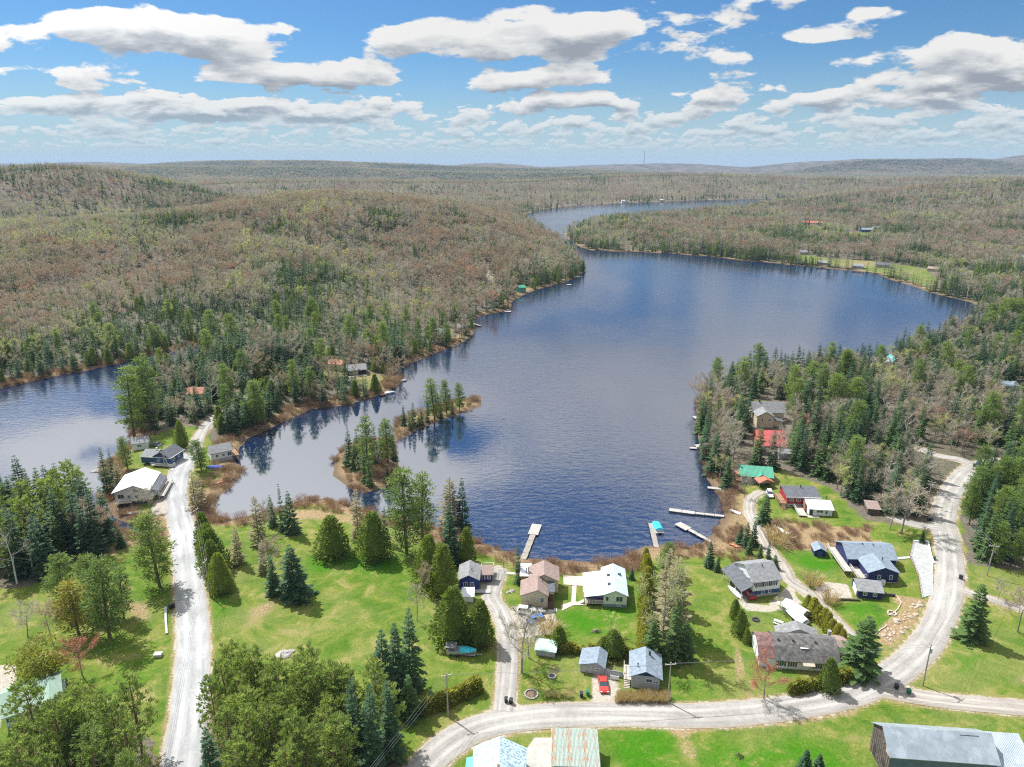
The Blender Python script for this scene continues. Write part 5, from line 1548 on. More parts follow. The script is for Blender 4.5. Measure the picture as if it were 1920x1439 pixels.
# --- houses along the far shore
FARH = [
    ('long low pink-roofed house on the cleared far hillside', (1505, 421), (1541, 421), 9, 3.0, 2.2, 'x', 'grey', 'redm'), ('dark blue house on the far hillside clearing', (1616, 436), (1634, 436), 9, 3.5, 2.2, 'x', 'navy', 'blgrey'), ('cream house right of the dark blue far house', (1637, 432), (1652, 432), 8, 3.2, 2.0, 'x', 'cream', 'grey'),
    ('grey-roofed cottage half hidden below the dark blue far house', (1640, 451), (1652, 450), 8, 2.8, 1.8, 'y', 'grey', 'blgrey'), ('pale grey cottage nearest the far waterline', (1598, 504), (1618, 505), 8, 2.6, 1.8, 'x', 'grey', 'grey'), ('brown-grey cottage on the wide far lawn', (1642, 502), (1668, 503), 8, 2.8, 1.9, 'x', 'stone', 'dkgrey'),
    ('small pale cottage at the left of the far lawns', (1532, 497), (1550, 498), 7, 2.4, 1.6, 'x', 'stone', 'grey'), ('low tan cottage behind small far spruces', (1738, 509), (1758, 510), 8, 2.6, 1.6, 'x', 'stone', 'brown'), ('pale cottage right of the low tan far cottage', (1783, 519), (1814, 521), 8, 2.6, 1.6, 'x', 'cream', 'grey'),
    ('white house with bright turquoise roof at the far right edge', (1905, 491), (1925, 492), 9, 3.0, 2.6, 'y', 'white', 'teal'), ('brown cottage under the tall far pines', (1768, 500), (1782, 500), 8, 2.8, 1.8, 'x', 'brick', 'brown'), ('turquoise-tarped shed by the far right cottages', (1820, 523), (1838, 524), 4, 1.6, 0.6, 'x', 'tealwall', 'teal'), ('weathered house by the far shore trees at left', (1500, 478), (1514, 478), 7, 2.6, 1.8, 'x', 'stone', 'grey'),
]
for lb, A, B, D, hw, rise, rg_, wm, rm in FARH:
    simple('shed' if 'shed' in lb else 'house', A, B, D, hw, rise, rg_, C[wm], Rf[rm], lb, [('f', -0.22, 1.5, 1.3, 1.1), ('f', 0.22, 1.5, 1.3, 1.1)], ov=0.5, cat='shed' if 'shed' in lb else 'house')
for lb, A, B, wm, rm, hw in (('small white cabin high on the brown hillside', (837, 508), (847, 508), 'white', 'grey', 3.5), ('green boathouse at the left shore bend', (974, 549), (986, 549), 'green', 'green', 4.0), ('cream cottage hidden in the trees of the left shore', (822, 632), (838, 633), 'cream', 'grey', 2.8), ('pale-roofed cottage in the trees beside the left shore dock', (858, 622), (874, 623), 'white', 'blgrey', 2.6),
                         ('cabin with pale roof near the hill point', (1000, 497), (1012, 497), 'cream', 'blgrey', 2.8), ('white cottage on the shore of the upper lake', (1166, 380.5), (1172, 380.5), 'white', 'white', 5), ('pale cottage right along the upper lake shore', (1238, 379), (1244, 379), 'cream', 'white', 5)):
    simple('boathouse' if 'boathouse' in lb else 'house', A, B, 6.5, hw, 1.7, 'x', C.get(wm, Rf['green']), Rf[rm], lb, [('f', -0.2, 1.5, 1.2, 1.0), ('f', 0.2, 1.5, 1.2, 1.0)], cat='boathouse' if 'boathouse' in lb else 'house')
# --- other little sheds
t, L, ro = simple('shed', (1499, 1166), (1516, 1158), 5.2, 1.5, 0.9, 'y', C['grey'], Rf['white'], 'shed with pale metal roof beside the tarped boat', cat='shed', found=0.1)
t, L, ro = simple('shed', (868, 1130), (887, 1130), 2.4, 1.7, 0.5, 'back', C['white'], Rf['white'], 'small white-roofed shed half hidden behind the near cedar', cat='shed', found=0.1)
t, L, ro = simple('shed', (1626, 965), (1648, 966), 4, 1.9, 0.6, 'back', C['oldwood'], Rf['brown'], 'dark open shed under the bare trees near the side lane', cat='shed', found=0.1)

# --- mast on the far ridge
mp = P(1207, 311)
mh = 26 * (mp[1]) / F
t = thing('radio_mast', (mp[0], mp[1], mp[2] - ((mp[1] - 3000) ** 2) / (2 * 7.4e6) - 2), 0, 'tall thin lattice mast standing on the far ridge', 'mast')
m_ = MB()
for a in range(3):
    m_.tube([(2.6 * math.cos(a * 2.094), 2.6 * math.sin(a * 2.094), 0), (1.5 * math.cos(a * 2.094), 1.5 * math.sin(a * 2.094), mh)], 1.1, 4)
m_.build('lattice', mat('mast_steel', (0.35, 0.36, 0.38), 0.6), t)
MB().box((0, 0, mh - 4), (11, 3, 6)).build('antenna_head', C['trim'], t)


# ================================================================== single trees and shrubs of the yards
def top_h(b, topy):
    lo, hi = 0.3, 60
    for _ in range(30):
        m = (lo + hi) / 2
        if to_px(b[0], b[1], b[2] + m)[1] > topy: lo = m
        else: hi = m
    return lo


def tree(kind, bx, by, topy, label, wide=1.0, group=None, var=None, occ=None):
    b = P(bx, by)
    nm = PROTO[kind][0]['name']
    PLANTED[nm] = PLANTED.get(nm, 0) + 1
    h = top_h(b, topy)
    OCC.append((b[0], b[1], occ if occ is not None else 1.8))
    return plant(kind, b[0], b[1], h, label, group, z=b[2], wide=wide, var=var)


for a in (
    ('pine', 300, 1100, 955, 'big white pine left of the paved road bend', 1.1), ('pine', 205, 1195, 1042, 'tallest bluish pine of the clump on the left lawn', 1.15), ('pine', 122, 1135, 1036, 'yellow-green pine at the left of the lawn clump', 1.25), ('goldpine', 148, 1190, 1086, 'golden-needled pine in the left lawn clump', 1.15), ('pine', 182, 1150, 1040, 'broad pine at the back of the left lawn clump', 1.1), ('pine', 232, 1160, 1062, 'lighter pine at the right side of the left lawn clump', 1.0),
    ('bare', 100, 1210, 1122, 'grey leafless tree below the left pine clump', 0.9), ('bare', 52, 1195, 1128, 'low spreading leafless tree on the left lawn', 1.3), ('redtree', 155, 1268, 1182, 'red-budding tree above the mint-roofed house', 1.1), ('maple', 84, 1284, 1196, 'round yellow-green tree behind the mint-roofed house', 1.05),
    ('birch', 32, 1095, 990, 'large white birch at the left edge of the picture', 1.2), ('birch', 63, 1079, 1008, 'smaller white birch beside the large left birch', 1.2), ('spruce', 228, 1027, 988, 'squat dark spruce on the grass by the stream', 1.5), ('bare', 178, 1030, 925, 'bluish leafless tree at the end of the dark left wood', 1.2),
    ('bare', 283, 958, 908, 'leafless apple-like tree in front of the large white house', 1.5), ('spruce', 203, 926, 838, 'tall dark spruce left of the large white house', 0.9), ('spruce', 214, 906, 840, 'thin dark spruce behind the large white house', 0.7), ('pine', 240, 880, 817, 'dark pine on the shore above the large white house', 1.0), ('larch', 224, 916, 862, 'thin larch beside the dark shore spruces', 1.0),
    ('cedar', 342, 838, 787, 'egg-shaped cedar beside the lane at the narrows', 0.85), ('pine', 378, 883, 824, 'spreading pine between road and waterside cottage', 1.3), ('larch', 368, 955, 880, 'brown feathery larch right of the paved road', 1.1), ('larch', 378, 945, 892, 'shorter brown larch right of the paved road', 1.1),
    ('larch', 447, 1058, 985, 'thin grey larch on the grass below the bay', 1.0), ('larch', 486, 1022, 930, 'tall olive larch by the bay', 1.0), ('spruce', 531, 996, 906, 'thin pole-like spruce beside the bay', 0.55), ('spruce', 548, 1000, 918, 'full dark spruce at the right of the bay group', 1.0), ('spruce', 512, 988, 926, 'dark spruce at the left of the bay group', 0.85), ('bare', 498, 1000, 935, 'silvery leafless tree among the bay spruces', 0.8),
    ('spruce', 556, 1122, 1018, 'big deep-green spruce standing on the wide lawn', 1.45), ('spruce', 515, 1116, 1040, 'greyish spruce left of the big lawn spruce', 1.2), ('bare', 512, 1092, 1000, 'pale leafless tree behind the lawn spruces', 0.9), ('larch', 495, 1075, 1012, 'small grey larch behind the lawn spruces', 1.0),
    ('cedar', 625, 1042, 966, 'round wide cedar at the left of the lawn pair', 1.5), ('cedar', 702, 1048, 958, 'round cedar at the right of the lawn pair', 1.1), ('pine', 763, 1040, 880, 'huge white pine at the lake edge', 1.05), ('pine', 792, 1020, 884, 'second huge pine just behind the lake edge pine', 0.95), ('larch', 672, 1010, 916, 'spindly bare larch between round cedars and island', 0.9), ('spruce', 722, 1020, 950, 'narrow spruce half behind the right round cedar', 0.7),
    ('larch', 845, 990, 896, 'brown fluffy larch on the shore', 1.3), ('spruce', 868, 990, 894, 'dark spruce beside the brown shore larch', 0.8), ('spruce', 845, 1056, 944, 'dark spruce behind the blue cottage', 1.0), ('cedar', 876, 1056, 985, 'dark round cedar behind the blue cottage roof', 1.0), ('cedar', 805, 1096, 1000, 'tall olive cedar at the left edge of the blue cottage lot', 0.9), ('cedar', 832, 1115, 1018, 'grey-green cedar left of the blue cottage', 1.0), ('bare', 782, 1165, 1088, 'pinkish leafless tree at the lawn edge', 0.8), ('bare', 800, 1120, 1050, 'silver leafless tree behind the olive cedars', 0.8),
    ('cedar', 848, 1200, 1095, 'large cedar at the left of the driveway pair', 1.05), ('cedar', 900, 1208, 1120, 'large cedar at the right of the driveway pair', 1.1), ('spruce', 745, 1305, 1165, 'middle spruce of the tall lawn-edge group', 0.95), ('spruce', 768, 1292, 1140, 'tallest spruce of the lawn-edge group', 0.85), ('spruce', 722, 1322, 1180, 'left spruce of the lawn-edge group', 1.0), ('fir', 770, 1345, 1264, 'young bright green fir below the tall spruces', 1.3), ('spruce', 700, 1470, 1280, 'narrow dark spruce at the right of the near pine stand', 0.8), ('spruce', 668, 1450, 1268, 'slim spruce inside the right end of the near pine stand', 0.7), ('spruce', 735, 1425, 1275, 'spruce at the road corner of the near pine stand', 0.9),
    ('spruce', 972, 1094, 1016, 'thin solitary spruce between blue and beige houses', 0.65), ('bare', 978, 1262, 1140, 'big leafless tree leaning over the gravel driveway', 1.15), ('bare', 992, 1235, 1160, 'leafless tree close to the little green shed', 1.2), ('cedar', 1047, 1216, 1172, 'wide cedar behind the little green shed', 1.5), ('cedar', 1150, 1230, 1180, 'wide cedar behind the grey shed', 1.45), ('cedar', 1132, 1226, 1192, 'lower cedar behind the grey shed', 1.4), ('ycedar', 1243, 1232, 1200, 'yellowish cedar behind the small grey house', 1.4),
    ('newleaf', 1145, 1192, 1148, 'small greenish fruit tree on the white house lawn', 1.2), ('newleaf', 1240, 1225, 1045, 'tall olive tree in the row right of the white house', 0.9), ('larch', 1260, 1190, 1040, 'feathery larch in the row right of the white house', 1.2), ('larch', 1250, 1140, 1030, 'back larch in the row right of the white house', 1.2), ('fir', 1262, 1238, 1120, 'dark fir at the front of the row right of the white house', 1.1), ('fir', 1222, 1240, 1150, 'short fir at the left front of the row right of the white house', 1.1), ('fir', 1282, 1236, 1160, 'fir casting a long shadow on the open strip', 1.1), ('pine', 1250, 1078, 1017, 'pale pine at the lake end of the tree row', 1.1),
    ('spruce', 1170, 1083, 1064, 'tiny spruce behind the white house, left one', 1.3), ('spruce', 1184, 1087, 1064, 'tiny spruce behind the white house, right one', 1.3), ('spruce', 1331, 1063, 1014, 'dark spruce near the angled dock', 1.1), ('fir', 1344, 1072, 1042, 'light green small fir near the angled dock', 1.4), ('spruce', 1386, 1020, 984, 'left spruce of the small group beside the cottage lane', 1.1), ('spruce', 1398, 1026, 978, 'middle spruce of the small group beside the cottage lane', 1.0), ('spruce', 1412, 1024, 976, 'right spruce of the small group beside the cottage lane', 1.1), ('fir', 1404, 1040, 1008, 'bushy fir below the small spruce group', 1.5), ('fir', 1424, 1052, 1020, 'bushy fir behind the white two-storey house', 1.4), ('spruce', 1440, 1048, 1012, 'pointed spruce behind the white two-storey house', 0.9), ('fir', 1452, 1068, 1040, 'round fir at the corner of the white two-storey house', 1.4),
    ('spruce', 1431, 982, 924, 'spruce alone beside the cottage lane bend', 1.3), ('cedar', 1378, 1160, 1122, 'top cedar of the dark trio by the grass strip', 0.9), ('cedar', 1388, 1190, 1142, 'middle cedar of the dark trio by the grass strip', 1.0), ('cedar', 1400, 1206, 1178, 'lowest cedar of the dark trio by the grass strip', 1.0), ('fir', 1608, 1262, 1152, 'large spreading fir at the bend of the gravel road', 1.55), ('cedar', 1552, 1296, 1232, 'pointed cedar rising from the front hedge', 0.9), ('redtree', 1432, 1312, 1222, 'reddish leafless tree at the left end of the front hedge', 1.0),
    ('fir', 1820, 1198, 1092, 'lone broad fir on the right-hand field', 1.5), ('bare', 1908, 1185, 1100, 'leafless tree at the right edge of the field', 1.2), ('bare', 1870, 1125, 1085, 'small leafless tree by the right-hand utility pole', 1.2), ('spruce', 1508, 1450, 1405, 'young spruce at the bottom edge near the barn', 1.6), ('spruce', 1534, 1452, 1412, 'smaller young spruce at the bottom edge near the barn', 1.5), ('spruce', 1104, 1396, 1368, 'small spruce at the corner of the rusty shed', 1.2), ('spruce', 1728, 1018, 993, 'little spruce at the head of the parking pad', 1.3),
    ('bare', 1690, 1000, 898, 'large many-branched leafless tree near the gravel road', 1.4), ('bare', 1668, 992, 920, 'leafless tree behind the blue house near the side lane', 1.2), ('newleaf', 1700, 960, 880, 'yellow-leafing tree beside the shaded gravel road', 1.1), ('bare', 1730, 920, 850, 'crooked leafless tree by the gravel loop', 1.3), ('bare', 1455, 880, 818, 'pinkish leafless tree beside the green-roofed house', 1.2),
    ('newleaf', 1462, 1148, 1118, 'small leafing tree over the covered trailer', 1.2), ('bare', 1395, 935, 885, 'leafless tree at the corner of the green-roofed house', 0.9), ('spruce', 1362, 915, 858, 'dark spruce at the shore near the green-roofed house', 1.3), ('spruce', 1448, 880, 808, 'tall spruce in front of the red-roofed house', 1.1),
    ('pine', 252, 820, 684, 'very tall pine on the left lake edge of the neck', 1.0), ('pine', 283, 800, 668, 'tall pale pine behind the very tall neck pine', 1.0), ('pine', 478, 800, 712, 'bright broad pine on the bay side of the neck', 1.25), ('pine', 430, 750, 680, 'bright pine in the middle of the neck', 1.1),
):
    tree(*a[:5], wide=a[5])
# islands
for kd, x, y, ty, w in (('pine', 815, 787, 708, 1.1), ('pine', 838, 777, 711, 0.85), ('pine', 862, 770, 716, 0.9), ('spruce', 775, 800, 752, 0.8), ('spruce', 790, 797, 764, 0.9), ('spruce', 757, 798, 758, 1.0), ('spruce', 801, 791, 748, 0.7), ('fir', 826, 784, 742, 0.8), ('spruce', 848, 776, 745, 0.7), ('fir', 768, 806, 770, 0.9), ('fir', 785, 800, 775, 1.0)):
    tree(kd, x, y, ty, {'pine': 'tall pine', 'spruce': 'slim spruce', 'fir': 'small fir'}[kd] + ' on the long narrow island', w, {'pine': 'pines', 'spruce': 'spruces', 'fir': 'firs'}[kd] + ' on the long narrow island')
for kd, x, y, ty, w in (('pine', 690, 884, 778, 0.9), ('pine', 728, 868, 786, 0.95), ('spruce', 656, 874, 803, 0.9), ('spruce', 672, 866, 806, 0.8), ('fir', 684, 905, 815, 0.6), ('spruce', 704, 872, 796, 0.7), ('fir', 694, 912, 852, 0.7), ('fir', 727, 898, 872, 1.0), ('spruce', 714, 862, 796, 0.8), ('fir', 665, 880, 820, 0.9), ('spruce', 738, 862, 812, 0.9), ('bare', 712, 880, 838, 0.8), ('bare', 676, 890, 850, 0.8)):
    tree(kd, x, y, ty, {'pine': 'tall pine', 'spruce': 'dark spruce', 'fir': 'light green fir', 'bare': 'small leafless tree'}[kd] + ' on the round near island', w, {'pine': 'pines', 'spruce': 'spruces', 'fir': 'firs', 'bare': 'bare trees'}[kd] + ' on the round near island')


def row(kind, p0, p1, n, h, label, group, jit=0.25, wide=1.0, hj=0.15):
    a, b = P(*p0), P(*p1)
    for i in range(n):
        q = a + (b - a) * (i / max(1, n - 1))
        x, y = q[0] + random.uniform(-jit, jit), q[1] + random.uniform(-jit, jit)
        plant(kind, x, y, h * random.uniform(1 - hj, 1 + hj), label, group, wide=wide * random.uniform(0.85, 1.2))
        nm = PROTO[kind][0]['name']; PLANTED[nm] = PLANTED.get(nm, 0) + 1
        OCC.append((x, y, 1.2))


row('cedar', (386, 1030), (417, 1112), 7, 11.0, 'tall cedar in the column right of the paved road', 'cedars in the column by the paved road', wide=0.95)
row('hedge', (798, 1338), (896, 1296), 17, 3.4, 'clipped yellow-green cedar in the hedge at the driveway corner', 'hedge at the driveway corner', 0.3, 1.25)
row('hedge', (1482, 1302), (1612, 1268), 22, 3.0, 'clipped yellow-green cedar in the hedge before the long house', 'hedge before the long house', 0.3, 1.3)
row('ycedar', (1516, 1146), (1592, 1222), 9, 4.6, 'yellow-green cedar in the row along the cottage lane', 'cedar row along the cottage lane', 0.4, 1.2)
row('ycedar', (1207, 1243), (1212, 1062), 15, 6.0, 'yellowish cedar in the long row right of the white house', 'cedar row right of the white house', 0.3, 0.95)
row('hedge', (1060, 1222), (1225, 1234), 15, 2.4, 'low cedar in the hedge behind the grey sheds', 'hedge behind the grey sheds', 0.4, 1.4)
# tan leafless hedge at the roadside
row('tanbush', (1156, 1316), (1248, 1317), 15, 2.0, 'tan leafless shrub in the roadside hedge', 'tan roadside hedge', 0.25, 0.75)
row('tanbush', (1160, 1308), (1248, 1308), 13, 1.9, 'tan leafless shrub in the inner roadside hedge row', 'tan roadside hedge inner row', 0.25, 0.75)
for x, y, ty, lb, w in ((1525, 1098, 1074, 'round tan shrub on the blue house lawn', 1.4), (1556, 1130, 1108, 'small tan shrub beside the turning pad', 1.3), (1027, 1306, 1295, 'left one of three round shrubs at the roadside', 1.2), (1045, 1307, 1296, 'middle one of three round shrubs at the roadside', 1.2), (1066, 1307, 1296, 'right one of three round shrubs at the roadside', 1.2), (1030, 1185, 1160, 'brown shrub beside the parked blue car', 1.6), (1455, 1020, 985, 'bare shrub beside the white rowing boat', 1.2)):
    tree('tanbush', x, y, ty, lb, w)


# brush along the shores
def brush():
    rg = np.random.default_rng(91)
    n = 30000
    x = rg.uniform(-330, 330, n); y = rg.uniform(135, 420, n)
    sd = sd_water(x, y)
    k = (sd > 0.4) & (sd < 9) & (np.abs(x) < 0.8 * y)
    hill = inside(DRY[4], x, y) | inside(DRY[5], x, y)
    k |= hill
    k &= lane_dist(x, y) > 1.5
    for ox, oy, orr in OCC: k &= (x - ox) ** 2 + (y - oy) ** 2 > min(orr, 5) ** 2
    for (a, b) in DOCK_FEET: k &= (x - a) ** 2 + (y - b) ** 2 > 9
    x, y, sd, hill = x[k], y[k], sd[k], hill[k]
    z = ground_sd(x, y, sd)
    h = np.where(hill, rg.uniform(0.9, 1.8, len(x)), rg.uniform(0.7, 2.7, len(x)))
    px, py, f = to_px(x, y, z)
    order = np.argsort(-(h / f) * ((px > -10) & (px < 1930)))
    big = order[:210]; rest = order[210:]
    for i in big:
        rgn = 'on the brown bank below the white cottage' if hill[i] else 'on the round near island' if inside(I_RINGS[0], x[i:i+1], y[i:i+1])[0] else 'on the long narrow island' if inside(I_RINGS[1], x[i:i+1], y[i:i+1])[0] else 'on the right-hand lake shore' if px[i] > 1300 else 'on the near lake shore below the houses' if px[i] > 820 else 'along the bay shore' if px[i] > 395 else 'on the left lake shore'
        plant('bush', x[i], y[i], h[i], 'brown leafless shrub ' + rgn, 'shrubs ' + rgn, z=z[i], parts=False, wide=random.uniform(0.9, 1.4))
    vi = rg.integers(0, 3, len(rest)).astype(np.int32)
    pr = PROTO['bush']
    forest('shore_brush', [p['both'] for p in pr], x[rest], y[rest], z[rest], h[rest] / 2.3, vi, rg, 'tangle of dry brown brush along the shores', 'brush')


# ================================================================== docks and boats
DOCK_FEET = []
PLANK = mat('dock_planks', (0.35, 0.32, 0.28), 0.85, 0.15, 1.5, stripes=(1, 0.18, 0.03))
PLANKW = mat('dock_planks_pale', (0.45, 0.43, 0.40), 0.8, 0.12, 1.5, stripes=(1, 0.18, 0.03))


def seg(p0, p1, z=0.0):
    a = np.array(P0(*p0, z)); b = np.array(P0(*p1, z))
    return a, b, float(np.hypot(*(b - a))), math.atan2(b[1] - a[1], b[0] - a[0])


def dock(p0, p1, w, label, end=None, m_=None):
    """walkway from shore p0 to p1; end = (length, width) of the platform"""
    a, b, L, rz = seg(p0, p1, 0.5)
    DOCK_FEET.append((a[0], a[1])); DOCK_FEET.append(tuple(a + (b - a) * min(1, 5 / L)))
    t = thing('dock', (a[0], a[1], 0), rz - math.pi / 2, label, 'dock')
    n = max(1, round(L / 3.2))
    for i in range(n):
        d = MB(); s = L / n
        k = int(s / 0.2)
        for j in range(k): d.box((0, i * s + (j + 0.5) * (s - 0.1) / k, 0.5), (w, (s - 0.1) / k - 0.025, 0.07))
        for sx in (-1, 1): d.box((sx * (w / 2 - 0.08), i * s + s / 2 - 0.05, 0.40), (0.1, s - 0.12, 0.14))
        d.build('deck_section', m_ or PLANK, t)
    for i in range(n + 1):
        for sx in (-1, 1): MB().tube([(sx * (w / 2 + 0.05), min(i * L / n, L - 0.1), -1.6), (sx * (w / 2 + 0.05), min(i * L / n, L - 0.1), 0.95)], 0.05, 6).build('post', C['dark'], t)
    if end:
        d = MB(); k = int(end[0] / 0.2)
        for j in range(k): d.box((end[2] if len(end) > 2 else 0, L + 0.1 + (j + 0.5) * end[0] / k, 0.5), (end[1], end[0] / k - 0.025, 0.07))
        d.box((end[2] if len(end) > 2 else 0, L + 0.1 + end[0] / 2, 0.36), (end[1] - 0.2, end[0] - 0.2, 0.18))
        d.build('platform', PLANKW, t)
    return t


dock((981, 1049), (999, 1003), 1.7, 'long wooden dock with square platform below the beige house', (6.4, 3.0))
dock((1231, 1027), (1220, 981), 1.5, 'narrow straight dock beside the moored pontoon boat', m_=PLANK)
dock((1352, 1026), (1292, 993), 1.3, 'slanting dock with pale platform in the corner of the lake', (4.6, 2.6), PLANKW)
dock((1358, 968), (1303, 962), 1.2, 'thin white dock reaching left from the right shore', None, PLANKW)
dock((900, 611), (888, 607), 2.2, 'small dock on the left shore among trees', None, PLANKW)
dock((1092, 519), (1077, 520), 2.0, 'white dock near the hill point', None, PLANKW)
dock((713, 741), (723, 738), 2.4, 'red-brown dock below the black cottage', None, C['wood'])
dock((1352, 917), (1326, 914), 1.6, 'short grey dock below the green-roofed house', None, PLANKW)
a, b, L, rz = seg((1303, 962), (1254, 955.5), 0.5)
t = dock((1303, 962), (1254, 955.5), 1.9, 'broad outer float of the thin white dock', None, PLANKW)


def raft(px, py, w, d, label):
    x, y = P0(px, py, 0.4)
    t = thing('swim_raft', (x, y, 0), random.uniform(-0.2, 0.2), label, 'raft')
    m_ = MB(); k = int(d / 0.25)
    for j in range(k): m_.box((0, -d / 2 + (j + 0.5) * d / k, 0.38), (w, d / k - 0.03, 0.08))
    m_.build('planking', PLANKW, t)
    for sx in (-1, 1): MB().tube([(sx * w * 0.35, -d / 2, 0.12), (sx * w * 0.35, d / 2, 0.12)], 0.22, 8).build('float', C['dark'], t)


raft(1307, 783, 3.0, 3.4, 'white swim raft on the right shore'); raft(1311, 836, 3.0, 2.6, 'pale raft beside the right shore shrubs'); raft(1067, 534, 4.0, 3, 'tiny raft off the hill point'); raft(1300, 840, 2.6, 1.6, 'narrow float lying against the pale raft'); raft(952, 584, 5, 3, 'small raft at the dark left shore')


def hull(L, W, H, n=11, flat=0.25, transom=True):
    """open boat hull with gunwale; bow along +y"""
    m_ = MB(); V = []
    for i in range(n):
        t = i / (n - 1)
        s = (1 - t ** 2.6) if transom else math.sin(math.pi * min(max(t, 0.02), 0.98)) ** 0.6
        s = max(s, 0.03)
        y = -L / 2 + L * t
        zb = 0.12 * H * (t ** 3) * 3
        V.append([(-W / 2 * s, y, H + 0.15 * t * t), (-W / 2 * s * 0.86, y, zb + 0.30 * H), (0, y, zb), (W / 2 * s * 0.86, y, zb + 0.30 * H), (W / 2 * s, y, H + 0.15 * t * t), (W / 2 * s * 0.82, y, H + 0.1 * t * t - 0.03), (0, y, zb + 0.16), (-W / 2 * s * 0.82, y, H + 0.1 * t * t - 0.03)])
    vs_ = [q for r_ in V for q in r_]
    fs = [(i * 8 + k, i * 8 + (k + 1) % 8, (i + 1) * 8 + (k + 1) % 8, (i + 1) * 8 + k) for i in range(n - 1) for k in range(8)]
    fs += [tuple(range(7, -1, -1)), tuple((n - 1) * 8 + k for k in range(8))]
    return m_.add(vs_, fs)


PAINT = {k: mat('paint_' + k, c, 0.3, 0.05, 1.0, 0.0, 0.5) for k, c in dict(white=(0.78, 0.79, 0.80), red=(0.52, 0.045, 0.035), blue=(0.06, 0.16, 0.42), silver=(0.45, 0.46, 0.48), grey=(0.25, 0.26, 0.28), teal=(0.03, 0.42, 0.52), orange=(0.55, 0.20, 0.10), dkred=(0.40, 0.03, 0.04)).items()}
TARPT = mat('tarp_turquoise', (0.035, 0.47, 0.58), 0.6, 0.12, 2.0, bump_s=1.2); TARPB = mat('tarp_blue', (0.045, 0.085, 0.36), 0.6, 0.2, 2.0, bump_s=1.2); TARPW = mat('tarp_white', (0.74, 0.75, 0.77), 0.6, 0.08, 2.0, bump_s=1.5); TARPG = mat('canvas_grey', (0.20, 0.20, 0.22), 0.85, 0.15, 2.0, bump_s=0.8)


def rowboat(pos, rz, label, m_, L=4.2, W=1.5, H=0.5, over=False, cat='boat'):
    t = thing('rowing_boat', pos, rz, label, cat)
    h = hull(L, W, H, transom=cat != 'canoe').build('hull', m_, t)
    for k in (-0.2, 0.15): MB().box((0, k * L, H * 0.72), (W * 0.72, 0.24, 0.05)).build('seat', C['palewood'], t)
    return t


def covered(pos, rz, label, tarp, L=5.0, W=2.0, H=1.5, name='covered_boat', cat='boat', hullm=None):
    """something under a tied tarpaulin"""
    t = thing(name, pos, rz, label, cat)
    hull(L, W, 0.75).build('hull', hullm or PAINT['white'], t, loc=(0, 0, 0.25))
    m_ = MB(); n, k = 9, 7; V = []
    for i in range(n):
        u = i / (n - 1)
        for j in range(k):
            v = -1 + 2 * j / (k - 1)
            sx = (1 - u ** 2.6 * 0.85)
            z = 0.9 + (H - 0.9) * (1 - v * v) * (0.55 + 0.45 * math.sin(math.pi * u)) + random.uniform(-0.05, 0.05)
            V.append((v * W * 0.54 * sx, -L / 2 * 1.02 + L * 1.02 * u, z))
    m_.add(V, [(i * k + j, i * k + j + 1, (i + 1) * k + j + 1, (i + 1) * k + j) for i in range(n - 1) for j in range(k - 1)])
    m_.build('tarpaulin', tarp, t, smooth=True)
    for sx in (-1, 1): MB().tube([(sx * W * 0.42 - 0.09, -0.4, 0.3), (sx * W * 0.42 + 0.09, -0.4, 0.3)], 0.3, 10).build('wheel', C['dark'], t)
    return t


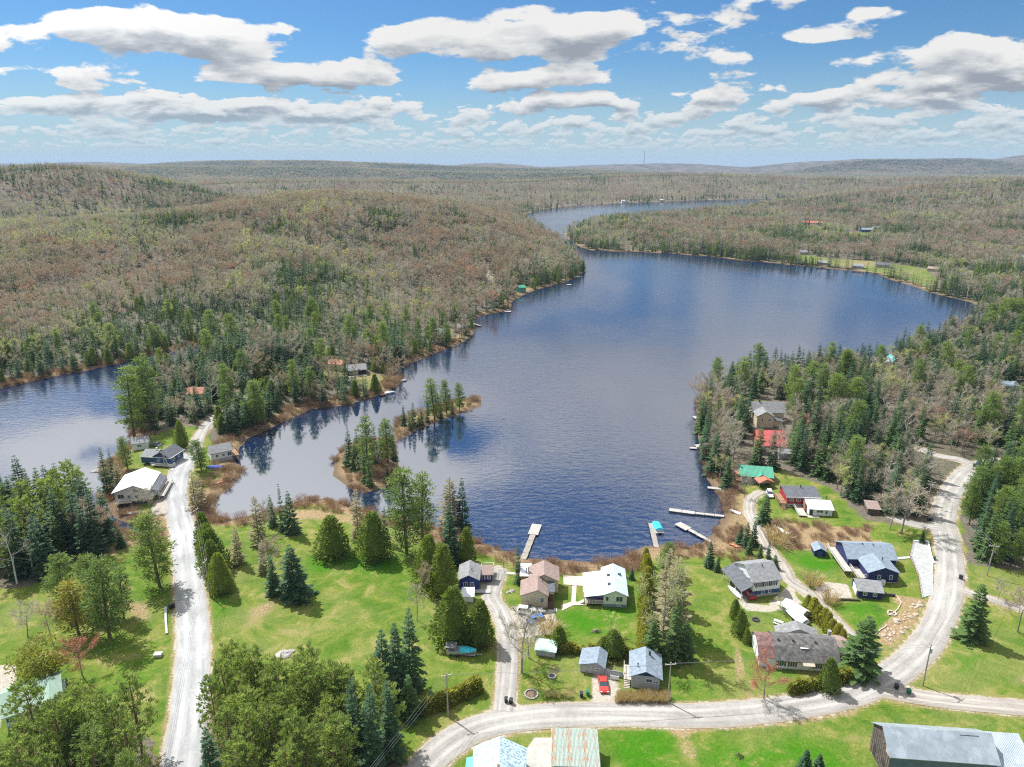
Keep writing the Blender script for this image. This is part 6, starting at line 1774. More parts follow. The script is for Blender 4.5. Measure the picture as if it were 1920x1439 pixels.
def car(pos, rz, label, m_, kind='sedan'):
    """front towards +y"""
    L, W = (4.6, 1.8) if kind != 'pickup' else (5.4, 1.95)
    t = thing('car' if kind != 'pickup' else 'pickup_truck', pos, rz, label, 'car' if kind != 'pickup' else 'truck')
    if kind == 'sedan':
        low = [(-2.28, 0.35), (-2.3, 0.75), (-2.1, 0.93), (-1.3, 0.97), (0.85, 0.95), (1.9, 0.82), (2.25, 0.62), (2.28, 0.35)]
        cab = [(-1.55, 0.95), (-1.0, 1.38), (0.05, 1.42), (0.95, 0.95)]
    elif kind == 'suv':
        low = [(-2.2, 0.4), (-2.25, 0.9), (-2.15, 1.08), (0.9, 1.06), (1.9, 0.95), (2.22, 0.75), (2.25, 0.4)]
        cab = [(-2.1, 1.06), (-1.85, 1.66), (0.1, 1.68), (0.95, 1.06)]
    else:
        low = [(-2.65, 0.5), (-2.68, 1.05), (0.2, 1.05), (1.3, 1.02), (2.5, 0.95), (2.7, 0.7), (2.7, 0.5)]
        cab = [(-0.7, 1.05), (-0.55, 1.72), (0.5, 1.74), (1.25, 1.05)]
    def loft(prof, w0, w1):
        mb = MB(); n = len(prof)
        secs = [(-w0 / 2, 0.97), (-w0 / 2 * 0.86, 1.0), (w0 / 2 * 0.86, 1.0), (w0 / 2, 0.97)]
        zmin, zmax = min(p[1] for p in prof), max(p[1] for p in prof)
        V = []
        for s_, k_ in secs:
            for y, z in prof:
                q = (z - zmin) / (zmax - zmin)
                V.append((s_ * (1 - (1 - w1 / w0) * q), y * (k_ if abs(s_) > w0 * 0.45 else 1), z))
        fs = [(a * n + i, a * n + (i + 1) % n, (a + 1) * n + (i + 1) % n, (a + 1) * n + i) for a in range(3) for i in range(n)]
        fs += [tuple(range(n)), tuple(range(4 * n - 1, 3 * n - 1, -1))]
        return mb.add(V, fs)
    loft(low, W, W * 0.94).build('body', m_, t)
    loft(cab, W * 0.90, W * 0.74).build('windows', GLASS, t)
    zt = max(p[1] for p in cab); ys = [p[0] for p in cab if p[1] > zt - 0.06]
    MB().box((0, sum(ys) / len(ys), zt + 0.005), (W * 0.74, max(ys) - min(ys) + 0.25, 0.05)).build('roof_panel', m_, t)
    if kind == 'pickup':
        MB().box((0, -1.7, 1.02), (W * 0.78, 1.7, 0.1)).build('load_bed', C['dark'], t)
    for sx in (-1, 1):
        for wy in (-1.35, 1.38):
            wl = MB().tube([(sx * (W / 2 - 0.2), wy, 0.32), (sx * (W / 2 + 0.02), wy, 0.32)], 0.33, 12).build('wheel', C['dark'], t)
            MB().tube([(sx * (W / 2 + 0.01), wy, 0.32), (sx * (W / 2 + 0.035), wy, 0.32)], 0.19, 8).build('rim', PAINT['silver'], wl)
        MB().box((sx * W * 0.36, low[-2][0] - 0.03, 0.66), (0.36, 0.12, 0.14)).build('headlight', C['trim'], t)
        MB().box((sx * W * 0.37, low[1][0] + 0.01, 0.78), (0.32, 0.08, 0.14)).build('tail_light', PAINT['dkred'], t)
    return t


car(P(1131, 1288), R(180), 'red sedan parked nose to the gravel road', PAINT['red'])
car(P(1004, 1164), R(-52), 'dark blue sedan parked below the beige house', PAINT['blue'])
car(P(988, 1150), R(-100), 'white car parked close against the beige house', PAINT['white'], 'suv')
car(P(1003, 1152), R(-65), 'silver car between the white and dark blue cars', PAINT['silver'])
car(P(294, 836), R(60), 'grey car on the grass behind the dark cottage', PAINT['grey'])
car(P(1443, 930), R(170), 'white car at the end of the cottage lane', PAINT['white'], 'suv')
car(P(1404, 1117), R(10), 'red car under the side roof of the white two-storey house', PAINT['dkred'])
pt = P(402, 881)
covered((pt[0], pt[1], pt[2]), R(95), 'blue tarpaulin over a vehicle by the waterside cottage', TARPB, 5.6, 2.0, 1.7, 'covered_vehicle', 'vehicle', C['dark'])
covered(P(1490, 1160), R(25), 'white tarpaulin over a large boat beside the metal shed', TARPW, 6.4, 2.6, 2.4)
covered(P(1468, 1142), R(35), 'small white covered trailer near the two-storey house', TARPW, 3.4, 1.7, 1.5, 'covered_trailer', 'trailer')
rowboat(P(1376, 1112), R(20), 'white boat lying beside the two-storey house', PAINT['white'], 5.0, 1.7, 0.6)
rowboat(P(1467, 998), R(25), 'white rowing boat lying on the brown bank', PAINT['white'], 4.4, 1.6, 0.55)
rowboat(P(1378, 962), R(40), 'white dinghy pulled up on the right shore', PAINT['white'], 3.4, 1.4, 0.45)
rowboat(P(245, 965), R(-82), 'silver canoe below the large white house', PAINT['silver'], 5.0, 0.95, 0.42, cat='canoe')
rowboat(P(413, 906), R(-60), 'small red boat on the bay bank', PAINT['orange'], 3.2, 1.2, 0.4)
for i, (x, y) in enumerate(((1376, 1024), (1384, 1027))): rowboat(P(x, y), R(60 + 25 * i), ['orange kayak on the right shore grass', 'second orange kayak lying across the first'][i], PAINT['orange'], 3.4, 0.75, 0.32, cat='canoe')
xw, yw = P0(731, 738); t = thing('motor_boat', (xw, yw, -0.12), R(-70), 'white motor boat tied to the red-brown dock', 'boat')
hull(5.6, 2.1, 0.85).build('hull', PAINT['white'], t); MB().box((0, 0.3, 1.15), (1.4, 0.12, 0.5)).build('windscreen', GLASS, t); MB().box((0, -2.7, 0.75), (0.4, 0.5, 0.8)).build('outboard', C['dark'], t)
xw, yw = P0(1233, 993); t = thing('pontoon_boat', (xw, yw, 0), R(3), 'pontoon boat under turquoise cover moored at the narrow dock', 'boat')
for sx in (-1, 1): MB().tube([(sx * 0.85, -3.0, 0.1), (sx * 0.85, 2.6, 0.1), (sx * 0.85, 3.1, 0.25)], [0.32, 0.32, 0.08], 8).build('pontoon', PAINT['silver'], t)
MB().box((0, -0.1, 0.48), (2.4, 5.8, 0.12)).build('deck', PAINT['white'], t)
m_ = MB(); prof = [(-1.15, 0.55), (-1.1, 1.2), (-0.5, 1.5), (0.5, 1.5), (1.1, 1.2), (1.15, 0.55)]
m_.prism(prof[::-1], -2.0, 2.4); m_.build('cover', TARPT, t)
MB().box((0, -2.6, 0.85), (2.2, 0.06, 0.7)).build('railing', PAINT['silver'], t)
# boat on trailer with turquoise tarpaulin
pt = P(866, 1228); t = thing('boat_trailer', pt, R(-96), 'boat on a trailer with grey canvas top and turquoise tarpaulin', 'boat')
hull(6.4, 2.3, 0.95).build('hull', PAINT['silver'], t, loc=(0, 0, 0.5)); MB().box((0, -2.3, 2.3), (2.1, 2.3, 0.16)).box((0, -3.3, 1.8), (2.0, 0.1, 1.0)).build('canvas_top', TARPG, t)
m_ = MB(); V = []
for i in range(8):
    u = i / 7
    for j in range(6):
        v = -1 + 2 * j / 5
        V.append((v * 1.18 * (1 - u ** 2.4 * 0.8), -0.3 + 3.5 * u, 1.45 + 0.5 * (1 - v * v) * (1 - 0.5 * u) + random.uniform(-0.05, 0.05)))
m_.add(V, [(i * 6 + j, i * 6 + j + 1, (i + 1) * 6 + j + 1, (i + 1) * 6 + j) for i in range(7) for j in range(5)]); m_.build('tarpaulin', TARPT, t)
MB().box((0, 0, 0.42), (1.2, 6.0, 0.12)).box((0, 3.6, 0.42), (0.14, 1.6, 0.12)).build('trailer_frame', PAINT['silver'], t)
for sx in (-1, 1):
    MB().tube([(sx * 0.95, -0.9, 0.32), (sx * 1.2, -0.9, 0.32)], 0.34, 12).build('wheel', C['dark'], t); MB().box((sx * 0.85, -1.3, 1.75), (0.06, 0.06, 1.0)).build('canvas_pole', PAINT['silver'], t)
pt = P(903, 1209); rowboat(pt, R(-70), 'small dark boat lying behind the trailer boat', PAINT['grey'], 3.4, 1.3, 0.45)

brush()


# ================================================================== poles and cables
POLE_TOPS = {}


def pole(key, bx, by, h, label, arm=0.0, transformer=False, lean=0.0):
    b = P(bx, by)
    t = thing('utility_pole', b, arm, label, 'pole')
    MB().tube([(0, 0, -0.6), (lean * h, 0, h)], [0.17, 0.11], 8).build('post', mat('pole_wood', (0.36, 0.31, 0.26), 0.9, 0.2, 2.0), t)
    MB().box((lean * h, 0, h - 0.5), (2.2, 0.12, 0.12)).build('crossarm', C['palewood'], t)
    for x in (-0.95, 0, 0.95): MB().tube([(lean * h + x, 0, h - 0.45), (lean * h + x, 0, h - 0.2)], 0.06, 6).build('insulator', C['trim'], t)
    if transformer: MB().tube([(lean * h + 0.38, 0, h - 2.2), (lean * h + 0.38, 0, h - 1.2)], 0.28, 10).build('transformer', PAINT['silver'], t)
    top = np.array([b[0], b[1], b[2] + h - 0.25])
    POLE_TOPS[key] = (top, arm)
    return t


pole('bend', 1730, 1286, 10.0, 'utility pole at the bend of the gravel road', 0.5, True)
pole('grey', 1252, 1318, 9.5, 'utility pole at the roadside beside the small grey house', 0.1)
pole('hedge', 840, 1344, 10.0, 'utility pole in the hedge at the driveway corner', 0.3)
pole('field', 1850, 1080, 9.0, 'utility pole on the right-hand field edge', -0.4, False, 0.02)
pole('shade', 1738, 952, 9.0, 'utility pole at the shaded stretch of gravel road', -0.6, True)
pole('loop', 1897, 872, 9.0, 'utility pole at the far right beyond the gravel loop', 0.2)
pole('narrows', 309, 876, 8.5, 'pale utility pole before the dark cottage', 0.3)
pole('cedars', 376, 1016, 10.5, 'utility pole standing among the cedars of the paved road', 1.4)
pole('lawn', 394, 1120, 10.5, 'utility pole with yellow guard at the edge of the wide lawn', 1.5)
MB().tube([(0.9, -0.6, 0), (0.7, -0.5, 2.2)], 0.14, 6).build('yellow_guard', mat('guard_yellow', (0.7, 0.42, 0.03), 0.5, 0.05), bpy.data.objects[[o.name for o in bpy.data.objects if o.name.startswith('utility_pole')][-1]])
offp = P(420, 1460); POLE_TOPS['off_left'] = (np.array([offp[0] - 2, offp[1] - 18, offp[2] + 10]), 1.5)
offp = P(760, 1460); POLE_TOPS['off_mid'] = (np.array([offp[0] - 9, offp[1] - 18, offp[2] + 10]), 0.9)
WIRE = mat('cable_grey', (0.22, 0.22, 0.23), 0.5, 0.05)


def cable(k0, k1, label, offs=(0,), sag=0.5, r=0.022, drop=0.0):
    for i, o_ in enumerate(offs):
        (a, ra), (b, rb) = POLE_TOPS[k0], POLE_TOPS[k1]
        a2 = a + np.array([math.cos(ra) * o_, math.sin(ra) * o_, -drop]); b2 = b + np.array([math.cos(rb) * o_, math.sin(rb) * o_, -drop])
        pts = [a2 + (b2 - a2) * s - np.array([0, 0, sag * 4 * s * (1 - s)]) for s in np.linspace(0, 1, 13)]
        org = pts[0]
        m_ = MB().tube([p - org for p in pts], r, 4).build('power_cable', WIRE, loc=org)
        tag(m_, label[i] if isinstance(label, (list, tuple)) else label, 'cable', None if isinstance(label, (list, tuple)) else 'cables ' + k0 + ' ' + k1)


cable('hedge', 'grey', 'cable strung over the houses between hedge pole and grey house pole', (-0.95, 0.95))
cable('grey', 'bend', 'cable strung from the grey house pole to the road bend pole', (-0.95, 0.95))
cable('bend', 'field', 'cable strung over the field from the bend pole', (-0.95, 0.95))
cable('field', 'shade', 'cable crossing the gravel road at the evergreen wood', (-0.95, 0, 0.95))
cable('shade', 'loop', 'cable along the upper end of the gravel road', (-0.95, 0.95))
cable('off_mid', 'hedge', 'cable running out of the picture from the hedge pole', (-0.95, 0, 0.95))
cable('cedars', 'lawn', 'cable between the two poles by the paved road', (-0.95, 0, 0.95))
cable('lawn', 'off_left', 'cable running down along the paved road out of the picture', (-0.95, 0, 0.95))
cable('narrows', 'cedars', 'cable from the dark cottage pole to the cedar pole', (-0.95, 0.95))
b = P(945, 1073); t = thing('flagpole', b, 0, 'thin bare flagpole on the grass near the long dock', 'pole')
MB().tube([(0, 0, -0.3), (0, 0, 5.0)], [0.06, 0.035], 6).build('post', C['dark'], t); MB().tube([(0, 0, 5.0), (0, 0, 5.12)], 0.08, 6).build('finial', C['dark'], t)


# ================================================================== small things of the yards
def bin_(px, py, col, label, rz=0.0, k=0):
    b = P(px, py)
    t = thing('wheeled_bin', (b[0], b[1], b[2] + (0.13 if lane_dist(np.array([b[0]]), np.array([b[1]]))[0] < 0 else 0)), rz, label, 'bin')
    m_ = MB().add([(-0.26, -0.3, 0.06), (0.26, -0.3, 0.06), (0.26, 0.3, 0.06), (-0.26, 0.3, 0.06), (-0.32, -0.38, 1.0), (0.32, -0.38, 1.0), (0.32, 0.38, 1.0), (-0.32, 0.38, 1.0)], [(3, 2, 1, 0), (0, 1, 5, 4), (1, 2, 6, 5), (2, 3, 7, 6), (3, 0, 4, 7), (4, 5, 6, 7)])
    m_.build('body', col, t)
    MB().prismx([(-0.42, 1.0), (0.42, 1.0), (0.42, 1.06), (-0.1, 1.12), (-0.42, 1.06)], -0.35, 0.35).build('lid', col, t)
    for sx in (-1, 1): MB().tube([(sx * 0.24, 0.32, 0.12), (sx * 0.31, 0.32, 0.12)], 0.12, 8).build('wheel', C['dark'], t)


BB = mat('bin_black', (0.03, 0.03, 0.035), 0.5, 0.1); BG = mat('bin_green', (0.03, 0.16, 0.09), 0.5, 0.1); BU = mat('bin_blue', (0.04, 0.10, 0.28), 0.5, 0.1)
for x, y, c, lb in ((949, 1318, BB, 'left black bin at the mouth of the gravel driveway'), (958, 1320, BB, 'right black bin at the mouth of the gravel driveway'), (1090, 1307, BB, 'black bin on the grass left of the red car'), (1102, 1304, BG, 'dark green bin on the grass left of the red car'), (1680, 1293, BB, 'black bin at the mouth of the farm lane'), (1703, 1302, BG, 'green bin on the farm lane'), (1751, 1050, BG, 'green bin at the edge of the parking pad'), (1801, 1087, BB, 'black bin on the right side of the gravel road'), (1740, 977, BB, 'left dark bin at the side lane'), (1746, 978, BB, 'right dark bin at the side lane'), (1826, 876, BB, 'left bin of the three at the gravel loop'), (1831, 873, BU, 'blue bin of the three at the gravel loop'), (1836, 871, BB, 'right bin of the three at the gravel loop'), (320, 1142, BB, 'left bin beside the paved road'), (325, 1140, BB, 'right bin beside the paved road')):
    bin_(x, y, c, lb, random.uniform(-0.4, 0.4))


def slab(name, pts, m_, lift, label, cat, kind='structure', thick=0.25):
    q = [P(*p) for p in pts]
    o = np.mean(q, axis=0)
    v = [(p[0], p[1], p[2] + lift) for p in q] + [(p[0], p[1], p[2] + lift - thick) for p in q]
    n = len(q)
    m2 = MB().add(v, [tuple(range(n)), tuple(range(2 * n - 1, n - 1, -1))] + [((i + 1) % n, i, i + n, (i + 1) % n + n) for i in range(n)])
    # outward faces whichever way round the outline runs
    area = sum(q[i][0] * q[(i + 1) % n][1] - q[(i + 1) % n][0] * q[i][1] for i in range(n))
    if area < 0: m2.f = [f[::-1] for f in m2.f]
    ob = m2.build(name, m_)
    return tag(ob, label, cat, kind=kind)


slab('parking_pad', [(1712, 1018), (1739, 1018), (1743, 1040), (1750, 1062), (1749, 1116), (1728, 1122), (1722, 1082), (1706, 1044)], mat('pad_concrete', (0.36, 0.37, 0.36), 0.9, 0.15, 1.5, bump_s=0.3), 0.14, 'grey concrete parking pad beside the gravel road', 'pavement')
slab('patio', [(1056, 1080), (1095, 1082), (1096, 1100), (1057, 1097)], mat('patio_pink', (0.52, 0.40, 0.36), 0.9, 0.15, 2.0, bump_s=0.4), 0.14, 'pinkish patio left of the white house', 'pavement')
slab('path', [(1073, 1099), (1081, 1099), (1079, 1129), (1071, 1130)], mat('path_sand', (0.55, 0.46, 0.38), 0.9, 0.12, 2.0), 0.10, 'sandy path from the patio', 'path')
slab('path', [(1052, 1136), (1072, 1129), (1100, 1130), (1100, 1135), (1074, 1136), (1054, 1146)], MATS['path_sand'], 0.12, 'curved sandy path to the white house porch', 'path')
slab('path', [(938, 1072), (988, 1076), (988, 1079), (936, 1077)], MATS['path_sand'], 0.10, 'pale path behind the thin solitary spruce', 'path')
slab('path', [(1682, 1046), (1706, 1044), (1707, 1048), (1683, 1050)], C['conc'], 0.16, 'concrete walk from the blue house to the pad', 'path')
slab('forecourt', [(1002, 1384), (1034, 1384), (1034, 1500), (984, 1500), (984, 1410)], mat('court_concrete', (0.42, 0.39, 0.35), 0.9, 0.15, 1.0, bump_s=0.3), 0.08, 'bare concrete yard between the two bottom sheds', 'pavement')


def wall_run(name, pts, h, w, m_, label, cat='wall', posts=None, gap=1.2, rail=None):
    q = [P(*p) for p in pts]
    t = thing(name, q[0], 0, label, cat)
    for i in range(len(q) - 1):
        a, b = q[i] - q[0], q[i + 1] - q[0]
        L = math.hypot(b[0] - a[0], b[1] - a[1]); an = math.atan2(b[1] - a[1], b[0] - a[0])
        if posts:
            k = max(1, int(L / gap))
            for j in range(k + (i == len(q) - 2)):
                p = a + (b - a) * j / k
                MB().box((p[0], p[1], p[2] + h / 2 - 0.1), (posts, posts, h + 0.2), an).build('post', m_, t)
            for z in (rail or (h * 0.9, h * 0.5)):
                MB().tube([(a[0], a[1], a[2] + z), (b[0], b[1], b[2] + z)], 0.03, 4).build('rail', m_, t)
        else:
            zz = (a[2] + b[2]) / 2
            MB().box(((a[0] + b[0]) / 2, (a[1] + b[1]) / 2, zz + h / 2 - 0.25), (L, w, h + 0.5), an).build('section', m_, t)
    return t


wall_run('retaining_wall', [(1713, 1017), (1740, 1017), (1745, 1042), (1751, 1058)], 0.45, 0.35, C['trim'], 'low white wall round the head of the parking pad')
wall_run('railing', [(1711, 1020), (1705, 1044), (1721, 1082), (1727, 1122)], 1.0, 0.1, C['wood'], 'brown post railing along the left edge of the parking pad', 'railing', 0.14, 1.3)
wall_run('wire_fence', [(925, 1062), (1000, 1068), (1100, 1072), (1145, 1070)], 1.3, 0.1, C['dark'], 'thin dark post fence along the lake side of the lots', 'fence', 0.08, 2.6)
wall_run('retaining_wall', [(1561, 1047), (1575, 1050), (1592, 1052)], 1.0, 0.4, mat('timber_dark', (0.09, 0.075, 0.07), 0.9, 0.3), 'dark timber wall left of the blue house deck')
wall_run('retaining_wall', [(1546, 1126), (1575, 1126), (1612, 1127)], 0.5, 0.35, MATS['timber_dark'], 'long dark timber edge of the turning pad')
wall_run('retaining_wall', [(1653, 1119), (1666, 1118), (1678, 1119)], 0.7, 0.35, MATS['timber_dark'], 'short dark timber wall right of the garage')
wall_run('garden_edging', [(1640, 1192), (1650, 1182), (1660, 1176), (1662, 1172)], 0.2, 0.2, C['palewood'], 'pale curved edging at the lower end of the rock garden', 'edging')
wall_run('garden_edging', [(1680, 1118), (1690, 1130), (1684, 1142), (1676, 1150), (1665, 1155)], 0.2, 0.2, C['palewood'], 'pale zigzag edging across the rock garden', 'edging')
wall_run('garden_edging', [(1595, 1026), (1626, 1022), (1640, 1024), (1656, 1022)], 0.3, 0.25, C['palewood'], 'pale timber garden beds behind the blue house', 'edging')
wall_run('log_beam', [(311, 1142), (311, 1162), (313, 1190)], 0.5, 0.5, C['conc'], 'long grey beam on posts beside the paved road', 'beam')
wall_run('fence', [(1133, 1266), (1150, 1268), (1172, 1272)], 1.4, 0.08, C['grey'], 'grey board fence between shed and small grey house', 'fence')


def rock(px, py, s, label, group=None, m_=None, flat=0.6, name='boulder'):
    b = P(px, py)
    bm_ = MB(); rg = np.random.default_rng(int(px * 7 + py))
    V = []; n, k = 6, 9
    for i in range(n + 1):
        th = math.pi * i / n
        for j in range(k):
            ph = 2 * math.pi * j / k
            r_ = s * (0.8 + 0.4 * rg.uniform())
            V.append((r_ * math.sin(th) * math.cos(ph), r_ * math.sin(th) * math.sin(ph), r_ * math.cos(th) * flat + s * flat * 0.35))
    bm_.add(V, [(i * k + j, (i + 1) * k + j, (i + 1) * k + (j + 1) % k, i * k + (j + 1) % k) for i in range(n) for j in range(k)])
    o = bm_.build(name, m_ or mat('granite', (0.34, 0.32, 0.31), 0.9, 0.25, 1.5, bump_s=0.6), loc=(b[0], b[1], b[2] - 0.05), rz=rg.uniform(0, 6))
    return tag(o, label, 'rock', group)


rock(531, 1229, 1.5, 'broad grey boulder in the bare patch of the wide lawn', flat=0.35); rock(546, 1222, 0.8, 'smaller rock beside the broad lawn boulder', flat=0.4); rock(960, 1109, 0.7, 'flat pale stone beside the beige house'); rock(953, 1112, 0.5, 'smaller pale stone beside the beige house'); rock(748, 880, 1.0, 'pale boulder on the right edge of the round island'); rock(757, 715, 1.4, 'pale shore boulder below the black cottage'); rock(180, 884, 1.6, 'dark rock awash at the left lake point', flat=0.3)
g_ = random.Random(4)
ax, bx_ = [(1650, 1192), (1664, 1178), (1680, 1160), (1700, 1140), (1722, 1128)], [(1668, 1205), (1690, 1190), (1706, 1172), (1722, 1150), (1734, 1132)]
for i in range(46):
    s = g_.uniform(0, 3.99); k = int(s); f_ = s - k; v = g_.uniform(0, 1)
    x = (ax[k][0] * (1 - f_) + ax[k + 1][0] * f_) * (1 - v) + (bx_[k][0] * (1 - f_) + bx_[k + 1][0] * f_) * v
    y = (ax[k][1] * (1 - f_) + ax[k + 1][1] * f_) * (1 - v) + (bx_[k][1] * (1 - f_) + bx_[k + 1][1] * f_) * v
    rock(x, y, g_.uniform(0.22, 0.6), 'small rock in the terraced rock garden beside the gravel road', 'rocks of the rock garden', mat('garden_stone', (0.44, 0.38, 0.31), 0.9, 0.25, 2.0))


def ring_(px, py, r, n, label, name='fire_ring', cat='fire pit', m_=None):
    b = P(px, py); t = thing(name, b, 0, label, cat)
    for i in range(n):
        a = 2 * math.pi * i / n
        MB().box((r * math.cos(a), r * math.sin(a), 0.13), (2 * math.pi * r / n * 0.82, 0.28, 0.3), a + math.pi / 2).build('stone', m_ or mat('granite', (0.34, 0.32, 0.31)), t)
    MB().tube([(0, 0, 0.0), (0, 0, 0.04)], r - 0.1, 12).build('soil', C['dark'] if name == 'fire_ring' else mat('garden_soil', (0.17, 0.12, 0.08), 0.95, 0.3, 3.0), t)


ring_(1035, 1269, 0.75, 12, 'round stone fire ring on the grass by the driveway tree'); ring_(1417, 1163, 0.7, 11, 'dark fire ring on the lawn behind the long house', m_=C['dark']); ring_(996, 1303, 1.3, 16, 'stone-edged flower bed by the driveway mouth', 'flower_bed', 'flower bed'); ring_(1672, 1151, 0.9, 10, 'round stone-edged spot in the rock garden', 'stone_ring', 'stone ring', C['palewood'])
b = P(1459, 1170); t = thing('picnic_table', b, R(55), 'pale wooden picnic table on the lawn behind the long house', 'table')
for i in range(5): MB().box((-0.32 + i * 0.16, 0, 0.74), (0.14, 2.0, 0.05)).build('board', C['trim'], t)
for sx in (-1, 1): MB().box((sx * 0.72, 0, 0.44), (0.28, 2.0, 0.05)).build('bench', C['trim'], t)
for sy in (-0.7, 0.7):
    MB().add([(-0.8, sy, 0), (-0.7, sy, 0), (-0.2, sy, 0.72), (-0.3, sy, 0.72), (-0.8, sy + 0.06, 0), (-0.7, sy + 0.06, 0), (-0.2, sy + 0.06, 0.72), (-0.3, sy + 0.06, 0.72)], [(0, 1, 2, 3), (7, 6, 5, 4), (0, 4, 5, 1), (1, 5, 6, 2), (2, 6, 7, 3), (3, 7, 4, 0)]).build('leg', C['palewood'], t)
    MB().add([(0.8, sy, 0), (0.3, sy, 0.72), (0.2, sy, 0.72), (0.7, sy, 0), (0.8, sy + 0.06, 0), (0.3, sy + 0.06, 0.72), (0.2, sy + 0.06, 0.72), (0.7, sy + 0.06, 0)], [(0, 1, 2, 3), (7, 6, 5, 4), (0, 4, 5, 1), (1, 5, 6, 2), (2, 6, 7, 3), (3, 7, 4, 0)]).build('leg', C['palewood'], t)
    MB().box((0, sy + 0.03, 0.40), (1.5, 0.06, 0.1)).build('brace', C['palewood'], t)
b = P(297, 1231); t = thing('storage_box', b, 0.1, 'grey lidded box on the grass beside the paved road', 'box')
MB().box((0, 0, 0.35), (1.5, 1.1, 0.7)).build('body', C['palewood'], t); MB().box((0, -0.03, 0.74), (1.65, 1.25, 0.08)).build('lid', mat('lid_grey', (0.42, 0.44, 0.46), 0.6, 0.1), t)
b = P(1152, 1275); t = thing('garden_gate', b, -0.15, 'pale garden gate and bench between shed and small grey house', 'gate')
MB().box((0, 0, 0.5), (1.6, 0.08, 0.9)).build('panel', C['trim'], t); MB().box((-0.85, 0, 0.6), (0.1, 0.1, 1.3)).build('post', C['trim'], t); MB().box((0.85, 0, 0.6), (0.1, 0.1, 1.3)).build('post', C['trim'], t)
b = P(1386, 1420); t = thing('brush_pile', b, 0.3, 'small dark heap of branches on the bright bottom lawn', 'brush pile')
for i in range(16): a = g_.uniform(0, 6.28); MB().tube([(math.cos(a) * 0.9, math.sin(a) * 0.9, 0), (-math.cos(a) * 0.3, -math.sin(a) * 0.3, g_.uniform(0.4, 1.0))], [0.05, 0.02], 4).build('branch', BARK['brown'], t)
b = P(1118, 1187); t = thing('branch_heap', b, 0.3, 'heap of grey cut branches on the white house lawn', 'brush pile')
for i in range(26): a = g_.uniform(-0.2, 3.3); MB().tube([(math.cos(a) * g_.uniform(0.9, 1.8), math.sin(a) * 1.4, 0), (0, 0, g_.uniform(0.3, 0.8))], [0.02, 0.05], 4).build('branch', BARK['grey'], t)


# ================================================================== woods
KDESC = {'spruce_tree': 'dark narrow spruce', 'fir_tree': 'green pointed fir', 'pine_tree': 'tall feathery white pine', 'red_pine_tree': 'olive tufted red pine', 'cedar_tree': 'dense green cedar', 'bare_tree': 'leafless grey tree', 'birch_tree': 'white-trunked bare birch', 'budding_tree': 'pinkish budding tree', 'leafing_tree': 'pale tree in first leaf', 'larch_tree': 'thin grey larch'}


def region(x, y):
    if y < 345:
        if inside(WOOD[0], np.array([x]), np.array([y]))[0]: return 'in the wood on the right-hand point'
        if inside(WOOD[1], np.array([x]), np.array([y]))[0]: return 'in the evergreen wood right of the gravel road'
        if inside(WOOD[2], np.array([x]), np.array([y]))[0]: return 'in the dark wood by the left lake edge'
        if inside(WOOD[3], np.array([x]), np.array([y]))[0]: return 'in the pine stand at the bottom left corner'
        if inside(WOOD[5], np.array([x]), np.array([y]))[0]: return 'in the pine stand beside the paved road'
        if x < -60: return 'on the wooded neck between the two lakes'
        return 'on the near right shore of the lake'
    if x < 0 and y < 470 and x > -260: return 'on the wooded neck between the two lakes'
    if x < -100 and y < 620: return 'on the shore slope behind the left lake'
    if x < 130 and y < 1500: return 'on the brown hillside left of the lake'
    if x > 130 and y < 760: return 'in the wood on the right-hand point'
    return 'on the far right shore beyond the lake'


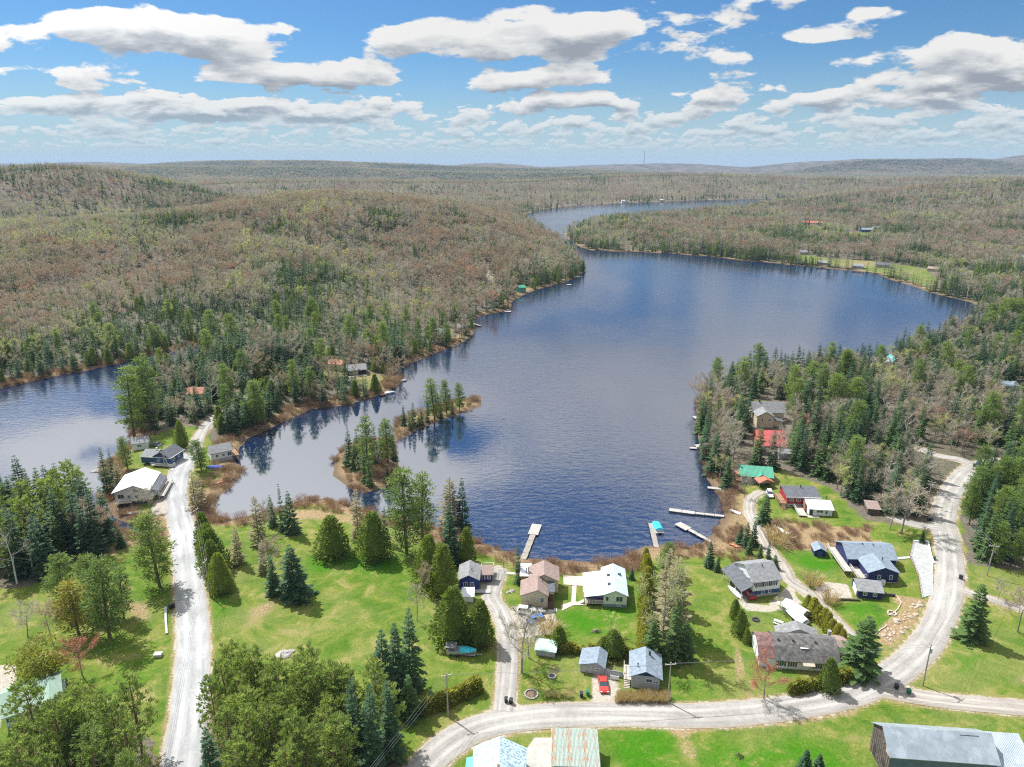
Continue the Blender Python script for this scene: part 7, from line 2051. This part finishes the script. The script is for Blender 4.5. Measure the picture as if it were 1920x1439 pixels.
def scatter():
    pts = []      # x, y, kind, height
    rg = np.random.default_rng(77)

    def cells(x0, x1, y0, y1, s):
        nx, ny = int((x1 - x0) / s), int((y1 - y0) / s)
        gx, gy = np.meshgrid(np.arange(nx), np.arange(ny))
        x = x0 + (gx + rg.uniform(0, 1, gx.shape)) * s
        y = y0 + (gy + rg.uniform(0, 1, gy.shape)) * s
        return x.ravel(), y.ravel()

    def free(x, y, sd, mind=2.5):
        k = (sd > 1.2) & ~in_any(CLEAR, x, y)
        k &= lane_dist(x, y) > mind
        for ox, oy, orr in OCC:
            k &= (x - ox) ** 2 + (y - oy) ** 2 > orr * orr
        return k

    # --- near woods
    mixes = [
        (WOOD[0], 5.0, [('spruce', .27, 12, 18), ('fir', .18, 10, 16), ('pine', .035, 16, 20), ('bare', .26, 10, 15), ('birch', .06, 11, 15), ('pink', .10, 8, 12), ('newleaf', .10, 9, 13)]),
        (WOOD[1], 4.6, [('fir', .42, 10, 16), ('pine', .34, 11, 17), ('spruce', .24, 12, 18)]),
        (WOOD[2], 4.8, [('spruce', .48, 14, 20), ('fir', .26, 13, 18), ('redpine', .18, 17, 21), ('larch', .08, 11, 14)]),
        (WOOD[3], 4.1, [('redpine', .92, 14, 18), ('pine', .08, 14, 18)]),
        (WOOD[4], 4.4, [('spruce', .36, 9, 15), ('fir', .32, 8, 13), ('pine', .05, 15, 20), ('bare', .16, 8, 12), ('birch', .06, 9, 13), ('cedar', .06, 8, 11)]),
        (WOOD[5], 4.1, [('redpine', .93, 14, 18), ('spruce', .07, 13, 17)]),
    ]
    for pg, s, mix in mixes:
        x, y = cells(pg[:, 0].min(), pg[:, 0].max(), pg[:, 1].min(), pg[:, 1].max(), s)
        k = inside(pg, x, y); x, y = x[k], y[k]
        # nothing that no step to the side could bring into view
        k = (np.abs(x) < 0.80 * y + 40); x, y = x[k], y[k]
        sd = sd_water(x, y); k = free(x, y, sd, 1.2 if pg is WOOD[5] or pg is WOOD[3] else 2.5); x, y = x[k], y[k]
        patch = sinnoise(x, y, 0.09, 51)
        soft = ('bare', 'birch', 'pink', 'newleaf', 'larch')
        cm = [m for m in mix if m[0] not in soft]; dm = [m for m in mix if m[0] in soft]
        pd = sum(m[1] for m in dm)
        for i in range(len(x)):
            pool = dm if dm and rg.uniform() < pd + 0.55 * patch[i] * min(1, pd * 4) else cm
            ws = np.cumsum([m[1] for m in pool])
            m = pool[int(np.searchsorted(ws, rg.uniform(0, ws[-1] * 0.9999)))]
            pts.append((x[i], y[i], m[0], rg.uniform(m[2], m[3])))
    # --- hills and far shores
    for y0, y1, s in ((300, 1050, 4.7), (1050, 1750, 7.0), (1750, 2900, 10.0)):
        x, y = cells(-0.83 * y1 - 60, 0.83 * y1 + 60, y0, y1, s)
        k = np.abs(x) < 0.80 * y + 60
        k &= ~in_any(WOOD, x, y)
        if y0 == 300: k &= ~((y < 345) & (x > -20)) & ~((y < 330) & (x < -230))
        x, y = x[k], y[k]
        sd = np.concatenate([sd_water(x[i:i + 40000], y[i:i + 40000]) for i in range(0, len(x), 40000)])
        k = free(x, y, sd) if y0 < 1700 else sd > 2
        
        x, y, sd = x[k], y[k], sd[k]
        k = ~((sd < 60) & in_any(I_RINGS, x, y)); x, y, sd = x[k], y[k], sd[k]
        k = sinnoise(x, y, 0.11, 67) + 0.6 * sinnoise(x, y, 0.3, 68) > -0.52      # openings
        x, y, sd = x[k], y[k], sd[k]
        patch = sinnoise(x, y, 0.045, 61) + 0.8 * sinnoise(x, y, 0.013, 62)
        leftshore = (x < -90) & (y < 560)
        neck = (y < 470) & (x < 60) & (x > -260)
        pc = 0.14 + 0.42 * np.exp(-sd / 26) + 1.0 * np.maximum(patch - 0.02, 0) + leftshore * 0.45 * np.exp(-np.maximum(sd - 20, 0) / 60) + neck * 0.30
        pc = np.clip(pc + (x > 150) * (y < 1700) * (0.17 + 0.28 * np.exp(-sd / 60)), 0, 0.93)
        back = (x < -430) & (y > 1150) & (y < 1750)  # darker tree mix on this hill stands in for a cloud's shadow
        vale = (x < -330) & (y > 760) & (y <= 1150)
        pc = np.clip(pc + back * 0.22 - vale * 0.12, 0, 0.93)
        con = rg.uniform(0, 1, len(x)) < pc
        age = 1 + 0.40 * sinnoise(x, y, 0.03, 65) + 0.2 * sinnoise(x, y, 0.09, 66)
        u = rg.uniform(0, 1, len(x)); tone = sinnoise(x, y, 0.02, 63) + 0.6 * sinnoise(x, y, 0.06, 64)
        hh = rg.uniform(0, 1, len(x))
        for i in range(len(x)):
            far_ = 'f_'
            if con[i]:
                kd = 'spruce' if u[i] < 0.48 else 'fir' if u[i] < 0.80 else 'cedar'
                if neck[i] and u[i] > 0.97: kd = 'pine'
                h = (9 + 7.5 * hh[i]) * (0.75 if kd == 'cedar' else 1) * (1.25 if kd == 'pine' else 0.85 if neck[i] else 1)
            else:
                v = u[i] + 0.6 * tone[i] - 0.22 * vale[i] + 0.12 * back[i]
                kd = 'newleaf' if v < 0.03 else 'birch' if v < 0.28 else 'bare' if v < 0.64 else 'pink'
                h = 9 + 5.5 * hh[i]
            h *= age[i]
            pts.append((x[i], y[i], ('pine' if kd == 'pine' else far_ + kd), h))
    X = np.array([p[0] for p in pts]); Y = np.array([p[1] for p in pts]); H = np.array([p[3] for p in pts])
    SD = np.concatenate([sd_water(X[i:i + 40000], Y[i:i + 40000]) for i in range(0, len(X), 40000)])
    Z = ground_sd(X, Y, SD)
    K = np.array([p[2] for p in pts])
    px, py, f = to_px(X, Y, Z + H)
    size = H / f
    vis = (px > -30) & (px < 1950) & (py < 1470)
    kinds = sorted(set(K))
    nameof = {k: PROTO[k][0]['name'] for k in kinds}
    indiv = np.zeros(len(X), bool)
    byname = {}
    for k in kinds: byname.setdefault(nameof[k], []).append(k)
    for nm, ks in byname.items():
        sel = np.where(np.isin(K, ks) & vis)[0]
        sel = sel[np.argsort(-size[sel])][:max(0, 290 - PLANTED.get(nm, 0))]
        indiv[sel] = True
    for i in np.where(indiv)[0]:
        nm = nameof[K[i]]
        rgn = region(X[i], Y[i])
        k = K[i]
        if k.startswith('f_') and Y[i] < 380: k = k[2:]
        plant(k, X[i], Y[i], H[i], '%s %s' % (KDESC[nm], rgn), '%ss %s' % (nm.replace('_', ' '), rgn), parts=size[i] * F > 42, z=Z[i], wide=random.uniform(0.85, 1.15))
    # the rest: one mass for each kind
    for nm, ks in byname.items():
        sel = np.where(np.isin(K, ks) & ~indiv)[0]
        if not len(sel): continue
        vars_ = [v for k in ks for v in PROTO[k]]
        base = {}; c = 0
        for k in ks: base[k] = c; c += len(PROTO[k])
        vi = np.array([base[K[i]] + rg.integers(0, len(PROTO[K[i]])) for i in sel], np.int32)
        hp = np.array([v['h'] for v in vars_])[vi]
        forest(nm.replace('_tree', '') + '_forest', [v['both'] for v in vars_], X[sel], Y[sel], Z[sel] - 0.1, H[sel] / hp, vi, rg,
               'mass of %ss covering the hills and far shores' % KDESC[nm], 'forest')
    # --- beyond: clumps of wood
    x, y = cells(-4700, 4700, 2900, 5800, 24)
    k = np.abs(x) < 0.78 * y + 60; x, y = x[k], y[k]
    sd = sd_water(x, y); k = sd > 12; x, y, sd = x[k], y[k], sd[k]
    z = ground_sd(x, y, sd) - ((y - 3000).clip(0) ** 2) / (2 * 7.4e6)
    patch = sinnoise(x, y, 0.006, 71) + 0.7 * sinnoise(x, y, 0.02, 72) + rg.normal(0, 0.18, len(x))
    vi = np.where(patch > -0.12, 0, np.where(patch > -0.5, 1, 2)).astype(np.int32)
    forest('distant_forest', CLUMPS, x, y, z - 0.5, rg.uniform(0.9, 1.3, len(x)), vi, rg, 'far woods on the rolling ridges', 'forest')


def clump_meshes():
    out = []
    for q, mixk in enumerate((['f_spruce'] * 9 + ['f_fir'] * 3 + ['f_bare'] * 2, ['f_bare'] * 5 + ['f_pink'] * 3 + ['f_spruce'] * 6, ['f_pink'] * 5 + ['f_bare'] * 7 + ['f_newleaf'] * 2)):
        rg = np.random.default_rng(600 + q)
        T_, M_ = [], []
        ml = [BARK['grey'], LEAF['spruce'], LEAF['fir'], LEAF['twig'], LEAF['pinktwig'], LEAF['greentwig']]
        ix = {'f_spruce': 1, 'f_fir': 2, 'f_bare': 3, 'f_pink': 4, 'f_newleaf': 5}
        for j, k in enumerate(mixk):
            pr = PROTO[k][j % 3]
            me = pr['crown']
            co = np.empty(len(me.vertices) * 3, np.float32); me.vertices.foreach_get('co', co)
            t = co.reshape(-1, 3, 3)
            t = t[rg.permutation(len(t))[:len(t) * 2 // 3]]
            s = rg.uniform(0.75, 1.1)
            a = rg.uniform(0, 6.28)
            rot = np.array([[math.cos(a), -math.sin(a), 0], [math.sin(a), math.cos(a), 0], [0, 0, 1]])
            t = (t @ rot.T) * s * [1.35, 1.35, 1] + [rg.uniform(-13, 13), rg.uniform(-13, 13), -0.5]
            T_.append(t); M_ += [ix[k]] * len(t)
        out.append(tri_mesh('wood_clump', np.concatenate(T_), ml, M_))
    return out


CLUMPS = clump_meshes()
scatter()


# ================================================================== the air
def build_haze():
    mb = MB().box((0, 8500, 50), (34000, 18000, 280))
    m_ = bpy.data.materials.new('haze'); m_.use_nodes = True
    nt = m_.node_tree; nt.nodes.clear()
    out = nt.nodes.new('ShaderNodeOutputMaterial'); pv = nt.nodes.new('ShaderNodeVolumePrincipled')
    pv.inputs['Color'].default_value = (0.50, 0.66, 0.91, 1)
    pv.inputs['Density'].default_value = 5.5e-5
    pv.inputs['Anisotropy'].default_value = 0.0
    nt.links.new(pv.outputs[0], out.inputs['Volume'])
    o = mb.build('haze', m_)
    tag(o, 'thin blue haze over the distant ridges', 'haze', kind='stuff')


build_haze()
